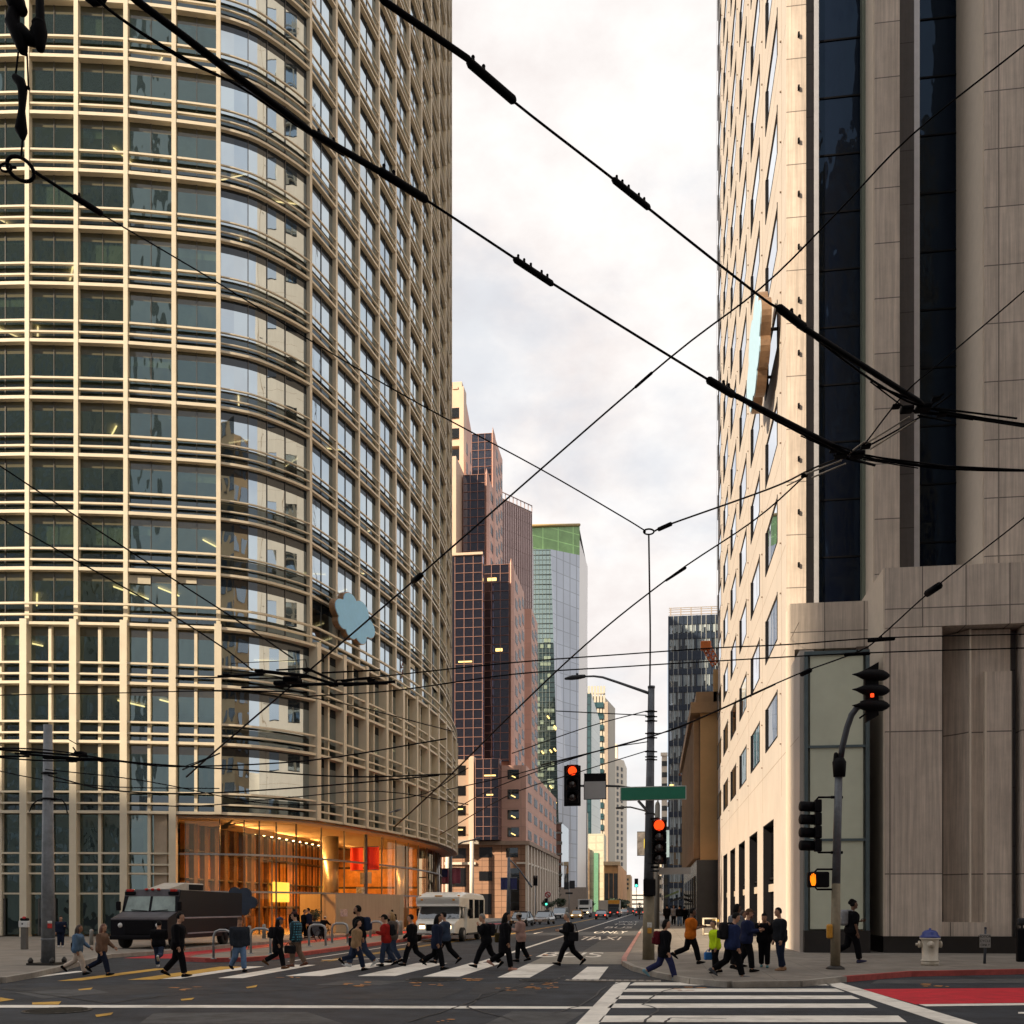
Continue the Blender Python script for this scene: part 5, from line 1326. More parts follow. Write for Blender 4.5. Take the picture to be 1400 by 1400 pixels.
crossover('tangle of trolley wire fittings around the top of the left steel pole', [('runners', wirem, [(-10, 1024, 120, 1034, 3), (20, 1030, 150, 1040, 3), (60, 1036, 140, 1038, 4), (-10, 1034, 40, 1034, 3), (100, 1022, 112, 1040, 2), (92, 1010, 106, 1018, 1.4), (250, 1052, 300, 1030, 2.2), (252, 1048, 290, 1034, 1.4)])], [(35, 1030, 6), (110, 1030, 7), (66, 1036, 6), (140, 1040, 5), (98, 1040, 6)], (70, 1032))
# ---------------------------------------------------------------- poles, lamps and signals
polem = mat('pole_grey', (.135, .15, .175), .5, .2, var=.3, scale=5, bump=.1)
polebeige = mat('pole_beige', (.255, .215, .145), .65, var=.25, scale=4)
red_on = glow('signal_red', (1, .055, .008), 1.25); grn_on = glow('signal_green', (.1, 1, .6), 1.3); hand_on = glow('signal_hand', (1, .19, .006), 1.25)
lens_off = mat('lens_off', (.03, .012, .010), .15, var=.3, spec=.8)
def base_at(px, py, z=KZ): return G(px, py, z)
def px2m(n, d): return n * d / F
c = base_at(886.5, 1312); dA = dep(c.x, c.y)
def ZA(y, dd=None): return H + (HY - y) / F * (dd or dA)
pa = thing('street_pole', 'tall grey street pole with a beige foot, carrying a lamp and the green sign', 'pole', c)
def XA(px): return E1 * ((px - 886.5) / F * dA)
def PA(px, y, fw=0): v = Vector((c.x, c.y, 0)) + XA(px) - E2 * fw; v.z = ZA(y); return v
mb = MB(); mb.tube([PA(886.5, 1312), PA(887, 1206)], [px2m(8.2, dA), px2m(7, dA)], 20); obj('painted_foot', mb, polebeige, pa)
mb = MB(); mb.tube([PA(887, 1206), PA(890.5, 940)], [px2m(6.9, dA), px2m(4.4, dA)], 20); mb.tube([PA(890.5, 941), PA(890.5, 938)], px2m(5, dA), 16); obj('shaft', mb, polem, pa)
for y in (972, 979, 985, 1002, 1008, 1027, 1034, 1038):
    mb = MB(); mb.tube([PA(889.8, y), PA(889.8, y + 1.6)], px2m(6.0, dA), 14); mb.tube([PA(882, y + .8), PA(898.5, y + .8)], px2m(.9, dA), 6); obj('collar', mb, black, pa)
for y in (1112, 1180):
    mb = MB(); mb.tube([PA(888.4, y), PA(888.4, y + 1.4)], px2m(7.2, dA), 14); obj('collar', mb, dgrey, pa)
mb = MB(); v = PA(888, 1225); s = px2m(8.3, dA); mb.rbox(v.x - s, v.x + s, v.y - s - .1, v.y + s, v.z, ZA(1202), .03); obj('control_box', mb, black, pa)
mb = MB(); mb.tube([PA(888, 948), PA(868, 941), PA(845, 933), PA(824, 926), PA(812, 924.5), PA(796, 925)], [px2m(2.2, dA), px2m(2, dA), px2m(1.8, dA), px2m(1.6, dA), px2m(1.4, dA), px2m(1.2, dA)], 8); arm = obj('lamp_arm', mb, polem, pa)
mb = MB(); mb.tube([PA(799, 924.5), PA(792, 925.5), PA(782, 926.5), PA(773, 928)], [px2m(2.4, dA), px2m(3.2, dA), px2m(3.4, dA), px2m(1.6, dA)], 10, round_=True); mb.tube([PA(789, 923), PA(789, 920.5)], px2m(1.6, dA), 8); obj('lamp_head', mb, dgrey, arm)
mb = MB(); v = PA(887, 1276, px2m(8.2, dA)); mb.rbox(v.x - .07, v.x + .07, v.y - .05, v.y + .03, v.z, ZA(1268.6), .02); obj('push_button', mb, mat('button_yellow', (.62, .30, .03), .4), pa)
mb = MB(); mb.rbox(v.x - .08, v.x + .08, v.y - .03, v.y + .01, ZA(1268), ZA(1261), .01); obj('button_plate', mb, mat('plate_white', (.72, .72, .70), .5, var=.4, scale=18), pa)
# blank green street sign
gs = thing('street_name_sign', 'long green street sign with a thin white edge, blank, on the grey pole', 'sign', PA(891, 1094, .30))
def board(root, name, x0, x1, yl, yr, h, fw, m, th=.03, local=False):
    "flat board between two picture columns, its top edge at yl / yr"
    a, b = PA(x0, yl, fw), PA(x1, yr, fw); a2, b2 = PA(x0, yl + h, fw), PA(x1, yr + h, fw); bk = E2 * th
    mb = MB(); mb.add([a, b, b2, a2, a + bk, b + bk, b2 + bk, a2 + bk], [(0, 3, 2, 1), (4, 5, 6, 7), (0, 1, 5, 4), (1, 2, 6, 5), (2, 3, 7, 6), (3, 0, 4, 7)]); return obj(name, mb, m, root)
board(gs, 'edge', 846.6, 936.4, 1077.3, 1075.2, 19.0, .28, mat('sign_white', (.75, .76, .74), .5), .03)
board(gs, 'face', 847.8, 935.2, 1078.4, 1076.4, 16.7, .30, mat('sign_green', (.012, .205, .125), .45, var=.10), .015)
for x in (884, 893): 
    mb = MB(); mb.tube([PA(x, 1086, .27), PA(x, 1086, 0)], .03, 6); obj('bracket', mb, dgrey, gs)
# mast arm with the hanging signal and the black and white board
ma = thing('signal_mast_arm', 'thin dark signal arm reaching left from the grey pole', 'arm', PA(880, 1078))
mb = MB(); mb.tube([PA(888, 1083, .12), PA(868, 1079, .12), PA(845, 1075.5, .12), PA(828, 1075, .12), PA(796, 1075, .12), PA(772, 1075, .12)], [px2m(2, dA)] * 2 + [px2m(1.5, dA)] * 4, 8); obj('arm_tube', mb, dgrey, ma)
mb = MB(); mb.tube([PA(888, 1113, .1), PA(872, 1095, .1)], px2m(2, dA), 6); obj('brace', mb, polem, ma)
mb = MB(); mb.tube([PA(796.5, 1046, .1), PA(796.5, 1180, .1)], px2m(1.2, dA), 6); 
def head_front(root, px, y0, n, pitch, r, on, fw, plate=None):
    "signal head seen from the front: housing, lenses, visors"
    for k in range(n):
        y = y0 + k * pitch; v = PA(px, y, fw); rr = px2m(r, dA); ph = px2m(pitch, dA)
        mb = MB(); hw = rr * 1.18
        mb.rbox(v.x - hw, v.x + hw, v.y + .02, v.y + .24, v.z - ph * .49, v.z + ph * .49, .03); h = obj('housing', mb, black, root)
        mb = MB(); mb.sph((v.x, v.y + .01, v.z), (rr * .86, .05, rr * .86), 0, 10); obj('lens', mb, red_on if (on and k == 0) else lens_off, h)
        mb = MB(); vs = []; m_ = 14
        for j in range(m_ + 1):
            a = R(-20) + R(220) * j / m_
            for q, (ro, yy) in enumerate(((1.0, .02), (1.03, -.24 if 3 < j < m_ - 3 else -.14))): vs.append((v.x + math.cos(a) * rr * ro, v.y + yy, v.z + math.sin(a) * rr * ro))
        mb.add(vs, [(2 * j, 2 * j + 2, 2 * j + 3, 2 * j + 1) for j in range(m_)], 0, True); obj('visor', mb, black, h)
s1 = thing('traffic_signal', 'black traffic signal showing red, hanging on the arm left of the green sign', 'traffic light', PA(782, 1102, .3), 0, 'traffic signals at the crossing')
mb = MB(); a, b = PA(770.5, 1103, .22), PA(793.5, 1048, .22); mb.rbox(a.x, b.x, a.y, a.y + .06, a.z, b.z, .02); obj('back_plate', mb, black, s1)
head_front(s1, 781.5, 1056, 3, 17.5, 7, True, .42)
s2 = thing('traffic_signal', 'four-lens traffic signal showing red on the front of the grey street pole', 'traffic light', PA(898, 1182, .3), 0, 'traffic signals at the crossing')
head_front(s2, 898, 1130, 4, 15, 8.4, True, .55)
mb = MB(); mb.tube([PA(898, 1120, .3), PA(888, 1120, .1)], .04, 6); mb.tube([PA(898, 1186, .3), PA(888, 1186, .1)], .04, 6); obj('bracket', mb, black, s2)
bw_ = thing('lane_board', 'square board, black above and blank pale grey below, hanging on the signal arm', 'sign', PA(812, 1094, .2))
board(bw_, 'upper_panel', 798, 828, 1058.5, 1058, 11, .2, black, .02); board(bw_, 'lower_panel', 798.3, 827.2, 1069.6, 1069, 23.6, .2, mat('sign_grey', (.42, .42, .43), .5, var=.08), .02)
board(bw_, 'rim', 797.6, 828.2, 1069.4, 1068.8, 24.8, .195, black, .012)
ls = thing('street_name_sign', 'pale blank cross-street sign below the red light on the grey pole', 'sign', PA(920, 1195, .2)); board(ls, 'face', 898.5, 943, 1187, 1186, 9.2, .2, mat('sign_pale', (.46, .42, .38), .5, var=.1), .03)
mb = MB(); mb.tube([PA(888, 1191, .18), PA(900, 1191, .18)], .035, 6); obj('bracket', mb, dgrey, ls)
nt_ = thing('lamp_post', 'thinner far lamp post just behind the grey pole, its small lamp reaching left', 'lamp post', G(897, 1270, KZ)); dN = gd(1270, KZ)
def PN(px, y, d): return at(px, y, d)
mb = MB(); mb.tube([PN(896.5, 1270, dN), PN(899, 1100, dN)], [px2m(5, dN), px2m(3.4, dN)], 12); mb.sph(PN(899, 1099, dN), px2m(3, dN)); mb.tube([PN(899, 1100, dN), PN(899.5, 1094, dN)], [px2m(2.4, dN), px2m(.8, dN)], 8); obj('shaft', mb, dgrey, nt_)
mb = MB(); mb.tube([PN(898, 1115, dN), PN(880, 1108, dN), PN(862, 1103.5, dN), PN(852, 1103.6, dN)], px2m(1.1, dN), 6); mb.tube([PN(853, 1104, dN), PN(842, 1105, dN)], [px2m(2.2, dN), px2m(1.2, dN)], 8); obj('lamp_arm', mb, dgrey, nt_)
for x0, x1, y0, y1, m, lab in [(871, 882.5, 1138, 1169, mat('banner_collage', (.16, .15, .145), .6, var=.9, scale=1.2), 'grey patterned banner with a yellow edge left of the grey pole'), (903.5, 915, 1135, 1172, mat('banner_blue', (.26, .38, .46), .6, var=.5, scale=.7), 'pale blue banner right of the four-lens signal')]:
    t = thing('street_banner', lab, 'banner', PN((x0 + x1) / 2, y1, dN)); a, b = PN(x0, y1, dN), PN(x1, y0, dN); mb = MB(); mb.box(a.x, b.x, a.y - .02, a.y + .02, a.z, b.z); obj('cloth', mb, m, t)
    if x0 < 890:
        mb = MB(); q = PN(880.5, 1, dN); mb.box(q.x, PN(883, 1, dN).x, a.y - .05, a.y - .025, PN(1, 1160, dN).z, PN(1, 1147, dN).z); obj('yellow_edge', mb, mat('banner_yellow', (.65, .55, .04), .6), t)
    mb = MB(); mb.tube([(a.x, a.y, b.z + .03), (PN(897, 1, dN).x, a.y, b.z + .03)], .04, 6); mb.tube([(a.x, a.y, a.z - .03), (PN(897, 1, dN).x, a.y, a.z - .03)], .04, 6); obj('banner_rod', mb, dgrey, t)
# right signal pole
c = base_at(1142, 1325); dA = dep(c.x, c.y)
def XA(px): return E1 * ((px - 1142) / F * dA)
p2 = thing('signal_pole', 'signal pole on the right pavement, blue-grey above and olive below, with a curved top arm', 'pole', c)
mb = MB(); mb.tube([PA(1142, 1325), PA(1143, 1208)], [px2m(6.6, dA), px2m(5.8, dA)], 18); obj('painted_foot', mb, polebeige, p2)
mb = MB(); mb.tube([PA(1143, 1208), PA(1147, 1042)], [px2m(5.7, dA), px2m(5.0, dA)], 18); obj('shaft', mb, polem, p2)
mb = MB(); mb.lathe([(px2m(13, dA), 0), (px2m(12, dA), .05), (px2m(8, dA), .10)], 12, c); obj('base_plate', mb, iron, p2)
mb = MB(); mb.tube([PA(1147.5, 1062), PA(1147.5, 1042), PA(1147.5, 1036)], [px2m(8, dA), px2m(9.4, dA), px2m(6, dA)], 12); mb.tube([PA(1142, 1040), PA(1143, 1031)], px2m(3, dA), 8, round_=True); obj('cap', mb, black, p2)
mb = MB(); mb.tube([PA(1148, 1045), PA(1152, 1020), PA(1158, 995), PA(1164, 978), PA(1171, 968), PA(1182, 962)], px2m(4.2, dA), 12); obj('curved_arm', mb, mat('arm_dark', (.035, .04, .05), .4, .3), p2)
mb = MB(); v = PA(1133.5, 1283, .03); mb.rbox(v.x - .085, v.x + .085, v.y - .1, v.y + .06, v.z, v.z + .42, .05); obj('push_button', mb, MATS['button_yellow'], p2)
s3 = thing('traffic_signal', 'large black signal cluster with pointed hoods on the curved arm, seen from the side', 'traffic light', PA(1190, 985), 0, 'traffic signals at the crossing')
for k, y in enumerate((923, 943.5, 964)):
    a, b = PA(1163.5, y + (0 if k < 2 else 1.5), .1), PA(1217.5, y, -.1); u = b - a; mb = MB()
    prof = [(0, .5), (.12, 2.2), (.30, 6.2), (.42, 7.6), (.62, 8.2), (.82, 7.4), (.93, 4.8), (1, 1.8)]
    mb.tube([a + u * f for f, r in prof], [px2m(r, dA) for f, r in prof], 16); h = obj('hooded_lamp', mb, black, s3)
    if k == 1:
        mb = MB(); v = PA(1187.5, 953.5, .30); mb.rbox(v.x - .05, v.x + .05, v.y - .02, v.y + .02, v.z - .055, v.z + .055, .02); obj('lit_edge', mb, glow('signal_red_dim', (1, .05, .01), 1.6), h)
mb = MB(); a, b, c4, d4 = PA(1182, 916, .02), PA(1201, 905, .02), PA(1201, 978, .02), PA(1184, 988, .02)
for o in (0,): mb.add([a, b, c4, d4, a + E2 * .12, b + E2 * .12, c4 + E2 * .12, d4 + E2 * .12], [(0, 1, 2, 3), (7, 6, 5, 4), (0, 4, 5, 1), (1, 5, 6, 2), (2, 6, 7, 3), (3, 7, 4, 0)])
obj('back_plate', mb, black, s3)
mb = MB(); mb.tube([PA(1175, 982), PA(1186, 974)], px2m(1.2, dA), 6); mb.tube([PA(1176, 962, .05), PA(1190, 958, .05)], px2m(3, dA), 8); obj('bracket', mb, black, s3)
s4 = thing('traffic_signal', 'four-section black signal facing left beside the right signal pole', 'traffic light', PA(1108, 1165), 0, 'traffic signals at the crossing')
for k in range(4):
    y = 1103 + k * 17.8; a, b = PA(1093.5, y - .5, .05), PA(1114, y, 0); mb = MB(); r = px2m(7.0, dA)
    mb.tube([a, a + (b - a) * .05, b], [r * .93, r, r], 16); mb.rbox(PA(1113, y).x, PA(1122, y).x, a.y - r * .9, a.y + r * 1.3, a.z - px2m(8.6, dA), a.z + px2m(8.6, dA), .03); obj('hooded_lamp', mb, black, s4)
for y in (1090, 1165.5):
    mb = MB(); mb.tube([PA(1116, y + (4 if y < 1100 else -4)), PA(1119, y), PA(1146, y)], px2m(1.4, dA), 8); mb.tube([PA(1136, y), PA(1152, y)], px2m(2, dA), 6); obj('bracket', mb, black, s4)
s5 = thing('pedestrian_signal', 'pedestrian signal with a lit orange hand on the right signal pole', 'traffic light', PA(1116, 1214))
mb = MB(); a, b = PA(1102, 1213.5, .12), PA(1131, 1192, .12); mb.rbox(a.x, b.x, a.y - .12, a.y + .16, a.z, b.z, .05); obj('housing', mb, black, s5)
hp = [(1106.2, 1211), (1110.5, 1211), (1112, 1206.5), (1115.3, 1201.2), (1114.2, 1200.4), (1111.6, 1203), (1111.3, 1196), (1110.2, 1195.7), (1109.9, 1201), (1109.3, 1194.3), (1108.1, 1194.2), (1108, 1201), (1107.2, 1195), (1106, 1195.3), (1106.2, 1202), (1105.3, 1197.3), (1104.3, 1197.8), (1104.2, 1204)]
mb = MB(); k_ = len(hp); vs = [PA(x, y, .27) for x, y in hp] + [PA(x, y, .255) for x, y in hp]
mb.add(vs, [tuple(range(k_))] + [(i, i + k_, (i + 1) % k_ + k_, (i + 1) % k_) for i in range(k_)]); obj('lit_hand', mb, hand_on, s5)
for y in (1188.5, 1216):
    mb = MB(); mb.tube([PA(1114, y + (4 if y < 1200 else -4)), PA(1117, y), PA(1145, y)], px2m(1.4, dA), 8); obj('bracket', mb, black, s5)
# left steel pole with its plate
c = base_at(65, 1319); dA = dep(c.x, c.y)
def XA(px): return E1 * ((px - 65) / F * dA)
p3 = thing('steel_pole', 'thick galvanised steel trolley pole on the left plaza', 'pole', c)
mb = MB(); mb.tube([PA(66, 1319), PA(65.5, 1200), PA(65.5, 991)], [px2m(9, dA), px2m(8.2, dA), px2m(5.6, dA)], 18); mb.tube([PA(65.5, 1285), PA(65.5, 1283)], px2m(9.3, dA), 18); obj('shaft', mb, mat('pole_galvanised', (.19, .205, .225), .5, .25, var=.35, scale=3.5, bump=.3, bscale=35), p3)
mb = MB(); mb.box(c.x - .45, c.x + .45, c.y - .42, c.y + .42, KZ, KZ + .07)
for sx in (-1, 1):
    for sy in (-1, 1): mb.lathe([(.07, 0), (.085, .08), (.03, .17)], 8, (c.x + sx * .36, c.y + sy * .33, KZ + .07))
obj('base_plate', mb, iron, p3)
for y in (1056, 1091):
    mb = MB(); mb.tube([PA(65.5, y), PA(65.5, y + 2.4)], px2m(8, dA), 14); mb.tube([PA(56, y + 1), PA(78, y + 1)], px2m(1.2, dA), 6); obj('collar', mb, black, p3)
mb = MB(); mb.tube([PA(60, 1094, .1), PA(52, 1094), PA(44, 1100), PA(40, 1110)], px2m(.9, dA), 6); obj('cable_loop', mb, wirem, p3); mb = MB(); mb.tube([PA(72, 1094, .1), PA(84, 1093), PA(90, 1100), PA(92, 1112)], px2m(.9, dA), 6); obj('cable_loop', mb, wirem, p3)
pl = thing('pole_sticker', 'small red and white notice on the left steel pole', 'notice', PA(72, 1269, .1)); mb = MB(); v = PA(72.3, 1269, px2m(8.6, dA)); mb.rbox(v.x - .075, v.x + .075, v.y - .03, v.y, v.z, v.z + .15, .01); obj('red_part', mb, mat('notice_red', (.5, .03, .025), .5), pl)
mb = MB(); mb.rbox(v.x - .075, v.x + .075, v.y - .03, v.y, v.z + .152, v.z + .23, .01); obj('white_part', mb, MATS['plate_white'], pl)
# hydrant
c = base_at(1271.5, 1320); d = dep(c.x, c.y); k = px2m(1, d)
hy = thing('fire_hydrant', 'white fire hydrant with a blue bonnet on the right pavement', 'hydrant', c)
hw = mat('hydrant_white', (.66, .60, .50), .45, var=.12, scale=6, dirt=.5); hb = mat('hydrant_blue', (.02, .045, .26), .3, var=.15)
mb = MB(); mb.lathe([(11 * k, 0), (11.2 * k, 5 * k), (10.4 * k, 5.6 * k), (12 * k, 6 * k), (12 * k, 7.4 * k), (10.4 * k, 8 * k), (10.6 * k, 22 * k), (11.4 * k, 34 * k), (11.8 * k, 35.5 * k), (13.4 * k, 36 * k), (13.4 * k, 37.8 * k), (12 * k, 38 * k)], 24, c); obj('barrel', mb, hw, hy)
mb = MB(); mb.lathe([(13.2 * k, 37.9 * k), (13.6 * k, 39 * k), (12.4 * k, 40.5 * k), (10.6 * k, 42 * k), (10 * k, 45 * k), (7.4 * k, 47.6 * k), (3.4 * k, 48.6 * k), (1.6 * k, 49 * k), (1.6 * k, 51 * k)], 24, c); obj('bonnet', mb, hb, hy)
for ang, l in ((R(-100), 7), (R(178), 9), (R(5), 6)):
    u = Vector((math.cos(ang), math.sin(ang), 0)); b = c + u * 9.5 * k + Vector((0, 0, 29 * k)); mb = MB()
    mb.tube([b, b + u * 4 * k, b + u * 4.1 * k, b + u * 5.5 * k], [4.4 * k, 4.2 * k, 4.9 * k, 4.7 * k], 14); mb.tube([b + u * 5.5 * k, b + u * l * k], 1.6 * k, 8); o = obj('outlet_cap', mb, hw, hy)
# little pavement sign
def text_mesh(parent, name, s, loc, size, m, rz=0., local_off=None):
    cu = bpy.data.curves.new('lettering', 'FONT'); cu.body = s; cu.align_x = 'CENTER'; cu.align_y = 'CENTER'; cu.size = size; cu.extrude = .002
    o = bpy.data.objects.new('tmp', cu); COL.objects.link(o); bpy.context.view_layer.update()
    me = bpy.data.meshes.new_from_object(o.evaluated_get(bpy.context.evaluated_depsgraph_get())); bpy.data.objects.remove(o)
    M_ = Matrix.Translation(loc) @ Matrix.Rotation(rz, 4, 'Z') @ Matrix.Rotation(R(90), 4, 'X'); me.transform(M_); me.materials.clear(); me.materials.append(m)
    q = bpy.data.objects.new(name, me); COL.objects.link(q); q.parent = parent; return q
c = base_at(1346, 1317.5); d = dep(c.x, c.y); k = px2m(1, d)
ms = thing('parking_sign', 'small grey MOTOR CYCLE ONLY sign on a slim post near the kerb', 'sign', c)
mb = MB(); mb.tube([c, c + Vector((.02, 0, 22 * k)), c + Vector((.03, 0, 47 * k))], [1.9 * k, 1.6 * k, 1.5 * k], 10); mb.sph(c + Vector((.03, 0, 48.5 * k)), 1.8 * k); obj('post', mb, mat('post_blue_grey', (.06, .07, .09), .5, .3), ms)
mb = MB(); mb.rbox(c.x - 7.2 * k, c.x + 7.2 * k, c.y - 2.8 * k, c.y - 2 * k, c.z + 22 * k, c.z + 40.5 * k, .012); obj('plate', mb, mat('sign_plate', (.33, .32, .31), .5, var=.1), ms)
for s, y in (('MOTOR-', 37), ('CYCLE', 31), ('ONLY', 25.5)): text_mesh(ms, 'lettering', s, Vector((0, -2.9 * k, y * k)), 4.6 * k, black)
# dark bin at the right edge
c = base_at(1397, 1315); d = dep(c.x, c.y); k = px2m(1, d)
bn = thing('parking_meter', 'black parking meter with a round head on a square body at the right edge', 'parking meter', c)
mb = MB(); mb.rbox(c.x - 7 * k, c.x + 7 * k, c.y - 4 * k, c.y + 4 * k, c.z, c.z + 46 * k, .05); obj('body', mb, black, bn)
mb = MB(); mb.tube([c + Vector((0, 0, 44 * k)), c + Vector((0, 0, 54 * k))], 1.8 * k, 8); mb.rbox(c.x - 6 * k, c.x + 6 * k, c.y - 4 * k, c.y + 4 * k, c.z + 50 * k, c.z + 60 * k, 3 * k); obj('meter_head', mb, dgrey, bn)
# pay station at the left
c = base_at(33.5, 1298); d = dep(c.x, c.y); k = px2m(1, d)
py_ = thing('pay_station', 'grey parking pay station with a white front and red top on the left plaza', 'pay station', c)
mb = MB(); mb.rbox(c.x - 4.3 * k, c.x + 4.3 * k, c.y - 3 * k, c.y + 3 * k, c.z, c.z + 30 * k, .03); obj('post', mb, mat('post_taupe', (.13, .12, .11), .6), py_)
mb = MB(); mb.rbox(c.x - 6.4 * k, c.x + 6.6 * k, c.y - 4.4 * k, c.y + 3 * k, c.z + 30 * k, c.z + 39 * k, .03); obj('front_plate', mb, mat('plate_pale', (.62, .62, .62), .5), py_); mb = MB(); mb.lathe([(1.2 * k, 0), (1.2 * k, .02)], 10, (c.x - .5 * k, c.y - 4.5 * k, c.z + 35 * k), 'Y'); obj('card_slot', mb, black, py_)
mb = MB(); mb.rbox(c.x - 5 * k, c.x + 6 * k, c.y - 4 * k, c.y + 3 * k, c.z + 39 * k, c.z + 43 * k, .05); obj('head', mb, black, py_); mb = MB(); mb.sph((c.x + 1.5 * k, c.y - 3 * k, c.z + 43.4 * k), (2.8 * k, 2 * k, 1.8 * k)); obj('red_top', mb, MATS['notice_red'], py_)
# hoop rails along the island and bollards
def hoop(x0, x1, ytop, yb, label):
    a = G(x0, yb, KZ); d = dep(a.x, a.y); k = d / F; ht = (yb - ytop) * k; b = a + Vector(((x1 - x0) * k, 0, 0)); r = 1.7 * k; cr_ = .22
    mb = MB(); pts = [a, a + Vector((0, 0, ht - cr_)), a + Vector((cr_ * .3, 0, ht - cr_ * .3)), a + Vector((cr_, 0, ht)), b + Vector((-cr_, 0, ht)), b + Vector((-cr_ * .3, 0, ht - cr_ * .3)), b + Vector((0, 0, ht - cr_)), b]
    mb.tube(pts, r, 8); mb.lathe([(r * 2.4, 0), (r * 2.2, .03)], 10, a); mb.lathe([(r * 2.4, 0), (r * 2.2, .03)], 10, b)
    return centre('hoop_rail', mb, steel, label, 'rail', 'steel hoop rails on the island')
hoop(292, 318, 1271.5, 1311, 'nearest steel hoop rail, beside the man in jeans and cap'); hoop(343, 371, 1269.5, 1304, 'steel hoop rail just left of the woman in black with backpack')
hoop(422.5, 446, 1264.5, 1293.5, 'steel hoop rail right of the man in the plaid shirt'); hoop(454, 476, 1262.5, 1289.5, 'steel hoop rail right of the cyclist'); hoop(506.5, 523, 1260, 1282.5, 'steel hoop rail right of the red banner pole'); hoop(533, 546, 1259, 1279, 'farthest steel hoop rail, close to the white shuttle bus')
for x, y, h, lab in [(341, 1285, 19, 'short grey bollard behind the man with the cap'), (361, 1283, 19, 'short grey bollard between the first two hoop rails'), (424, 1279, 17, 'short pale bollard left of the cyclist'), (125, 1292, 21, 'pale bollard between the two women and the dark van'), (548, 1278, 19, 'grey bollard just left of the shuttle bus')]:
    c = G(x, y, KZ); k = dep(c.x, c.y) / F; mb = MB(); mb.lathe([(2.6 * k, 0), (2.5 * k, (h - 2) * k), (2.1 * k, h * k), (.5 * k, (h + .6) * k)], 14, c); centre('bollard', mb, mat('bollard_pale', (.32, .31, .29), .5, .2, var=.2), lab, 'bollard', 'bollards by the plaza')
# banner lamp posts down the street
def banner_post(px, ytop, d, lab, arms, banners, mcol, signs=()):
    b = at(px, HY, d); b.z = KZ; t = thing('banner_post', lab, 'lamp post', b, 0, 'banner lamp posts')
    k = d / F; mb = MB(); top = at(px + .8, ytop, d); mb.tube([b, top], [3.1 * k, 2.0 * k], 10); obj('shaft', mb, polem, t)
    for (x1, y1) in arms:
        e_ = at(x1, y1, d); mb = MB(); m_ = top + (e_ - top) * .5 + Vector((0, 0, 1.5 * k)); mb.tube([top - Vector((0, 0, 2 * k)), m_, e_], 1.0 * k, 6); mb.tube([e_, e_ + (e_ - top).normalized() * 9 * k], [1.8 * k, 1.2 * k], 6); obj('lamp_arm', mb, polem, t)
    for (x0, x1, y0, y1, m, bl) in banners:
        a, c = at(x0, y1, d), at(x1, y0, d); bt_ = thing('street_banner', bl, 'banner', ((a.x + c.x) / 2, a.y, a.z)); mb = MB(); n_ = 6
        vs = []
        for i in range(n_ + 1):
            x = a.x + (c.x - a.x) * i / n_; y = a.y - .05 * math.sin(i * 1.3); vs += [(x, y, a.z), (x, y, c.z), (x, y + .03, c.z), (x, y + .03, a.z)]
        fs = [(4 * i + j, 4 * i + 4 + j, 4 * i + 4 + (j + 1) % 4, 4 * i + (j + 1) % 4) for i in range(n_) for j in range(4)] + [(0, 1, 2, 3), (4 * n_ + 3, 4 * n_ + 2, 4 * n_ + 1, 4 * n_)]
        mb.add(vs, fs); obj('cloth', mb, m, bt_)
        mb = MB(); xs_ = (b.x, (x1 if x0 < px else x0)); x_far = at(x0 if x0 < px else x1, y0, d).x
        for z in (a.z - .02, c.z + .02): mb.tube([(b.x, a.y + .015, z), (x_far, a.y + .015, z)], .7 * k, 5)
        obj('banner_rod', mb, polem, bt_)
    for (x0, x1, y0, y1, m, sl_) in signs:
        a, c = at(x0, y1, d - .4), at(x1, y0, d - .4); mb = MB(); mb.rbox(a.x, c.x, a.y, a.y + .05, a.z, c.z, .02); centre('small_sign', mb, m, sl_, 'sign')
redb = mat('banner_red', (.78, .03, .015), .6, var=.12); pinkb = mat('banner_pink', (.42, .12, .20), .6, var=.35, scale=1.0); blueb = mat('banner_navy', (.03, .04, .16), .6, var=.4, scale=.8)
swhite = MATS['sign_white']
banner_post(499.5, 1121, 79, 'grey lamp post with two red banners in front of the lobby', [(540, 1109)], [(479, 497, 1159, 1190, redb, 'left of the two bright red banners on the lamp post'), (501.5, 519, 1158, 1189, redb, 'right of the two bright red banners on the lamp post')], None,
            [(492, 499, 1193, 1209, mat('sign_small_grey', (.20, .20, .20), .5, var=.5, scale=3), 'small grey sign just under the left red banner'), (502.5, 508, 1192, 1208, mat('sign_back', (.32, .31, .29), .5), 'small pale sign just under the right red banner'), (487, 499, 1213, 1222, mat('sign_mixed', (.30, .36, .48), .5, var=.9, scale=6), 'little blue and white sign on the red banner post'), (489, 498, 1225, 1231, mat('sign_red_white', (.6, .35, .33), .5, var=.8, scale=8), 'little red and white sign on the red banner post')])
banner_post(615.5, 1158, 118, 'dark lamp post with two pink banners before the rose podium', [(648, 1148)], [(601.5, 614, 1188, 1208, pinkb, 'left of the two pink banners, with a dark blue square'), (617, 630, 1187, 1208, pinkb, 'right of the two pink banners, speckled')], None)
a, c = at(603, 1199, 117.8), at(612, 1188.6, 117.8); mb = MB(); mb.box(a.x, c.x, a.y - .02, a.y + .02, a.z, c.z); [o for o in bpy.data.objects if o.get('label', '').startswith('left of the two pink')][0]; 
obj('blue_square', mb, blueb, [o for o in bpy.data.objects if o.get('label', '').startswith('left of the two pink')][0])
banner_post(695, 1172, 150, 'lamp post with two navy banners by the podium entrance', [(722, 1206)], [(684.5, 694, 1200.5, 1216, blueb, 'left of the two navy banners'), (697, 707, 1200.5, 1216, blueb, 'right of the two navy banners')], None)
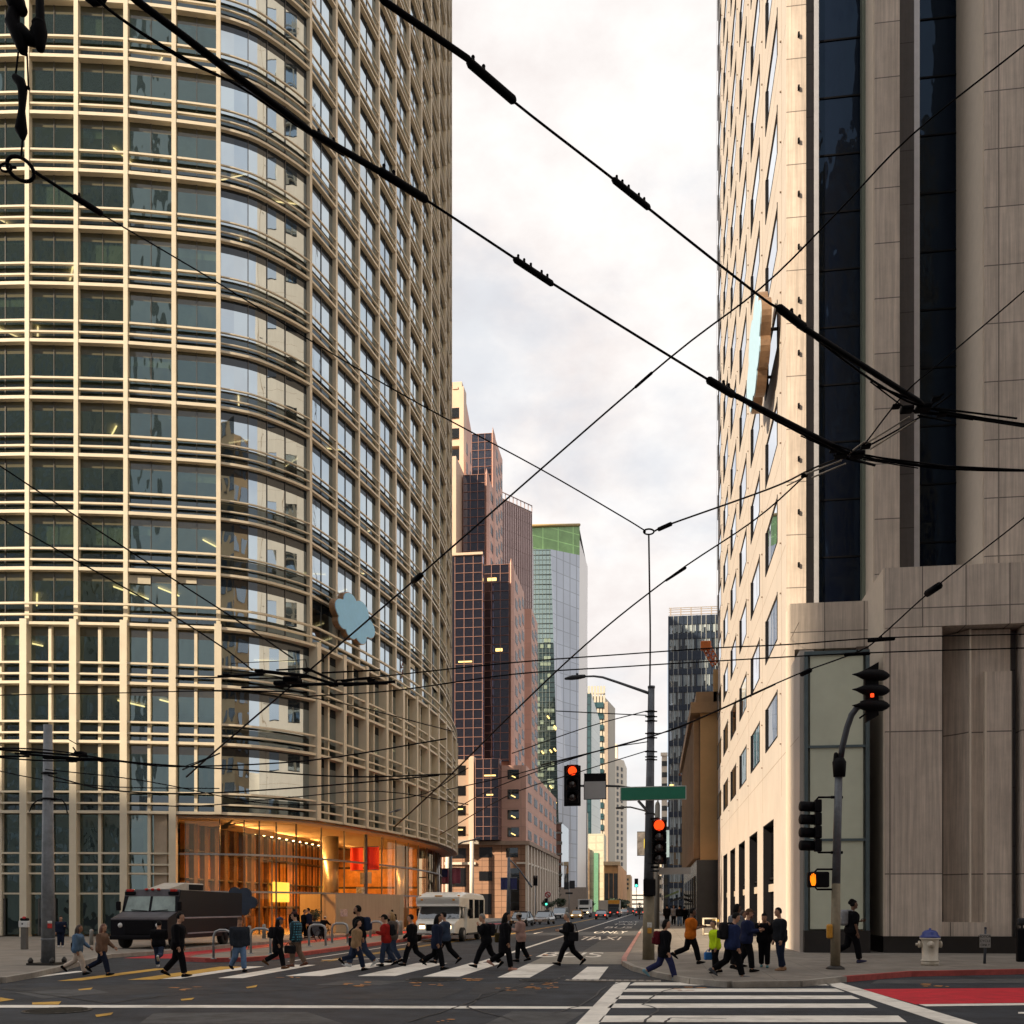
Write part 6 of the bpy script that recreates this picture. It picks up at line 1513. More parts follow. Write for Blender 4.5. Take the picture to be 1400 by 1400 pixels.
# hoarding, planters and tree before the lobby
hm = mat('hoarding', (.46, .38, .27), .7, var=.08, scale=.5, streak=.08)
hd = 70.; HO = [(410, 1226.5, 73.0), (459, 1224.5, 71.6), (546.5, 1223.5, 74.5), (552, 1224, 77)]
hr = thing('hoarding', 'beige temporary hoarding wall in front of the lobby with a small notice', 'hoarding', (at(480, HY, 72).x, at(480, HY, 72).y, KZ))
for (x0, y0, d0_), (x1, y1, d1_) in zip(HO, HO[1:]):
    a, b = at(x0, y0, d0_), at(x1, y1, d1_); t = (b - a).normalized(); n_ = Vector((-t.y, t.x, 0)) * .12; mb = MB(); zt_ = 2.85
    mb.prism([(a.x, a.y), (b.x - t.x * .03, b.y - t.y * .03), (b.x + n_.x, b.y + n_.y), (a.x + n_.x, a.y + n_.y)], KZ, [zt_] * 4); obj('panel', mb, hm, hr)
a, b = at(465.5, 1253, 71.5), at(475.5, 1243, 71.5); mb = MB(); mb.box(a.x, b.x, a.y, a.y + .03, a.z, b.z); obj('notice', mb, mat('notice_pale', (.50, .46, .50), .6, var=.5, scale=9), hr)
random.seed(21)
def leaf_cloud(mb, c, r, n, s, seed=0):
    rr = random.Random(seed)
    for _ in range(n):
        while True:
            p = Vector((rr.uniform(-1, 1), rr.uniform(-1, 1), rr.uniform(-1, 1)))
            if p.length < 1 and p.length > .25: break
        p = Vector(c) + Vector((p.x * r[0], p.y * r[1], p.z * r[2])); u = Vector((rr.gauss(0, 1), rr.gauss(0, 1), rr.gauss(0, 1))).normalized(); v = u.orthogonal().normalized(); a = s * rr.uniform(.6, 1.4)
        mb.add([p - u * a, p + v * a * .6, p + u * a, p - v * a * .6], [(0, 1, 2, 3)])
leafd = mat('leaf_dark', (.022, .040, .014), .6, var=.5, scale=2); bark = mat('bark', (.09, .06, .04), .8, var=.3)
def tree(name, label, px, py, d, hpx, wpx, n, group=None, trunk=.45, z0=KZ):
    c = at(px, HY, d); c.z = z0; k = d / F; h = hpx * k; w = wpx * k / 2
    t = thing(name, label, 'tree', c, 0, group); mb = MB(); mb.tube([c, c + Vector((.03, 0, h * trunk)), c + Vector((0, 0, h * .75))], [w * .10 + .03, w * .08 + .02, .02], 7)
    for k_ in range(5):
        a = k_ * 1.3; mb.tube([c + Vector((0, 0, h * trunk)), c + Vector((math.cos(a) * w * .6, math.sin(a) * w * .6, h * .8))], [.04 + w * .03, .02], 5)
    obj('trunk', mb, bark, t); mb = MB()
    rr = random.Random(int(px))
    for k_ in range(9):
        a = rr.uniform(0, 6.3); q = c + Vector((math.cos(a) * w * rr.uniform(.2, .62), math.sin(a) * w * rr.uniform(.2, .62), h * rr.uniform(trunk + .18, .88))); leaf_cloud(mb, q, (w * .42, w * .42, h * .13), n // 9, w * .10, k_ + int(px))
    obj('crown', mb, leafd, t); return t
tree('street_tree', 'small dark tree standing in front of the beige hoarding', 428, 1262, 66, 36, 26, 500, trunk=.40)
tree('street_tree', 'dark bushy street tree left of the no-turn sign, below the rose podium', 748, 1252, 165, 26, 24, 500, 'street trees')
tree('street_tree', 'dark bushy street tree right of the no-turn sign', 765, 1250, 175, 27, 26, 500, 'street trees')
tree('street_tree', 'tall green street tree at the foot of the dark glazed block', 760, 1240, 240, 82, 18, 500, 'street trees', .2)
tree('street_tree', 'wide dark far tree above the orange-topped truck', 842, 1240, 300, 20, 44, 600, 'street trees', .2)
tree('street_tree', 'small dark far tree left of the wide far tree', 802, 1240, 290, 22, 26, 400, 'street trees', .2)
tree('street_tree', 'dark far tree on the right kerb behind the pole', 874, 1240, 150, 24, 12, 300, 'street trees', .2)
mb = MB(); c = at(432, HY, 64); c.z = KZ; mb.rbox(c.x - .45, c.x + .45, c.y - .4, c.y + .4, KZ, 1.05, .04); centre('planter_box', mb, mat('planter_dark', (.05, .055, .07), .6), 'dark square planter box beside the small tree at the hoarding', 'planter')
cs = at(327, 1232, 57.); cloud_sign('cloud_board', 'dark blue rounded cloud-shaped board standing behind the black van', cs, E1, -E2, 2.0, 1.6, .2, [mat('panel_navy', (.02, .035, .065), .5), dgrey])
mb = MB(); v = at(327, 1240, 57.1); mb.tube([(v.x, v.y, KZ), (v.x, v.y, cs.z - .5)], .06, 8); obj('post', mb, dgrey, [o for o in bpy.data.objects if o.name == 'cloud_board'][0])
# pavement furniture on the right and small far signals
c = G(962, 1279, KZ); k = dep(c.x, c.y) / F
cart = thing('vendor_cart', 'small pale frame cart with black and yellow bags beside the shops', 'cart', c); mb = MB()
for x in (0, 17):
    for y in (0, .7): mb.tube([(c.x + x * k, c.y + y, KZ), (c.x + x * k, c.y + y, KZ + 24 * k)], 1.2 * k, 6)
for z in (2, 14, 23):
    for y in (0, .7): mb.tube([(c.x, c.y + y, KZ + z * k), (c.x + 17 * k, c.y + y, KZ + z * k)], 1.1 * k, 6)
    mb.tube([(c.x, c.y, KZ + z * k), (c.x, c.y + .7, KZ + z * k)], 1.1 * k, 6)
obj('frame', mb, mat('cart_pale', (.50, .44, .34), .6), cart); mb = MB(); mb.rbox(c.x + 2 * k, c.x + 12 * k, c.y + .05, c.y + .6, KZ + 14 * k, KZ + 21 * k, .08); obj('black_bag', mb, black, cart); mb = MB(); mb.rbox(c.x + 12 * k, c.x + 21 * k, c.y, c.y + .6, KZ + 18 * k, KZ + 22 * k, .06); obj('yellow_bag', mb, mat('bag_yellow', (.55, .36, .04), .6), cart)
def small_signal(px, py, d, lab, on, s=1.):
    k = d / F * s; c = at(px, py, d); t = thing('traffic_signal', lab, 'traffic light', c, 0, 'far traffic signals'); mb = MB(); mb.rbox(c.x - 3 * k, c.x + 3 * k, c.y - .1, c.y + .15, c.z - 7 * k, c.z + 7 * k, .05); obj('housing', mb, black, t); mb = MB(); mb.sph((c.x, c.y - .12, c.z + (-4.5 * k if on is grn_on else 4.5 * k)), (2.2 * k, .08, 2.2 * k)); obj('lens', mb, on, t)
    mb = MB(); mb.tube([(c.x, c.y + .2, KZ), (c.x, c.y + .2, c.z - 5 * k)], .07, 6); obj('post', mb, polem, t)
small_signal(870, 1207, 230, 'far traffic signal showing green over the street end', grn_on, .85); small_signal(747, 1233, 160, 'small far signal with a green light under the round no-turn sign', grn_on, .7); small_signal(732, 1204, 152, 'dark far signal on an arm before the podium pilasters', lens_off)
t = thing('round_sign', 'round white no-turn sign with a red ring before the street trees', 'sign', at(749, 1223, 158)); c = at(749, 1223, 158); k = 158 / F
mb = MB(); mb.lathe([(4.6 * k, 0), (4.6 * k, .04)], 20, c, 'Y'); obj('plate', mb, swhite, t); mb = MB(); torus(mb, c - Vector((0, .03, 0)), 3.6 * k, .55 * k, Vector((1, 0, 0)), E3); mb.tube([c + Vector((-2.5 * k, -.03, 2.5 * k)), c + Vector((2.5 * k, -.03, -2.5 * k))], .5 * k, 5); obj('ring', mb, MATS['notice_red'], t); mb = MB(); mb.tube([(c.x, c.y + .1, KZ), (c.x, c.y + .1, c.z + .4)], .06, 6); obj('post', mb, polem, t)
t = thing('overhead_sign', 'pair of dark square overhead signs on a thin post before the low wall', 'sign', at(778, 1209, 200)); mb = MB()
for x0, x1, y0, y1 in ((771, 777.5, 1206, 1216), (778.5, 786, 1204, 1215), (773, 783, 1220, 1222.5)): a, b = at(x0, y1, 200), at(x1, y0, 200); mb.box(a.x, b.x, a.y, a.y + .1, a.z, b.z)
obj('panel', mb, dgrey, t); mb = MB(); a = at(778, 1240, 200.3); mb.tube([(a.x, a.y, KZ), (a.x, a.y, at(778, 1206, 200).z)], .1, 6); obj('post', mb, steel, t)
# awnings and shop signs on the far right pavement
for px, y0, d, lab, colr in [(925, 1228, 150, 'dark awning over the far right pavement', (.03, .03, .032)), (918, 1221, 175, 'green and yellow awning farther along the right pavement', (.16, .20, .08))]:
    a = at(px - 9, y0 + 6, d); b = at(px + 10, y0 - 4, d); mb = MB(); mb.prism([(a.x, a.y), (b.x, a.y), (b.x, a.y + 4), (a.x, a.y + 4)], [a.z, b.z - .4, b.z - .4, a.z], [a.z + .25, b.z, b.z, a.z + .25]); centre('awning', mb, mat('awning_' + lab.split()[0], colr, .7, var=.3), lab, 'awning')
# ---------------------------------------------------------------- vehicles (forward is +X in their own frame)
tyre = mat('tyre', (.014, .014, .015), .8, var=.2); rimm = mat('rim', (.30, .30, .31), .35, .7, var=.2)
carglass = glass('car_glass', refl=.06, solid=(.010, .013, .017), wave=.08, wscale=1.2, gtint=(.6, .66, .72), cap=.35); headl = mat('headlamp', (.60, .60, .58), .1, var=.1, spec=1.)
head_on = glow('headlamp_on', (1, .78, .42), 3.0); tail = mat('tail_lamp', (.45, .02, .015), .2); tail_on = glow('tail_lamp_on', (1, .06, .03), 2.2); amber = mat('amber_lamp', (.70, .30, .02), .3); plate = mat('number_plate', (.60, .60, .60), .5)
def wheels(t, xs, hw, r, w=.22, hub=rimm):
    for x in xs:
        for s in (-1, 1):
            mb = MB(); y0 = s * (hw - w); y1 = s * hw; mb.lathe([(r * .6, min(y0, y1)), (r * .95, min(y0, y1)), (r, min(y0, y1) + .04), (r, max(y0, y1) - .04), (r * .95, max(y0, y1)), (r * .6, max(y0, y1))], 22, (x, 0, r), 'Y'); wh = obj('wheel', mb, tyre, t, True)
            mb = MB(); yo = s * (hw + .004); mb.lathe([(r * .58, min(yo, yo - s * .05)), (r * .60, max(yo, yo - s * .05)), (r * .15, max(yo, yo - s * .05) + .01)], 16, (x, 0, r), 'Y'); obj('rim', mb, hub, wh, True)
def loft(mb, st, m=0):
    "st: list of (x, [(y,z)...]) closed sections"
    n = len(st[0][1]); vs = []
    for x, sec in st: vs += [(x, y, z) for y, z in sec]
    fs = [(i * n + j, i * n + (j + 1) % n, (i + 1) * n + (j + 1) % n, (i + 1) * n + j) for i in range(len(st) - 1) for j in range(n)] + [tuple(range(n - 1, -1, -1)), tuple(range((len(st) - 1) * n, len(st) * n))]
    return mb.add(vs, fs, m, False)
def car(name, label, loc, rz, L, Wd, Hh, colr, kind='sedan', cat='car', lights=None, group='cars on the street', rear=None):
    t = thing(name, label, cat, loc, rz, group); hw = Wd / 2; paint = mat('paint_' + name + '%02d%02d%02d' % tuple(int(c * 99) for c in colr), colr, .25, var=.04, coat=.6)
    if kind == 'sedan': prof = [(-.50, .62, .80, .86), (-.47, .42, .88, .93), (-.36, .30, .93, 1), (0, .28, .90, 1), (.2, .28, .86, 1), (.33, .30, .80, .98), (.45, .36, .70, .90), (.5, .45, .58, .74)]; gh = [(-.40, .90, .93), (-.24, 1.0, .74), (.04, 1.0, .72), (.26, .82, .88)]
    elif kind == 'suv': prof = [(-.50, .55, 1.02, .92), (-.48, .40, 1.06, .97), (-.3, .34, 1.08, 1), (0, .34, 1.06, 1), (.26, .34, 1.04, 1), (.44, .36, .98, .96), (.5, .45, .86, .86)]; gh = [(-.49, 1.06, .94), (-.44, Hh / 1.0, .80), (.10, Hh / 1.0, .80), (.27, 1.02, .92)]
    else: prof = [(-.50, .55, .96, .94), (-.2, .36, 1.0, 1), (.1, .36, 1.02, 1), (.26, .36, 1.04, 1), (.44, .38, 1.00, .97), (.5, .45, .90, .90)]; gh = [(-.12, 1.0, .94), (-.08, Hh, .80), (.10, Hh, .80), (.26, 1.02, .92)]
    mb = MB(); s_ = Hh / (1.42 if kind == 'sedan' else Hh)
    loft(mb, [(f * L, [(-hw * k * .96, zb), (-hw * k, (zb + zt) / 2), (-hw * k * .93, zt - .05), (-hw * k * .80, zt), (hw * k * .80, zt), (hw * k * .93, zt - .05), (hw * k, (zb + zt) / 2), (hw * k * .96, zb)]) for f, zb, zt, k in prof]); obj('body', mb, paint, t, True)
    hr_ = Hh if kind != 'sedan' else Hh
    mb = MB(); g_ = [(f, (hr_ if 0 < i < 3 else z), k) for i, (f, z, k) in enumerate(gh)]
    zb0 = g_[0][1] - .1; loft(mb, [(f * L, [(-hw * gh[0][2] * .97, min(z, zb0)), (-hw * k, z - .02), (hw * k, z - .02), (hw * gh[0][2] * .97, min(z, zb0))]) for f, z, k in g_]); obj('cabin_glass', mb, carglass, t, True)
    mb = MB(); x0, x1 = g_[1][0] * L, g_[2][0] * L; k = g_[1][2]; mb.rbox(x0 - .12, x1 + .12, -hw * k - .02, hw * k + .02, hr_ - .06, hr_ + .01, .03); rf_ = obj('roof', mb, paint, t, True)
    mb = MB()
    for s in (-1, 1):
        for a, b in ((g_[0], g_[1]), (g_[3], g_[2])): mb.tube([(a[0] * L, s * hw * a[2], a[1] - .05), (b[0] * L, s * hw * b[2], b[1] - .03)], .045, 5)
        mb.tube([((x0 + x1) / 2, s * hw * .90, g_[0][1] - .04), ((x0 + x1) / 2, s * hw * k, hr_ - .03)], .05, 5)
    obj('pillar', mb, paint, t, True)
    r = .33 if kind == 'sedan' else .38; wheels(t, (-L * .31, L * .31), hw, r)
    zf = prof[-1][2]
    for s in (-1, 1):
        mb = MB(); mb.sph((L * .475, s * hw * .68, zf + .02), (.12, .20, .085)); obj('headlight', mb, head_on if lights == 'on' else headl, t, True)
        mb = MB(); zr = prof[0][2]; mb.rbox(-L * .5 - .02, -L * .47, s * hw * .60, s * hw * .82, zr - .2, zr - .02, .02); obj('tail_light', mb, tail_on if rear == 'on' else tail, t, True)
        mb = MB(); mb.rbox(L * .17, L * .20, s * hw * .98, s * (hw + .20), prof[0][2] + .04, prof[0][2] + .18, .03); obj('mirror', mb, paint if kind != 'pickup' else black, t, True)
    mb = MB(); mb.rbox(L * .488, L * .505, -hw * .5, hw * .5, .40, zf - .12, .02); obj('grille', mb, black, t, True)
    mb = MB(); mb.rbox(L * .46, L * .508, -hw * .86, hw * .86, .26, .42, .04); mb.rbox(-L * .51, -L * .46, -hw * .9, hw * .9, .30, .52, .04); obj('bumper', mb, dgrey if kind != 'sedan' else paint, t, True)
    mb = MB(); mb.box(L * .505, L * .512, -.26, .26, .42, .56); mb.box(-L * .516, -L * .508, -.26, .26, .56, .70); obj('number_plate', mb, plate, t, True)
    return t
def road(px, py): v = G(px, py); v.z = .0045; return v
DOWN, UP = -math.pi / 2, math.pi / 2
car('silver_car', 'silver sedan coming towards the viewer behind the woman in pink shoes', road(744, 1263.5), DOWN - .10, 4.6, 1.85, 1.5, (.30, .31, .33))
car('black_car', 'black car half hidden behind the person in the pale pink sweater', road(713, 1266), DOWN - .08, 4.5, 1.85, 1.5, (.025, .028, .03))
car('white_suv', 'white sport utility vehicle behind the silver sedan, facing the viewer', road(766, 1258), DOWN - .05, 4.9, 2.0, 1.9, (.60, .60, .60), 'suv')
car('taxi', 'small orange-yellow taxi beside the white box truck', road(789, 1256.5), DOWN, 4.6, 1.85, 1.5, (.60, .30, .03), lights='on')
car('dark_sedan', 'dark sedan driving away beside the white box truck, seen from behind', road(822.5, 1257), UP, 4.8, 1.9, 1.5, (.03, .032, .036), rear='on')
car('black_suv', 'black sport utility vehicle with glowing red tail lights in front of the pale box truck', road(840, 1253.8), UP, 4.8, 1.95, 1.8, (.025, .025, .027), 'suv', rear='on')
car('grey_suv', 'grey sport utility vehicle far down the lane right of the pale box truck', road(862, 1250.5), UP, 4.8, 1.95, 1.8, (.25, .25, .26), 'suv', rear='on')
car('pale_pickup', 'pale pickup truck far ahead in the right lane beside the kerb', road(875, 1252.5), UP, 5.2, 1.95, 1.85, (.50, .46, .42), 'pickup', rear='on')
car('far_white_car', 'tiny white car just right of the pale box truck', road(853.5, 1251), UP, 4.6, 1.85, 1.5, (.60, .60, .60))
car('far_dark_car', 'tiny dark car farthest along the street below the green far signal', road(868.5, 1247), UP, 4.6, 1.85, 1.6, (.05, .04, .04), rear='on')
# box trucks
def box_truck(name, label, loc, rz, boxcol, cabcol, L, Wd, Hb, band=None, front=True):
    t = thing(name, label, 'truck', loc, rz, 'trucks on the street'); hw = Wd / 2; bm_ = mat('box_' + name, boxcol, .5, var=.08); cm = mat('cab_' + name, cabcol, .35, var=.05)
    mb = MB(); mb.rbox(-L / 2, L / 2 - 1.9, -hw, hw, .75, Hb, .05); obj('cargo_box', mb, bm_, t, True)
    mb = MB(); loft(mb, [(L / 2 - 1.85, [(-hw * .92, .5), (-hw * .92, 2.35), (hw * .92, 2.35), (hw * .92, .5)]), (L / 2 - 1.05, [(-hw * .90, .5), (-hw * .86, 2.32), (hw * .86, 2.32), (hw * .90, .5)]), (L / 2 - .75, [(-hw * .9, .5), (-hw * .88, 1.45), (hw * .88, 1.45), (hw * .9, .5)]), (L / 2, [(-hw * .85, .5), (-hw * .8, 1.22), (hw * .8, 1.22), (hw * .85, .5)])]); obj('cab', mb, cm, t, True)
    mb = MB(); mb.add([(L / 2 - .74, -hw * .76, 1.48), (L / 2 - .74, hw * .76, 1.48), (L / 2 - 1.03, hw * .72, 2.2), (L / 2 - 1.03, -hw * .72, 2.2)], [(0, 1, 2, 3)]); obj('windscreen', mb, carglass, t, True)
    for s in (-1, 1):
        mb = MB(); mb.rbox(L / 2 - .05, L / 2 + .03, s * hw * .5, s * hw * .76, .82, 1.02, .03); obj('headlight', mb, head_on if front else headl, t, True)
        mb = MB(); mb.rbox(L / 2 - 1.0, L / 2 - .9, s * hw * 1.0, s * (hw + .25), 1.5, 1.95, .03); obj('mirror', mb, black, t, True)
        mb = MB(); mb.rbox(-L / 2 - .04, -L / 2 + .02, s * hw * .75, s * hw * .92, .8, 1.05, .02); obj('tail_light', mb, tail_on, t, True)
    mb = MB(); mb.rbox(L / 2 - .02, L / 2 + .02, -hw * .45, hw * .45, .75, 1.1, .02); mb.rbox(L / 2 - .1, L / 2 + .08, -hw * .85, hw * .85, .42, .62, .04); obj('grille', mb, black, t, True)
    if band:
        mb = MB(); mb.rbox(-L / 2 - .03, -L / 2 + .4, -hw - .02, hw * .1, Hb - .75, Hb + .02, .03); obj('orange_band', mb, band, t, True)
        mb = MB(); mb.box(-L / 2 - .012, -L / 2 + .2, -hw * .95, hw * .1, 1.0, Hb - .8); obj('rear_door', mb, dgrey, t, True)
    else:
        mb = MB(); mb.rbox(L / 2 - 1.95, L / 2 - 1.7, -hw * .7, hw * .7, Hb - 1.0, Hb - .15, .05); obj('roof_fairing', mb, dgrey, t, True)
    wheels(t, (-L * .28, L * .33), hw, .45, .26)
box_truck('white_box_truck', 'white box truck facing the viewer with its headlights lit', road(799.5, 1254), DOWN, (.62, .62, .60), (.60, .60, .58), 7.0, 2.4, 3.4)
box_truck('pale_box_truck', 'pale box truck with an orange band at its rear, driving away', road(834, 1253), UP, (.50, .45, .38), (.4, .4, .4), 8.5, 4.2, 3.3, mat('band_orange', (.70, .30, .03), .5))
# dark step van on the plaza
vd = gd(1297.5); c = G(193, 1297.5, KZ)
sv = thing('step_van', 'black step van with a split windscreen and red roof lights parked before the lobby', 'van', (c.x - .1, c.y + 4.0, KZ), DOWN)
vp = mat('van_black', (.004, .004, .008), .28, var=.15, spec=.22); vg = mat('van_mid_grey', (.10, .095, .11), .45, var=.3, scale=3); L = 8.0; hw = 1.30; X = L / 2  # brow and bonnet greyer than the black body
mb = MB(); prof = [(-X, .42), (-X, 2.50), (X - 1.25, 2.56), (X - .95, 1.60), (X - .12, 1.34), (X, 1.26), (X, .42)]
mb.add([(x, -hw, z) for x, z in prof] + [(x, hw, z) for x, z in prof], [tuple(range(6, -1, -1)), tuple(range(7, 14))] + [(i, (i + 1) % 7, (i + 1) % 7 + 7, i + 7) for i in range(7)]); obj('body', mb, vp, sv, True)
mb = MB(); mb.add([(X - 1.22, -hw + .02, 2.575), (X - 1.22, hw - .02, 2.575), (X - 1.15, hw - .02, 2.28), (X - 1.15, -hw + .02, 2.28)], [(0, 1, 2, 3)]); mb.add([(X - 1.17, -hw + .05, 2.36), (X - 1.17, hw - .05, 2.36), (X - 1.25, hw - .02, 2.585), (X - 1.25, -hw + .02, 2.585)], [(0, 1, 2, 3)]); obj('brow', mb, vg, sv, True)
ws = mat('windscreen_reflection_paint', (.33, .42, .41), .08, var=.3, scale=1.5, spec=1.)  # pale reflection put into the screen colour
def on_screen(y, f, o=.012):     # f=0 bottom .. 1 top
    return (X - .95 - .25 * f + o, y, 1.60 + .80 * f)
for s in (-1, 1):
    mb = MB(); mb.add([on_screen(s * .06, .03), on_screen(s * 1.18, .03), on_screen(s * 1.08, .90), on_screen(s * .06, .90)], [(0, 1, 2, 3)]); w = obj('windscreen', mb, ws, sv, True)
    mb = MB(); mb.tube([on_screen(s * .1, .04, .04), on_screen(s * .85, .10, .05)], .018, 5); obj('wiper', mb, black, w, True)
    mb = MB(); mb.lathe([(.11, 0), (.10, .03)], 14, (X, s * .86, 1.02), 'X'); obj('headlight', mb, headl, sv, True)
    mb = MB(); mb.rbox(X - 1.35, X - 1.08, s * .78, s * 1.26, 2.34, 2.50, .04); b = obj('lamp_block', mb, black, sv, True); mb = MB(); mb.rbox(X - 1.26, X - 1.06, s * .88, s * 1.16, 2.48, 2.60, .03); obj('red_lamp', mb, tail, b, True)
    mb = MB(); mb.rbox(X - .95, X - .80, s * 1.33, s * 1.52, 1.65, 2.05, .04); obj('mirror', mb, black, sv, True)
    mb = MB(); mb.rbox(-X + .1, X - 1.6, s * (hw - .002), s * (hw + .02), 1.29, 1.36, .008); mb.rbox(-X + .1, X - 1.9, s * (hw - .002), s * (hw + .02), .60, .66, .008); obj('side_trim', mb, mat('trim_pale', (.30, .30, .34), .4, .3), sv, True)
for y in (-.28, 0, .28):
    mb = MB(); mb.sph((X - 1.20, y, 2.585), (.09, .085, .055)); obj('red_lamp', mb, tail, sv, True)
mb = MB(); mb.add([(X - .93, -hw + .03, 1.60), (X - .93, hw - .03, 1.60), (X - .12, hw - .03, 1.352), (X - .12, -hw + .03, 1.352)], [(0, 1, 2, 3)]); mb.rbox(X - .14, X + .02, -hw, hw, 1.24, 1.33, .03); obj('bonnet', mb, vg, sv, True)
mb = MB(); mb.rbox(X - .02, X + .03, -.66, .66, .62, 1.22, .02); mb.rbox(X - .05, X + .14, -hw, hw, .40, .58, .04); obj('grille', mb, black, sv, True)
mb = MB(); mb.prism([(X - 3.4, -.55), (X - 1.7, -.5), (X - 1.7, .5), (X - 3.4, .55)], 2.50, [2.93, 2.62, 2.62, 2.93]); mb.rbox(X - 5.1, X - 3.4, -.6, .6, 2.5, 2.92, .05); ac = obj('roof_unit', mb, mat('roof_unit', (.52, .49, .44), .5, var=.15), sv, True)
mb = MB(); mb.box(X - 5.0, X - 3.5, -.62, .62, 2.60, 2.86); obj('vent', mb, black, ac, True)
wheels(sv, (-X * .5, X - 1.0), hw, .42, .28, black)
# white shuttle bus
c = G(596, 1288); bus = thing('shuttle_bus', 'white shuttle bus with amber roof lights waiting behind the crosswalk', 'bus', (c.x + .12, c.y + 3.3, .005), DOWN - .05); L = 6.6; X = L / 2; hw = 1.42
wp_ = mat('bus_white', (.86, .86, .82), .35, var=.06, coat=.3, dirt=.12)
mb = MB()
def sec(w, z0, z1, r=.22): return [(-w * .97, z0), (-w, z0 + .5), (-w, z1 - r * 1.6), (-w * .93, z1 - r * .5), (-w * .75, z1), (w * .75, z1), (w * .93, z1 - r * .5), (w, z1 - r * 1.6), (w, z0 + .5), (w * .97, z0)]
loft(mb, [(-X, sec(hw * .95, .50, 2.62)), (-X + .2, sec(hw, .42, 2.74)), (X - 2.1, sec(hw, .42, 2.80)), (X - 1.75, sec(hw * .985, .42, 2.76))]); obj('body', mb, wp_, bus, True)
mb = MB(); loft(mb, [(X - 1.95, sec(hw * .99, 1.95, 2.76)), (X - 1.2, sec(hw * .97, 1.95, 2.70)), (X - .75, sec(hw * .93, 1.98, 2.56)), (X - .55, sec(hw * .88, 2.0, 2.36, .15))]); obj('roof_cap', mb, wp_, bus, True)
mb = MB(); loft(mb, [(X - 1.9, [(-hw * .86, .45), (-hw * .88, 1.30), (hw * .88, 1.30), (hw * .86, .45)]), (X - .85, [(-hw * .84, .45), (-hw * .86, 1.30), (hw * .86, 1.30), (hw * .84, .45)]), (X - .2, [(-hw * .82, .48), (-hw * .82, 1.14), (hw * .82, 1.14), (hw * .82, .48)]), (X, [(-hw * .78, .5), (-hw * .76, 1.0), (hw * .76, 1.0), (hw * .78, .5)])]); obj('bonnet', mb, wp_, bus, True)
mb = MB(); loft(mb, [(X - 1.75, [(-hw * .87, 1.28), (-hw * .86, 2.02), (hw * .86, 2.02), (hw * .87, 1.28)]), (X - 1.15, [(-hw * .86, 1.28), (-hw * .80, 2.02), (hw * .80, 2.02), (hw * .86, 1.28)]), (X - .80, [(-hw * .84, 1.28), (-hw * .84, 1.30), (hw * .84, 1.30), (hw * .84, 1.28)])]); obj('windscreen', mb, glass('bus_screen', refl=.16, solid=(.012, .018, .026), wave=.3, wscale=1.5, cap=.45), bus, True)
mb = MB()
for s in (-1, 1): mb.tube([(X - .82, s * hw * .85, 1.30), (X - 1.15, s * hw * .80, 2.0)], .05, 5); mb.tube([(X - 1.45, s * hw * .88, 1.3), (X - 1.4, s * hw * .87, 2.0)], .06, 5)
obj('pillar', mb, wp_, bus, True)
for s in (-1, 1):
    for x0, x1 in ((-X + .55, -X + 1.75), (-X + 1.85, -X + 3.0), (X - 3.15, X - 2.2)):
        mb = MB(); mb.rbox(x0, x1, s * (hw - .03), s * (hw + .012), 1.28, 2.38, .04); obj('side_window', mb, carglass, bus, True)
    mb = MB(); mb.rbox(X - 2.15, X - 1.85, s * (hw + .02), s * (hw + .20), 1.40, 1.85, .05); obj('mirror', mb, black, bus, True)
    mb = MB(); mb.rbox(X - .06, X + .015, s * .58, s * .92, .72, .92, .03); obj('headlight', mb, head_on, bus, True); mb = MB(); mb.rbox(X - .06, X + .02, s * .60, s * .92, .94, 1.02, .02); obj('indicator', mb, amber, bus, True)
    for x, y, z in ((X - .62, .92, 2.30), (X - 1.0, 1.10, 2.52)): mb = MB(); mb.rbox(x - .06, x + .10, s * y - .07, s * y + .07, z, z + .1, .02); obj('marker_light', mb, amber, bus, True)
mb = MB(); mb.rbox(X - .85, X - .68, -.22, .22, 2.53, 2.60, .02); obj('marker_light', mb, amber, bus, True)
mb = MB(); mb.rbox(X - .02, X + .03, -.52, .52, .62, .98, .02); obj('grille', mb, black, bus, True); mb = MB(); mb.rbox(X - .12, X + .12, -1.02, 1.02, .38, .56, .05); obj('bumper', mb, mat('chrome', (.5, .5, .5), .2, .9), bus, True); mb = MB(); mb.box(X + .12, X + .128, -.2, .2, .42, .54); obj('number_plate', mb, plate, bus, True)
mb = MB(); mb.rbox(-X + .1, X - 1.9, -hw - .02, hw + .02, .34, .46, .03); obj('skirt', mb, dgrey, bus, True)
wheels(bus, (-X * .48, X - 1.05), hw, .40, .25)

# ---------------------------------------------------------------- people
SK = {'a': (.46, .25, .16), 'b': (.30, .15, .085), 'c': (.14, .065, .035)}
def skin(k): return mat('skin_' + k, SK[k], .55, var=.08, scale=6)
def cloth(name, col): return mat('cloth_' + name, col, .85, var=.22, scale=7, bump=.5, bscale=9, spec=.06)
hairm = {'black': mat('hair_black', (.006, .005, .005), .8, spec=.2, var=.3, scale=20), 'brown': mat('hair_brown', (.045, .022, .012), .55, var=.3, scale=20), 'auburn': mat('hair_auburn', (.14, .05, .025), .5, var=.3, scale=20), 'blond': mat('hair_blond', (.34, .20, .08), .5, var=.3, scale=20), 'grey': mat('hair_grey', (.22, .2, .18), .6, var=.3, scale=20)}
eyem = mat('eye_dark', (.02, .015, .012), .2); lipm = mat('lip', (.30, .10, .08), .5)
PENDING = []            # (object, voxel) remeshed at the end
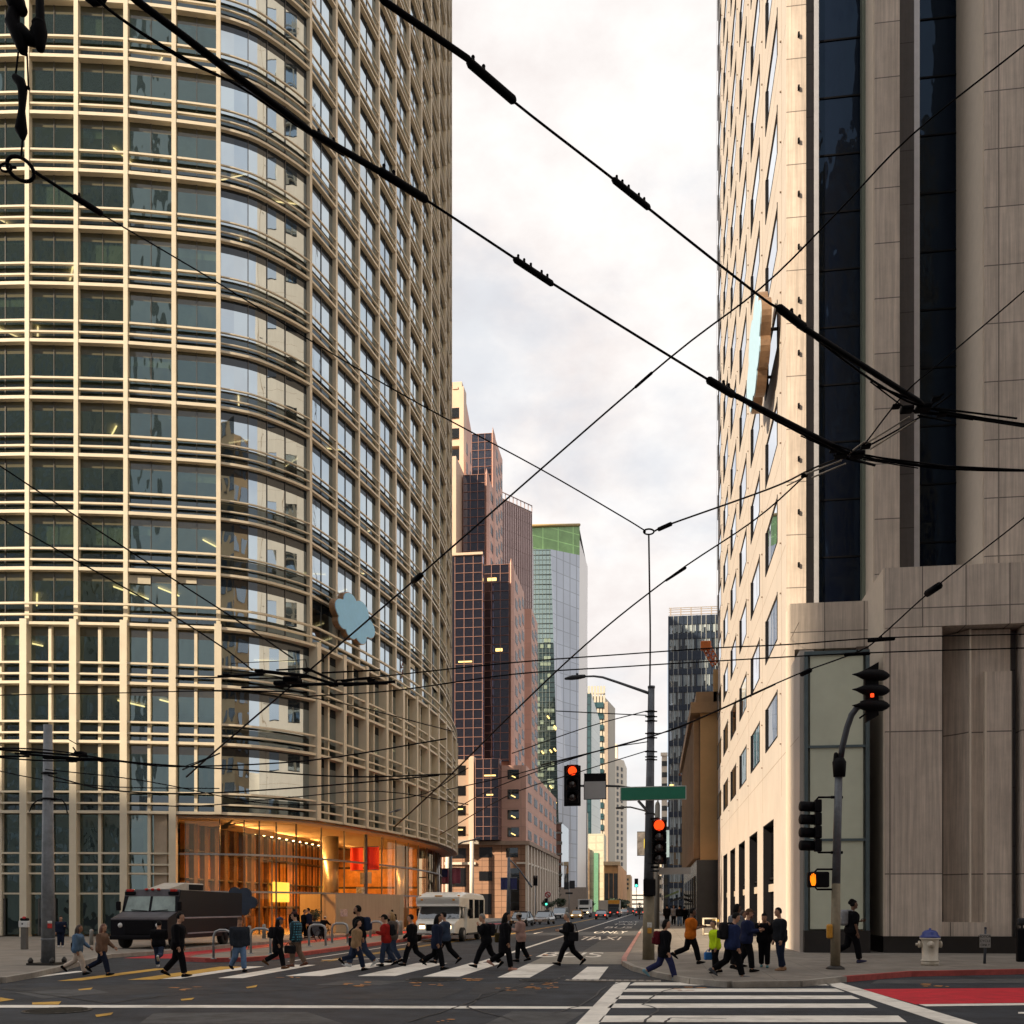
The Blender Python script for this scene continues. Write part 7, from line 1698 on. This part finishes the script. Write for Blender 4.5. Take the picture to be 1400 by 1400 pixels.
def grown(name, mb, mats, parent, vox):
    o = obj(name, mb, mats, parent, True); md = o.modifiers.new('r', 'REMESH'); md.mode = 'VOXEL'; md.voxel_size = vox; md.use_smooth_shade = True
    sm = o.modifiers.new('s', 'SMOOTH'); sm.factor = .5; sm.iterations = 4; PENDING.append(o); return o
def person(label, px, fy, hy_, face=0, z=0., stride=.8, lead=1, lean=3, top=('black', (.007, .007, .009)), leg=('navy', (.02, .025, .05)), shoe=('blackshoe', (.008, .008, .008)), sk='a', hair=('black', 'short'), arms=('swing', 'swing'), hem=.0, hat=None, wide=1., group='people at the crossing', under=None, look=0, down=0, cuff=None, rearkick=0.):
    wide = wide * 1.28
    """px, fy feet pixel; hy_ top of head; face: degrees from picture-right, anticlockwise seen from above (90 = away). lead: +1 left leg in front"""
    c = G(px, fy, z); d = dep(c.x, c.y); Ht = max(1.25, min(2.0, (fy - hy_) * d / F)) / (1 + .03 * bool(hat)); s = Ht / 1.75
    V = lambda x, y, zz: Vector((x * s, y * s, zz * s))
    # legs
    th_f, th_r = 25 * stride, -17 * stride; kf, kr = 6 + 4 * stride, 8 + 30 * stride + rearkick
    legs = []
    for side in (1, -1):
        fr_ = (side == lead); a = R(th_f if fr_ else th_r); k = R(kf if fr_ else kr); hip = Vector((0, side * .095, 0)); kn = hip + Vector((math.sin(a), side * .005, -math.cos(a))) * .435; b = a - k; an = kn + Vector((math.sin(b), 0, -math.cos(b))) * .42
        pitch = R(14 * stride) if fr_ else R(-38 * stride) - (k - R(38)) * .3
        legs.append((hip, kn, an, pitch, fr_))
    def lowest(l):
        an, p = l[2], l[3]; heel = an + Vector((-.06 * math.cos(p) + .085 * math.sin(p), 0, -.06 * math.sin(p) - .085 * math.cos(p))); toe = an + Vector((.19 * math.cos(p) + .085 * math.sin(p), 0, .19 * math.sin(p) - .085 * math.cos(p))); return min(heel.z, toe.z)
    pz = -min(lowest(l) for l in legs)
    up = Vector((0, 0, pz)); ln = R(lean); tdir = Vector((math.sin(ln), 0, math.cos(ln)))
    def T(h, x=0, y=0): return up + tdir * h + Vector((x * math.cos(ln), y, -x * math.sin(ln)))
    hcx = T(.705, .02 + .03 * (lean > 6)) if True else 0
    sc = (1.66 - .02) / max(1.3, (T(.83).z)); s2 = s
    root = thing('person', label, 'person', c, A + R(face), group)
    # ---- body: one continuous skin
    mb = MB(); S_ = lambda p: tuple(Vector(p) * s)
    def ring_tube(tgt, rows, n=14):
        k = []
        vs = []
        for (h, rx, ry, ox) in rows:
            for j in range(n):
                a = 2 * math.pi * j / n; p = T(h, ox + rx * (1.22 if h < .52 else 1) * math.cos(a), ry * wide * math.sin(a)); vs.append(S_(p))
        m = len(rows); fs = [(i * n + j, i * n + (j + 1) % n, (i + 1) * n + (j + 1) % n, (i + 1) * n + j) for i in range(m - 1) for j in range(n)] + [tuple(range(n - 1, -1, -1)), tuple(range((m - 1) * n, m * n))]
        tgt.add(vs, fs, 0, True)
    torso = [(-.11, .075, .12, 0), (-.06, .105, .160, -.005), (.03, .108, .165, -.005), (.12, .095, .145, .0), (.22, .100, .150, .005), (.34, .115, .172, .005), (.43, .112, .180, 0), (.485, .090, .165, -.005), (.525, .065, .10, -.005), (.55, .055, .058, .0), (.60, .054, .056, .012), (.66, .058, .060, .02)]
    ring_tube(mb, torso)
    hd = T(.725, .035); lk = R(look); hm_ = Matrix.Translation(hd * s) @ Matrix.Rotation(lk, 4, 'Z') @ Matrix.Rotation(R(down) + ln * .3, 4, 'Y')
    hb_ = MB(); hb_.sph((0, 0, .015 * s), (.098 * s, .078 * s, .115 * s), 0, 12); hb_.sph((.022 * s, 0, -.055 * s), (.070 * s, .058 * s, .068 * s), 0, 10); hb_.tube([(.088 * s, 0, .02 * s), (.118 * s, 0, -.022 * s), (.09 * s, 0, -.032 * s)], [.009 * s, .016 * s, .010 * s], 8, round_=True); hb_.sph((.082 * s, 0, -.092 * s), (.022 * s, .026 * s, .020 * s), 0, 8); hb_.sph((.085 * s, 0, .038 * s), (.016 * s, .05 * s, .012 * s), 0, 8)
    for y in (-1, 1): hb_.sph((-.005 * s, y * .080 * s, -.005 * s), (.022 * s, .012 * s, .034 * s), 0, 8)
    mb.join(hb_, hm_)
    for hip, kn, an, p, fr_ in legs:
        mb.tube([S_(hip + up + Vector((0, 0, .02))), S_(hip + up + (kn - hip) * .35), S_(kn + up), S_(kn + up + (an - kn) * .3), S_(an + up)], [.085 * s, .078 * s, .055 * s, .056 * s, .038 * s], 12, round_=True)
        ft = Vector((math.cos(p), 0, math.sin(p))); dn = Vector((math.sin(p), 0, -math.cos(p))); mb.tube([S_(an + up + dn * .045 - ft * .05), S_(an + up + dn * .05 + ft * .06), S_(an + up + dn * .06 + ft * .16)], [.035 * s, .036 * s, .026 * s], 10, round_=True)
    # arms
    arm_pts = []
    for side, mode in ((1, arms[0]), (-1, arms[1])):
        sh = T(.475, -.005, side * .185 * wide); swing = -1 if side == lead else 1
        a = {'swing': R(24 * stride * swing), 'hang': R(2), 'phone': R(12), 'fold': R(18), 'face': R(28), 'pocket': R(-14), 'hold': R(6), 'reach': R(38), 'bars': R(48)}[mode]
        e = {'swing': R(18 + 10 * (swing > 0)), 'hang': R(10), 'phone': R(92), 'fold': R(95), 'face': R(138), 'pocket': R(38), 'hold': R(14), 'reach': R(30), 'bars': R(20)}[mode]
        inw = {'fold': .55, 'face': .35, 'phone': .28, 'pocket': .12}.get(mode, .0)
        el = sh + Vector((math.sin(a), side * .10, -math.cos(a))) * .285; b = a + e; fd = Vector((math.sin(b), -side * inw, -math.cos(b))).normalized(); wr = el + fd * .25; arm_pts.append((sh, el, wr, fd, side))
        mb.tube([S_(T(.47, 0, side * .13 * wide)), S_(sh), S_(sh + (el - sh) * .5), S_(el), S_(el + (wr - el) * .35), S_(wr)], [.055 * s, .056 * s, .048 * s, .040 * s, .041 * s, .027 * s], 10, round_=True)
        mb.tube([S_(wr), S_(wr + fd * .05), S_(wr + fd * .09)], [.026 * s, .036 * s, .030 * s], 8, round_=True)
    body_ = grown('body', mb, [skin(sk), eyem, lipm], root, .017 * s)
    # fingers, eyes and mouth join the same body mesh after it has grown
    ex = MB()
    for sh, el, wr, fd, side in arm_pts:
        sd = fd.cross(Vector((0, side, 0)));  sd = sd.normalized() if sd.length > .1 else Vector((1, 0, 0)); pn = fd.cross(sd)
        for q in range(4):
            o_ = wr + fd * .095 + sd * (.026 - .0175 * q); l = (.075, .085, .08, .062)[q]; k1 = (fd + pn * side * .35).normalized(); k2 = (fd + pn * side * 1.1).normalized()
            ex.tube([S_(o_ - fd * .02), S_(o_ + k1 * l * .55), S_(o_ + k1 * l * .55 + k2 * l * .5)], [.0095 * s, .0088 * s, .0065 * s], 6)
        o_ = wr + fd * .04 + sd * .032; tdr = (fd * .8 + sd * .8).normalized(); ex.tube([S_(o_ - tdr * .02), S_(o_ + tdr * .035), S_(o_ + tdr * .03 + fd * .032)], [.012 * s, .011 * s, .008 * s], 6)
    fb_ = MB()
    for y in (-1, 1): fb_.sph((.090 * s, y * .033 * s, .014 * s), (.008 * s, .013 * s, .007 * s), 1, 6)
    fb_.sph((.094 * s, 0, -.062 * s), (.008 * s, .024 * s, .007 * s), 2, 6); ex.join(fb_, hm_); body_['_extra'] = len(EXTRA); EXTRA.append(ex)
    # ---- clothes
    jk = MB(); g_ = .045
    rows = [(h, rx + g_, ry + g_, ox) for h, rx, ry, ox in torso[1:10]]; rows = [(-.13 - hem, .122 + hem * .10, .180 + hem * .06, 0)] + rows
    rows[-1] = (.545, .064, .068, 0)
    ring_tube(jk, rows)
    for sh, el, wr, fd, side in arm_pts:
        short = cuff == 'short'; end = el + (sh - el) * .15 if short else wr
        pts = [S_(T(.47, 0, side * .13 * wide)), S_(sh), S_(sh + (el - sh) * .5)] + ([S_(end)] if short else [S_(el), S_(el + (wr - el) * .4), S_(wr - fd * .01)]); rs = [.088, .092, .083] + ([.074] if short else [.074, .070, .052]); jk.tube(pts, [r * s for r in rs], 10, round_=True)
    tm = top if not isinstance(top, tuple) else cloth(*top)
    grown('coat' if hem > .15 else 'top', jk, tm, root, .017 * s)
    tr = MB(); ring_tube(tr, [(-.16, .095, .16, 0), (-.06, .130, .183, -.005), (.03, .128, .182, -.005), (.10, .108, .160, 0)])
    for hip, kn, an, p, fr_ in legs:
        tr.tube([S_(hip + up + Vector((0, 0, .02))), S_(hip + up + (kn - hip) * .35), S_(kn + up), S_(kn + up + (an - kn) * .45), S_(an + up - (an - kn) * .06)], [.118 * s, .116 * s, .096 * s, .091 * s, .082 * s], 12, round_=False)
    grown('trousers', tr, cloth(*leg), root, .017 * s)
    for hip, kn, an, p, fr_ in legs:
        ft = Vector((math.cos(p), 0, math.sin(p))); dn = Vector((math.sin(p), 0, -math.cos(p))); o_ = an + up; w = Vector((0, 1, 0)); sb = MB(); vs = []
        prof = [(-.085, .032, .005, .07), (-.06, .038, .0, .10), (.02, .042, .0, .095), (.10, .046, .0, .068), (.165, .040, .004, .048), (.20, .018, .012, .034)]
        for x, hw_, z0_, z1_ in prof:
            for yy, zz in ((-hw_, z0_), (-hw_, z0_ + (z1_ - z0_) * .6), (-hw_ * .55, z1_), (hw_ * .55, z1_), (hw_, z0_ + (z1_ - z0_) * .6), (hw_, z0_)): vs.append(S_(o_ + ft * x + w * yy + dn * (.088 - zz)))
        sb.add(vs, [(i * 6 + j, i * 6 + (j + 1) % 6, (i + 1) * 6 + (j + 1) % 6, (i + 1) * 6 + j) for i in range(5) for j in range(6)] + [(5, 4, 3, 2, 1, 0), tuple(range(30, 36))], 0, True); obj('shoe', sb, cloth(*shoe), root, True)
    # ---- hair and hats
    hc, hs_ = hair; hb_ = MB()
    if hs_ != 'bald':
        bm = bmesh.new(); bmesh.ops.create_uvsphere(bm, u_segments=18, v_segments=12, radius=1)
        for v in bm.verts: v.co = Vector((v.co.x * .109 - .008, v.co.y * .090, v.co.z * .122 + .022)) * s
        bmesh.ops.delete(bm, geom=[v for v in bm.verts if (v.co.x > .045 * s and v.co.z < .075 * s) or v.co.z < -.055 * s or (v.co.x > .0 and v.co.z < .03 * s)], context='VERTS'); hb_.addbm(bm, 0, True)
        if hs_ == 'long': hb_.tube([(-.05 * s, 0, .04 * s), (-.085 * s, 0, -.06 * s), (-.10 * s, 0, -.20 * s), (-.095 * s, 0, -.30 * s)], [.075 * s, .080 * s, .075 * s, .035 * s], 12, round_=True); hb_.tube([(-.03 * s, .07 * s, .03 * s), (-.02 * s, .085 * s, -.10 * s), (-.05 * s, .08 * s, -.24 * s)], [.03 * s, .036 * s, .025 * s], 8, round_=True); hb_.tube([(-.03 * s, -.07 * s, .03 * s), (-.02 * s, -.085 * s, -.10 * s), (-.05 * s, -.08 * s, -.24 * s)], [.03 * s, .036 * s, .025 * s], 8, round_=True)
        if hs_ == 'bun': hb_.sph((-.06 * s, 0, .12 * s), (.075 * s, .075 * s, .055 * s), 0, 8); hb_.sph((-.11 * s, 0, .06 * s), (.06 * s, .06 * s, .06 * s), 0, 8)
        if hs_ == 'bob': hb_.tube([(-.03 * s, 0, .05 * s), (-.06 * s, 0, -.06 * s), (-.05 * s, 0, -.13 * s)], [.085 * s, .088 * s, .06 * s], 12, round_=True)
        if hs_ == 'beard': hb_.sph((.052 * s, 0, -.085 * s), (.052 * s, .056 * s, .05 * s), 0, 8)
        mb2 = MB(); mb2.join(hb_, hm_); obj('hair', mb2, hairm[hc], root, True)
    if hat:
        kind, hcol = hat; hb_ = MB()
        bm = bmesh.new(); bmesh.ops.create_uvsphere(bm, u_segments=18, v_segments=12, radius=1)
        for v in bm.verts: v.co = Vector((v.co.x * .118 - .006, v.co.y * .099, v.co.z * .125 + .028)) * s
        cut = .055 if kind != 'hood' else -.2
        bmesh.ops.delete(bm, geom=[v for v in bm.verts if v.co.z < cut * s or (kind == 'hood' and v.co.x > .04 * s and v.co.z < .09 * s)], context='VERTS'); hb_.addbm(bm, 0, True)
        if kind == 'cap': hb_.tube([(.07 * s, 0, .062 * s), (.14 * s, 0, .052 * s), (.185 * s, 0, .040 * s)], [.055 * s, .055 * s, .03 * s], 12, round_=True); n_ = len(hb_.v)
        if kind == 'beanie': hb_.sph((-.05 * s, 0, .17 * s), .035 * s, 0, 8)
        if kind == 'hood': hb_.sph((-.06 * s, 0, -.10 * s), (.085 * s, .11 * s, .06 * s), 0, 8)
        if kind == 'cap': hb_.v = [v if i < n_ - 12 * 7 else (v[0], v[1], .052 * s + (v[2] - .052 * s) * .16) for i, v in enumerate(hb_.v)]
        mb2 = MB(); mb2.join(hb_, hm_); obj('hat' if kind != 'hood' else 'hood', mb2, cloth('hat%02d%02d%02d' % tuple(int(q * 99) for q in hcol), hcol), root, True)
    if under: 
        u_ = MB(); u_.tube([S_(T(.535, .0, 0)), S_(T(.575, .006, 0))], [.075 * s, .066 * s], 12); obj('collar', u_, cloth(*under), root, True)
    root['_s'] = s
    def frame(p): return Matrix.Translation(root.location) @ Matrix.Rotation(A + R(face), 4, 'Z') @ Vector(S_(p))
    return root, s, T, arm_pts, frame, S_
EXTRA = []
def finish_people():
    bpy.context.view_layer.update(); dg = bpy.context.evaluated_depsgraph_get(); done = []
    for o in PENDING: done.append(bpy.data.meshes.new_from_object(o.evaluated_get(dg)))
    for o, me in zip(PENDING, done):
        o.modifiers.clear(); o.data = me
        me.polygons.foreach_set('use_smooth', [True] * len(me.polygons))
        if '_extra' in o:
            ex = EXTRA[o['_extra']]; del o['_extra']; mb = MB()
            mb.add([tuple(v.co) for v in me.vertices], [list(p.vertices) for p in me.polygons], 0, True); mb.join(ex); o.data = mb.mesh('body', list(me.materials))
    for o in bpy.data.objects:
        if '_s' in o: del o['_s']
# bags: things of their own, carried by a person
def bag(P_, label, kind='backpack', colr=(.015, .015, .018), side=1, pocket=None, size=1.):
    root, s, T, arm_pts, frame, S_ = P_; rz = root.rotation_euler.z; s *= size; m = cloth('bag%02d%02d%02d' % tuple(int(q * 99) for q in colr), colr)
    if kind == 'backpack':
        p = frame(T(.12, -.135)); t = thing('backpack', label, 'bag', p, rz, 'bags people carry'); mb = MB(); mb.rbox(-.17 * s, .01 * s, -.15 * s, .15 * s, .0, .40 * s, .07 * s); obj('main_pouch', mb, m, t, True)
        mb = MB(); mb.rbox(-.215 * s, -.15 * s, -.11 * s, .11 * s, .03 * s, .22 * s, .03 * s); obj('front_pocket', mb, cloth('pocket', pocket) if pocket else m, t, True)
        for y in (-1, 1): mb = MB(); mb.tube([(-.02 * s, y * .09 * s, .37 * s), (.08 * s, y * .10 * s, .385 * s), (.20 * s, y * .10 * s, .30 * s), (.255 * s, y * .11 * s, .16 * s)], .018 * s, 6); obj('strap', mb, m, t, True)
    else:
        sh, el, wr, fd, sd = arm_pts[0 if side > 0 else 1]
        if kind == 'shoulder': p = frame(T(-.08, -.12, side * .22)); h = .30; w = .34; top_ = .55
        else: p = frame(wr + fd * .10) - Vector((0, 0, .34 * s)); h = .26; w = .38; top_ = .34
        t = thing('bag', label, 'bag', p, rz, 'bags people carry'); mb = MB(); mb.rbox(-w / 2 * s, w / 2 * s, -.065 * s, .065 * s, 0, h * s, .04 * s); obj('pouch', mb, m, t, True)
        mb = MB(); mb.tube([(-w * .4 * s, 0, h * s * .95), (-w * .2 * s, 0, top_ * s), (w * .2 * s, 0, top_ * s), (w * .4 * s, 0, h * s * .95)], .014 * s, 6); obj('handle', mb, m, t, True)
def phone(P_, label, side):
    root, s, T, arm_pts, frame, S_ = P_; sh, el, wr, fd, sd = arm_pts[0 if side > 0 else 1]; p = frame(wr + fd * .12 + Vector((.0, 0, .03))); mb = MB(); mb.rbox(-.04, .04, -.006, .006, 0, .15, .006); o = obj('phone', mb, black); o.location = p; o.rotation_euler = (0, .3, root.rotation_euler.z + 1.2); tag(o, label, 'phone', 'phones people hold')
BK = ('black', (.007, .007, .009)); NV = ('navy', (.016, .022, .045)); JN = ('jeans', (.12, .20, .34)); DJ = ('darkjeans', (.035, .05, .09))
plaid = mat('cloth_plaid', (.05, .25, .36), .85, var=.1, joints=('Y', .085, .085, 0, 0, .022), jcol=.12); 
W_ = lambda n, c: (n, c)
p = person('woman in denim jacket and pale trousers walking right near the left steel pole', 106, 1333, 1264.5, 5, stride=.95, lead=-1, top=('denim', (.10, .17, .27)), leg=('ivory', (.62, .52, .44)), hair=('brown', 'long'), sk='b', arms=('swing', 'hang'), rearkick=10)
bag(p, 'black bag behind the woman in the denim jacket', 'shoulder', side=1)
p = person('woman with long auburn hair and a brown blazer walking right beside the black van', 139, 1334, 1263.5, 0, stride=.9, lead=-1, top=('brownblazer', (.17, .105, .075)), leg=NV, hair=('auburn', 'long'), sk='a', arms=('swing', 'hang'), rearkick=12, look=-15)
bag(p, 'grey-blue bag hanging behind the woman in the brown blazer', 'shoulder', (.12, .15, .19), 1)
person('person in dark clothes and white shoes standing on the plaza behind the left pole', 83, 1295, 1253.5, -60, z=KZ, stride=.1, top=NV, leg=NV, shoe=('white', (.6, .6, .6)), arms=('phone', 'hang'))
p = person('person in dark T-shirt walking away with one white sole raised', 217, 1323, 1259.5, 96, stride=.9, lead=1, rearkick=35, leg=DJ, shoe=('white', (.6, .6, .6)), cuff='short', hair=('black', 'short'), arms=('hang', 'phone'), sk='a')
p = person('big man dressed all in black walking right in front of the black van', 243, 1336, 1249, 8, stride=.7, lead=-1, wide=1.35, leg=BK, sk='a', hair=('black', 'short'), arms=('hang', 'hang'), hem=.05)
p = person('man in cap, dark jacket and blue jeans approaching left of the woman in black', 327, 1329, 1253, -50, stride=.6, lead=1, top=('charcoal', (.025, .03, .04)), leg=JN, hat=('cap', (.12, .07, .05)), sk='a', wide=1.1, arms=('hang', 'hang'), rearkick=12)
p = person('woman in a long black coat with white scarf and blue cap, walking right', 380, 1325, 1253, 0, stride=.75, lead=-1, leg=BK, shoe=('boots', (.12, .06, .03)), hem=.22, hair=('black', 'long'), hat=('cap', (.05, .07, .13)), under=('whitescarf', (.6, .58, .55)), sk='b', rearkick=18, arms=('hang', 'pocket'))
bag(p, 'large black backpack on the woman with the white scarf')
p = person('man in blue plaid shirt, cap and khaki trousers walking left', 405, 1322, 1246, 172, stride=.45, lead=1, top=plaid, leg=('khaki', (.17, .12, .09)), shoe=('brownshoe', (.14, .06, .04)), hat=('cap', (.06, .03, .03)), sk='a', arms=('hang', 'hold'), wide=1.08)
bag(p, 'black holdall in the hand of the man in the plaid shirt', 'hold', side=1)
p = person('tall bearded man in black jacket walking left in white sneakers', 492, 1322, 1238, 180, stride=1.0, lead=1, leg=DJ, shoe=('white', (.6, .6, .6)), hair=('black', 'beard'), sk='b', arms=('swing', 'swing'), rearkick=-12, down=-12)
bag(p, 'dark blue backpack on the tall bearded man', colr=(.02, .03, .06))
p = person('short woman in a tan top walking right in front of the tall bearded man', 487, 1327, 1257.5, 0, stride=.9, lead=-1, top=('tan', (.30, .19, .105)), leg=NV, hair=('black', 'bob'), sk='a', rearkick=26, arms=('hang', 'hang'))
bag(p, 'black bag at the back of the short woman in tan', 'shoulder', side=1)
p = person('man in red hooded jacket and black cap walking left', 528, 1321, 1250, 180, stride=.55, lead=1, top=('redhoodie', (.34, .022, .018)), leg=DJ, hat=('cap', (.012, .012, .013)), hair=('black', 'short'), arms=('phone', 'hang'), sk='a')
bag(p, 'black backpack on the man in the red hooded jacket')
person('blond woman half hidden behind the man in the red hooded jacket', 537, 1317, 1248, 175, stride=.5, lead=-1, top=('grey', (.10, .08, .07)), leg=DJ, hair=('blond', 'long'), arms=('phone', 'hang'))
p = person('dark-haired man in black with a white collar walking left before the shuttle bus', 564, 1321, 1250.5, 180, stride=.95, lead=1, leg=BK, under=('whitecollar', (.6, .58, .55)), arms=('hang', 'swing'), sk='a')
p = person('woman with long black hair in dark clothes walking right before the shuttle bus', 597, 1326, 1251, -5, stride=.75, lead=-1, top=NV, leg=BK, hem=.12, hair=('black', 'long'), sk='b', rearkick=20, arms=('hang', 'hang'))
p = person('man in a dark blue T-shirt striding left behind the woman with long black hair', 609, 1318, 1247, 178, stride=1.15, lead=1, top=('bluetee', (.035, .05, .085)), leg=BK, cuff='short', arms=('phone', 'hang'), sk='a', rearkick=-18)
p = person('man in black jacket with big stride walking left, hand at his mouth', 665, 1324, 1249, 180, stride=1.2, lead=1, leg=BK, sk='a', arms=('face', 'hang'), rearkick=-20, lean=8, down=10, hair=('grey', 'short'))
bag(p, 'black backpack on the man with his hand at his mouth')
p = person('woman with long curly black hair and pink shoes in a long black coat, walking right', 690, 1327, 1249, 5, stride=.65, lead=-1, leg=BK, shoe=('pinkshoe', (.55, .30, .24)), hem=.25, hair=('black', 'long'), sk='b', rearkick=22, arms=('hang', 'hang'))
bag(p, 'olive brown bag at the hip of the woman with pink shoes', 'shoulder', (.06, .045, .02), 1)
p = person('person in a pale pink sweater and hat walking left before the silver sedan', 712, 1315, 1247.5, 165, stride=.45, lead=1, top=('rosesweater', (.36, .23, .20)), leg=BK, hat=('cap', (.42, .38, .34)), sk='c', arms=('phone', 'hang'), hem=.08)
p = person('businessman in a black suit walking left alone on the crosswalk', 778, 1320, 1247, 180, stride=1.15, lead=1, leg=BK, under=('whitecollar', (.6, .58, .55)), sk='a', hair=('grey', 'short'), arms=('phone', 'hang'), rearkick=-14, hem=.08)
phone(p, 'phone in the hand of the businessman', -1); bag(p, 'black shoulder bag of the businessman', 'shoulder', side=1)
p = person('dark-haired woman in black top and blue trousers stepping off the corner in blue shoes', 908, 1341, 1257, 0, stride=1.0, lead=-1, leg=('blueslacks', (.03, .035, .10)), shoe=('bluesneaker', (.20, .38, .48)), hair=('black', 'bob'), sk='a', rearkick=8, hem=.10, arms=('hang', 'hang'), wide=1.1)
bag(p, 'dark red backpack on the woman in blue shoes', colr=(.10, .012, .02))
p = person('man in an orange shirt with sunglasses on his head walking right', 944, 1318, 1242, 2, z=KZ, stride=.85, lead=-1, top=('orangeshirt', (.50, .13, .015)), leg=BK, cuff='short', sk='c', hair=('black', 'short'), arms=('phone', 'phone'), rearkick=20)
phone(p, 'phone held up by the man in the orange shirt', -1)
p = person('child in a bright yellow safety vest standing among the waiting group', 978, 1331, 1260, 190, z=KZ, stride=.3, lead=1, top=('hivis', (.55, .75, .02)), leg=BK, sk='a', hair=('brown', 'short'), arms=('hang', 'hang'))
bag(p, 'blue bag held beside the child in the yellow vest', 'hold', (.05, .20, .55), -1)
p = person('young man in a navy jacket with a big backpack striding right past the child', 1000, 1339, 1248, 4, z=.06, stride=.9, lead=-1, top=('navyjacket', (.02, .03, .085)), leg=BK, shoe=('greysole', (.10, .11, .13)), sk='a', hair=('black', 'short'), arms=('hang', 'hang'), rearkick=8, lean=7, down=14)
bag(p, 'black backpack on the young man in the navy jacket', size=1.15)
p = person('tall person with a grey hood standing behind the young man in the navy jacket', 1005, 1324, 1238, 20, z=KZ, stride=.1, top=('greyhood', (.16, .17, .19)), leg=BK, hat=None, sk='c', hair=('black', 'bob'), arms=('hang', 'hang'))
p = person('ginger-bearded man in a brown cap and navy sweatshirt standing with legs apart', 1021, 1329, 1242, -12, z=KZ, stride=.55, lead=-1, top=('navysweat', (.016, .022, .06)), leg=BK, hat=('cap', (.10, .06, .035)), hair=('auburn', 'beard'), sk='a', arms=('phone', 'phone'), wide=1.1)
person('person in a dark red top half hidden between the hooded person and the ginger-bearded man', 1013, 1322, 1246.5, -20, z=KZ, stride=.1, top=('maroon', (.16, .015, .02)), leg=BK, sk='a', hair=('brown', 'bob'), arms=('phone', 'hang'))
p = person('woman in a black bobble hat and teal shoes holding her hands to her face', 1045, 1323, 1248.5, -105, z=KZ, stride=.2, leg=BK, shoe=('teal', (.10, .25, .28)), hat=('beanie', (.012, .012, .014)), hair=('black', 'bob'), sk='a', arms=('face', 'face'))
p = person('man in black leather jacket and tan boots standing right of the waiting group', 1067, 1327, 1243, 188, z=KZ, stride=.15, lead=1, top=('leather', (.016, .018, .022)), leg=NV, shoe=('tanboots', (.34, .20, .12)), sk='a', hair=('black', 'short'), arms=('hang', 'hang'), look=0)
bag(p, 'dark bag behind the man in the leather jacket', 'shoulder', (.02, .015, .018), -1)
p = person('person with a black hair bun and black T-shirt walking right behind the signal pole', 1164, 1316.5, 1232, 0, z=KZ, stride=.7, lead=-1, leg=BK, shoe=('navyshoe', (.05, .05, .10)), cuff='short', sk='c', hair=('black', 'bun'), arms=('phone', 'hang'), rearkick=20)
bag(p, 'grey and white patterned backpack behind the signal pole', colr=(.26, .27, .29), pocket=(.45, .45, .45), size=1.15)
FG = 'people far along the pavement'
for px, fy, hy_, lab, tp, lg, fc in [(912, 1266, 1237, 'dark figure far along the right pavement beside the grey pole', BK, BK, 90), (921, 1265, 1238, 'far figure in a white patterned top on the right pavement', ('palepattern', (.35, .35, .38)), BK, -90), (929, 1266, 1238.5, 'far figure in pale blue jeans on the right pavement', BK, JN, 90), (936, 1264, 1240, 'far figure all in black beside the black ground floor', BK, BK, 80),
                             (402, 1284, 1244, 'dark figure standing behind the plaid-shirted man by the lobby', BK, BK, 90), (415, 1283, 1244.5, 'dark figure in conversation left of the small tree', BK, BK, 0), (423, 1283, 1242.5, 'tall dark figure directly left of the small tree', NV, BK, 180), (536, 1278, 1244.5, 'far dark-headed figure by the end of the hoarding', BK, BK, 90), (748, 1259, 1241, 'tiny dark figure beside the silver sedan', BK, BK, 90)]:
    person(lab, px, fy, hy_, fc, z=KZ, stride=.35, top=tp, leg=lg, group=FG)
# cyclist and bicycle
c = G(443, 1287.5); c.z = .005; d = dep(c.x, c.y); k = d / F
bk = thing('bicycle', 'black bicycle ridden away from the viewer on the red side lane', 'bicycle', c, A + R(62)); r = .33
for x in (-.52, .52):
    mb = MB(); torus(mb, Vector((x, 0, r)), r - .02, .022, Vector((1, 0, 0)), E3, 24); wl_ = obj('wheel', mb, tyre, bk, True); mb = MB()
    for q in range(6): a = q * math.pi / 6; mb.tube([(x - math.cos(a) * (r - .03), 0, r - math.sin(a) * (r - .03)), (x + math.cos(a) * (r - .03), 0, r + math.sin(a) * (r - .03))], .004, 4)
    obj('spokes', mb, rimm, wl_, True)
mb = MB()
for a, b in [((-.52, 0, .33), (-.05, 0, .30)), ((-.05, 0, .30), (-.18, 0, .82)), ((-.52, 0, .33), (-.16, 0, .75)), ((-.05, 0, .30), (.38, 0, .72)), ((-.16, 0, .75), (.36, 0, .80)), ((.36, 0, .82), (.52, 0, .33))]: mb.tube([a, b], .018, 6)
obj('frame', mb, black, bk, True); mb = MB(); mb.rbox(-.32, -.06, -.07, .07, .84, .90, .03); obj('saddle', mb, black, bk, True); mb = MB(); mb.tube([(.36, 0, .8), (.33, 0, 1.0)], .016, 6); mb.tube([(.33, -.28, 1.0), (.33, .28, 1.0)], .014, 6); obj('handlebar', mb, black, bk, True)
cy = Vector((c.x, c.y, .005)); P0 = person('cyclist in black with a white helmet riding away near the hoop rails', 445, 1287.5, 1251, 62, z=.0, stride=1.0, lead=1, lean=24, leg=BK, arms=('bars', 'bars'), hat=('cap', (.62, .60, .56)), group=FG); P0[0].location = c + Vector((0, 0, .12)) + Matrix.Rotation(A + R(62), 3, 'Z') @ Vector((-.16, 0, 0)); P0[0].scale = (.93,) * 3
finish_people()
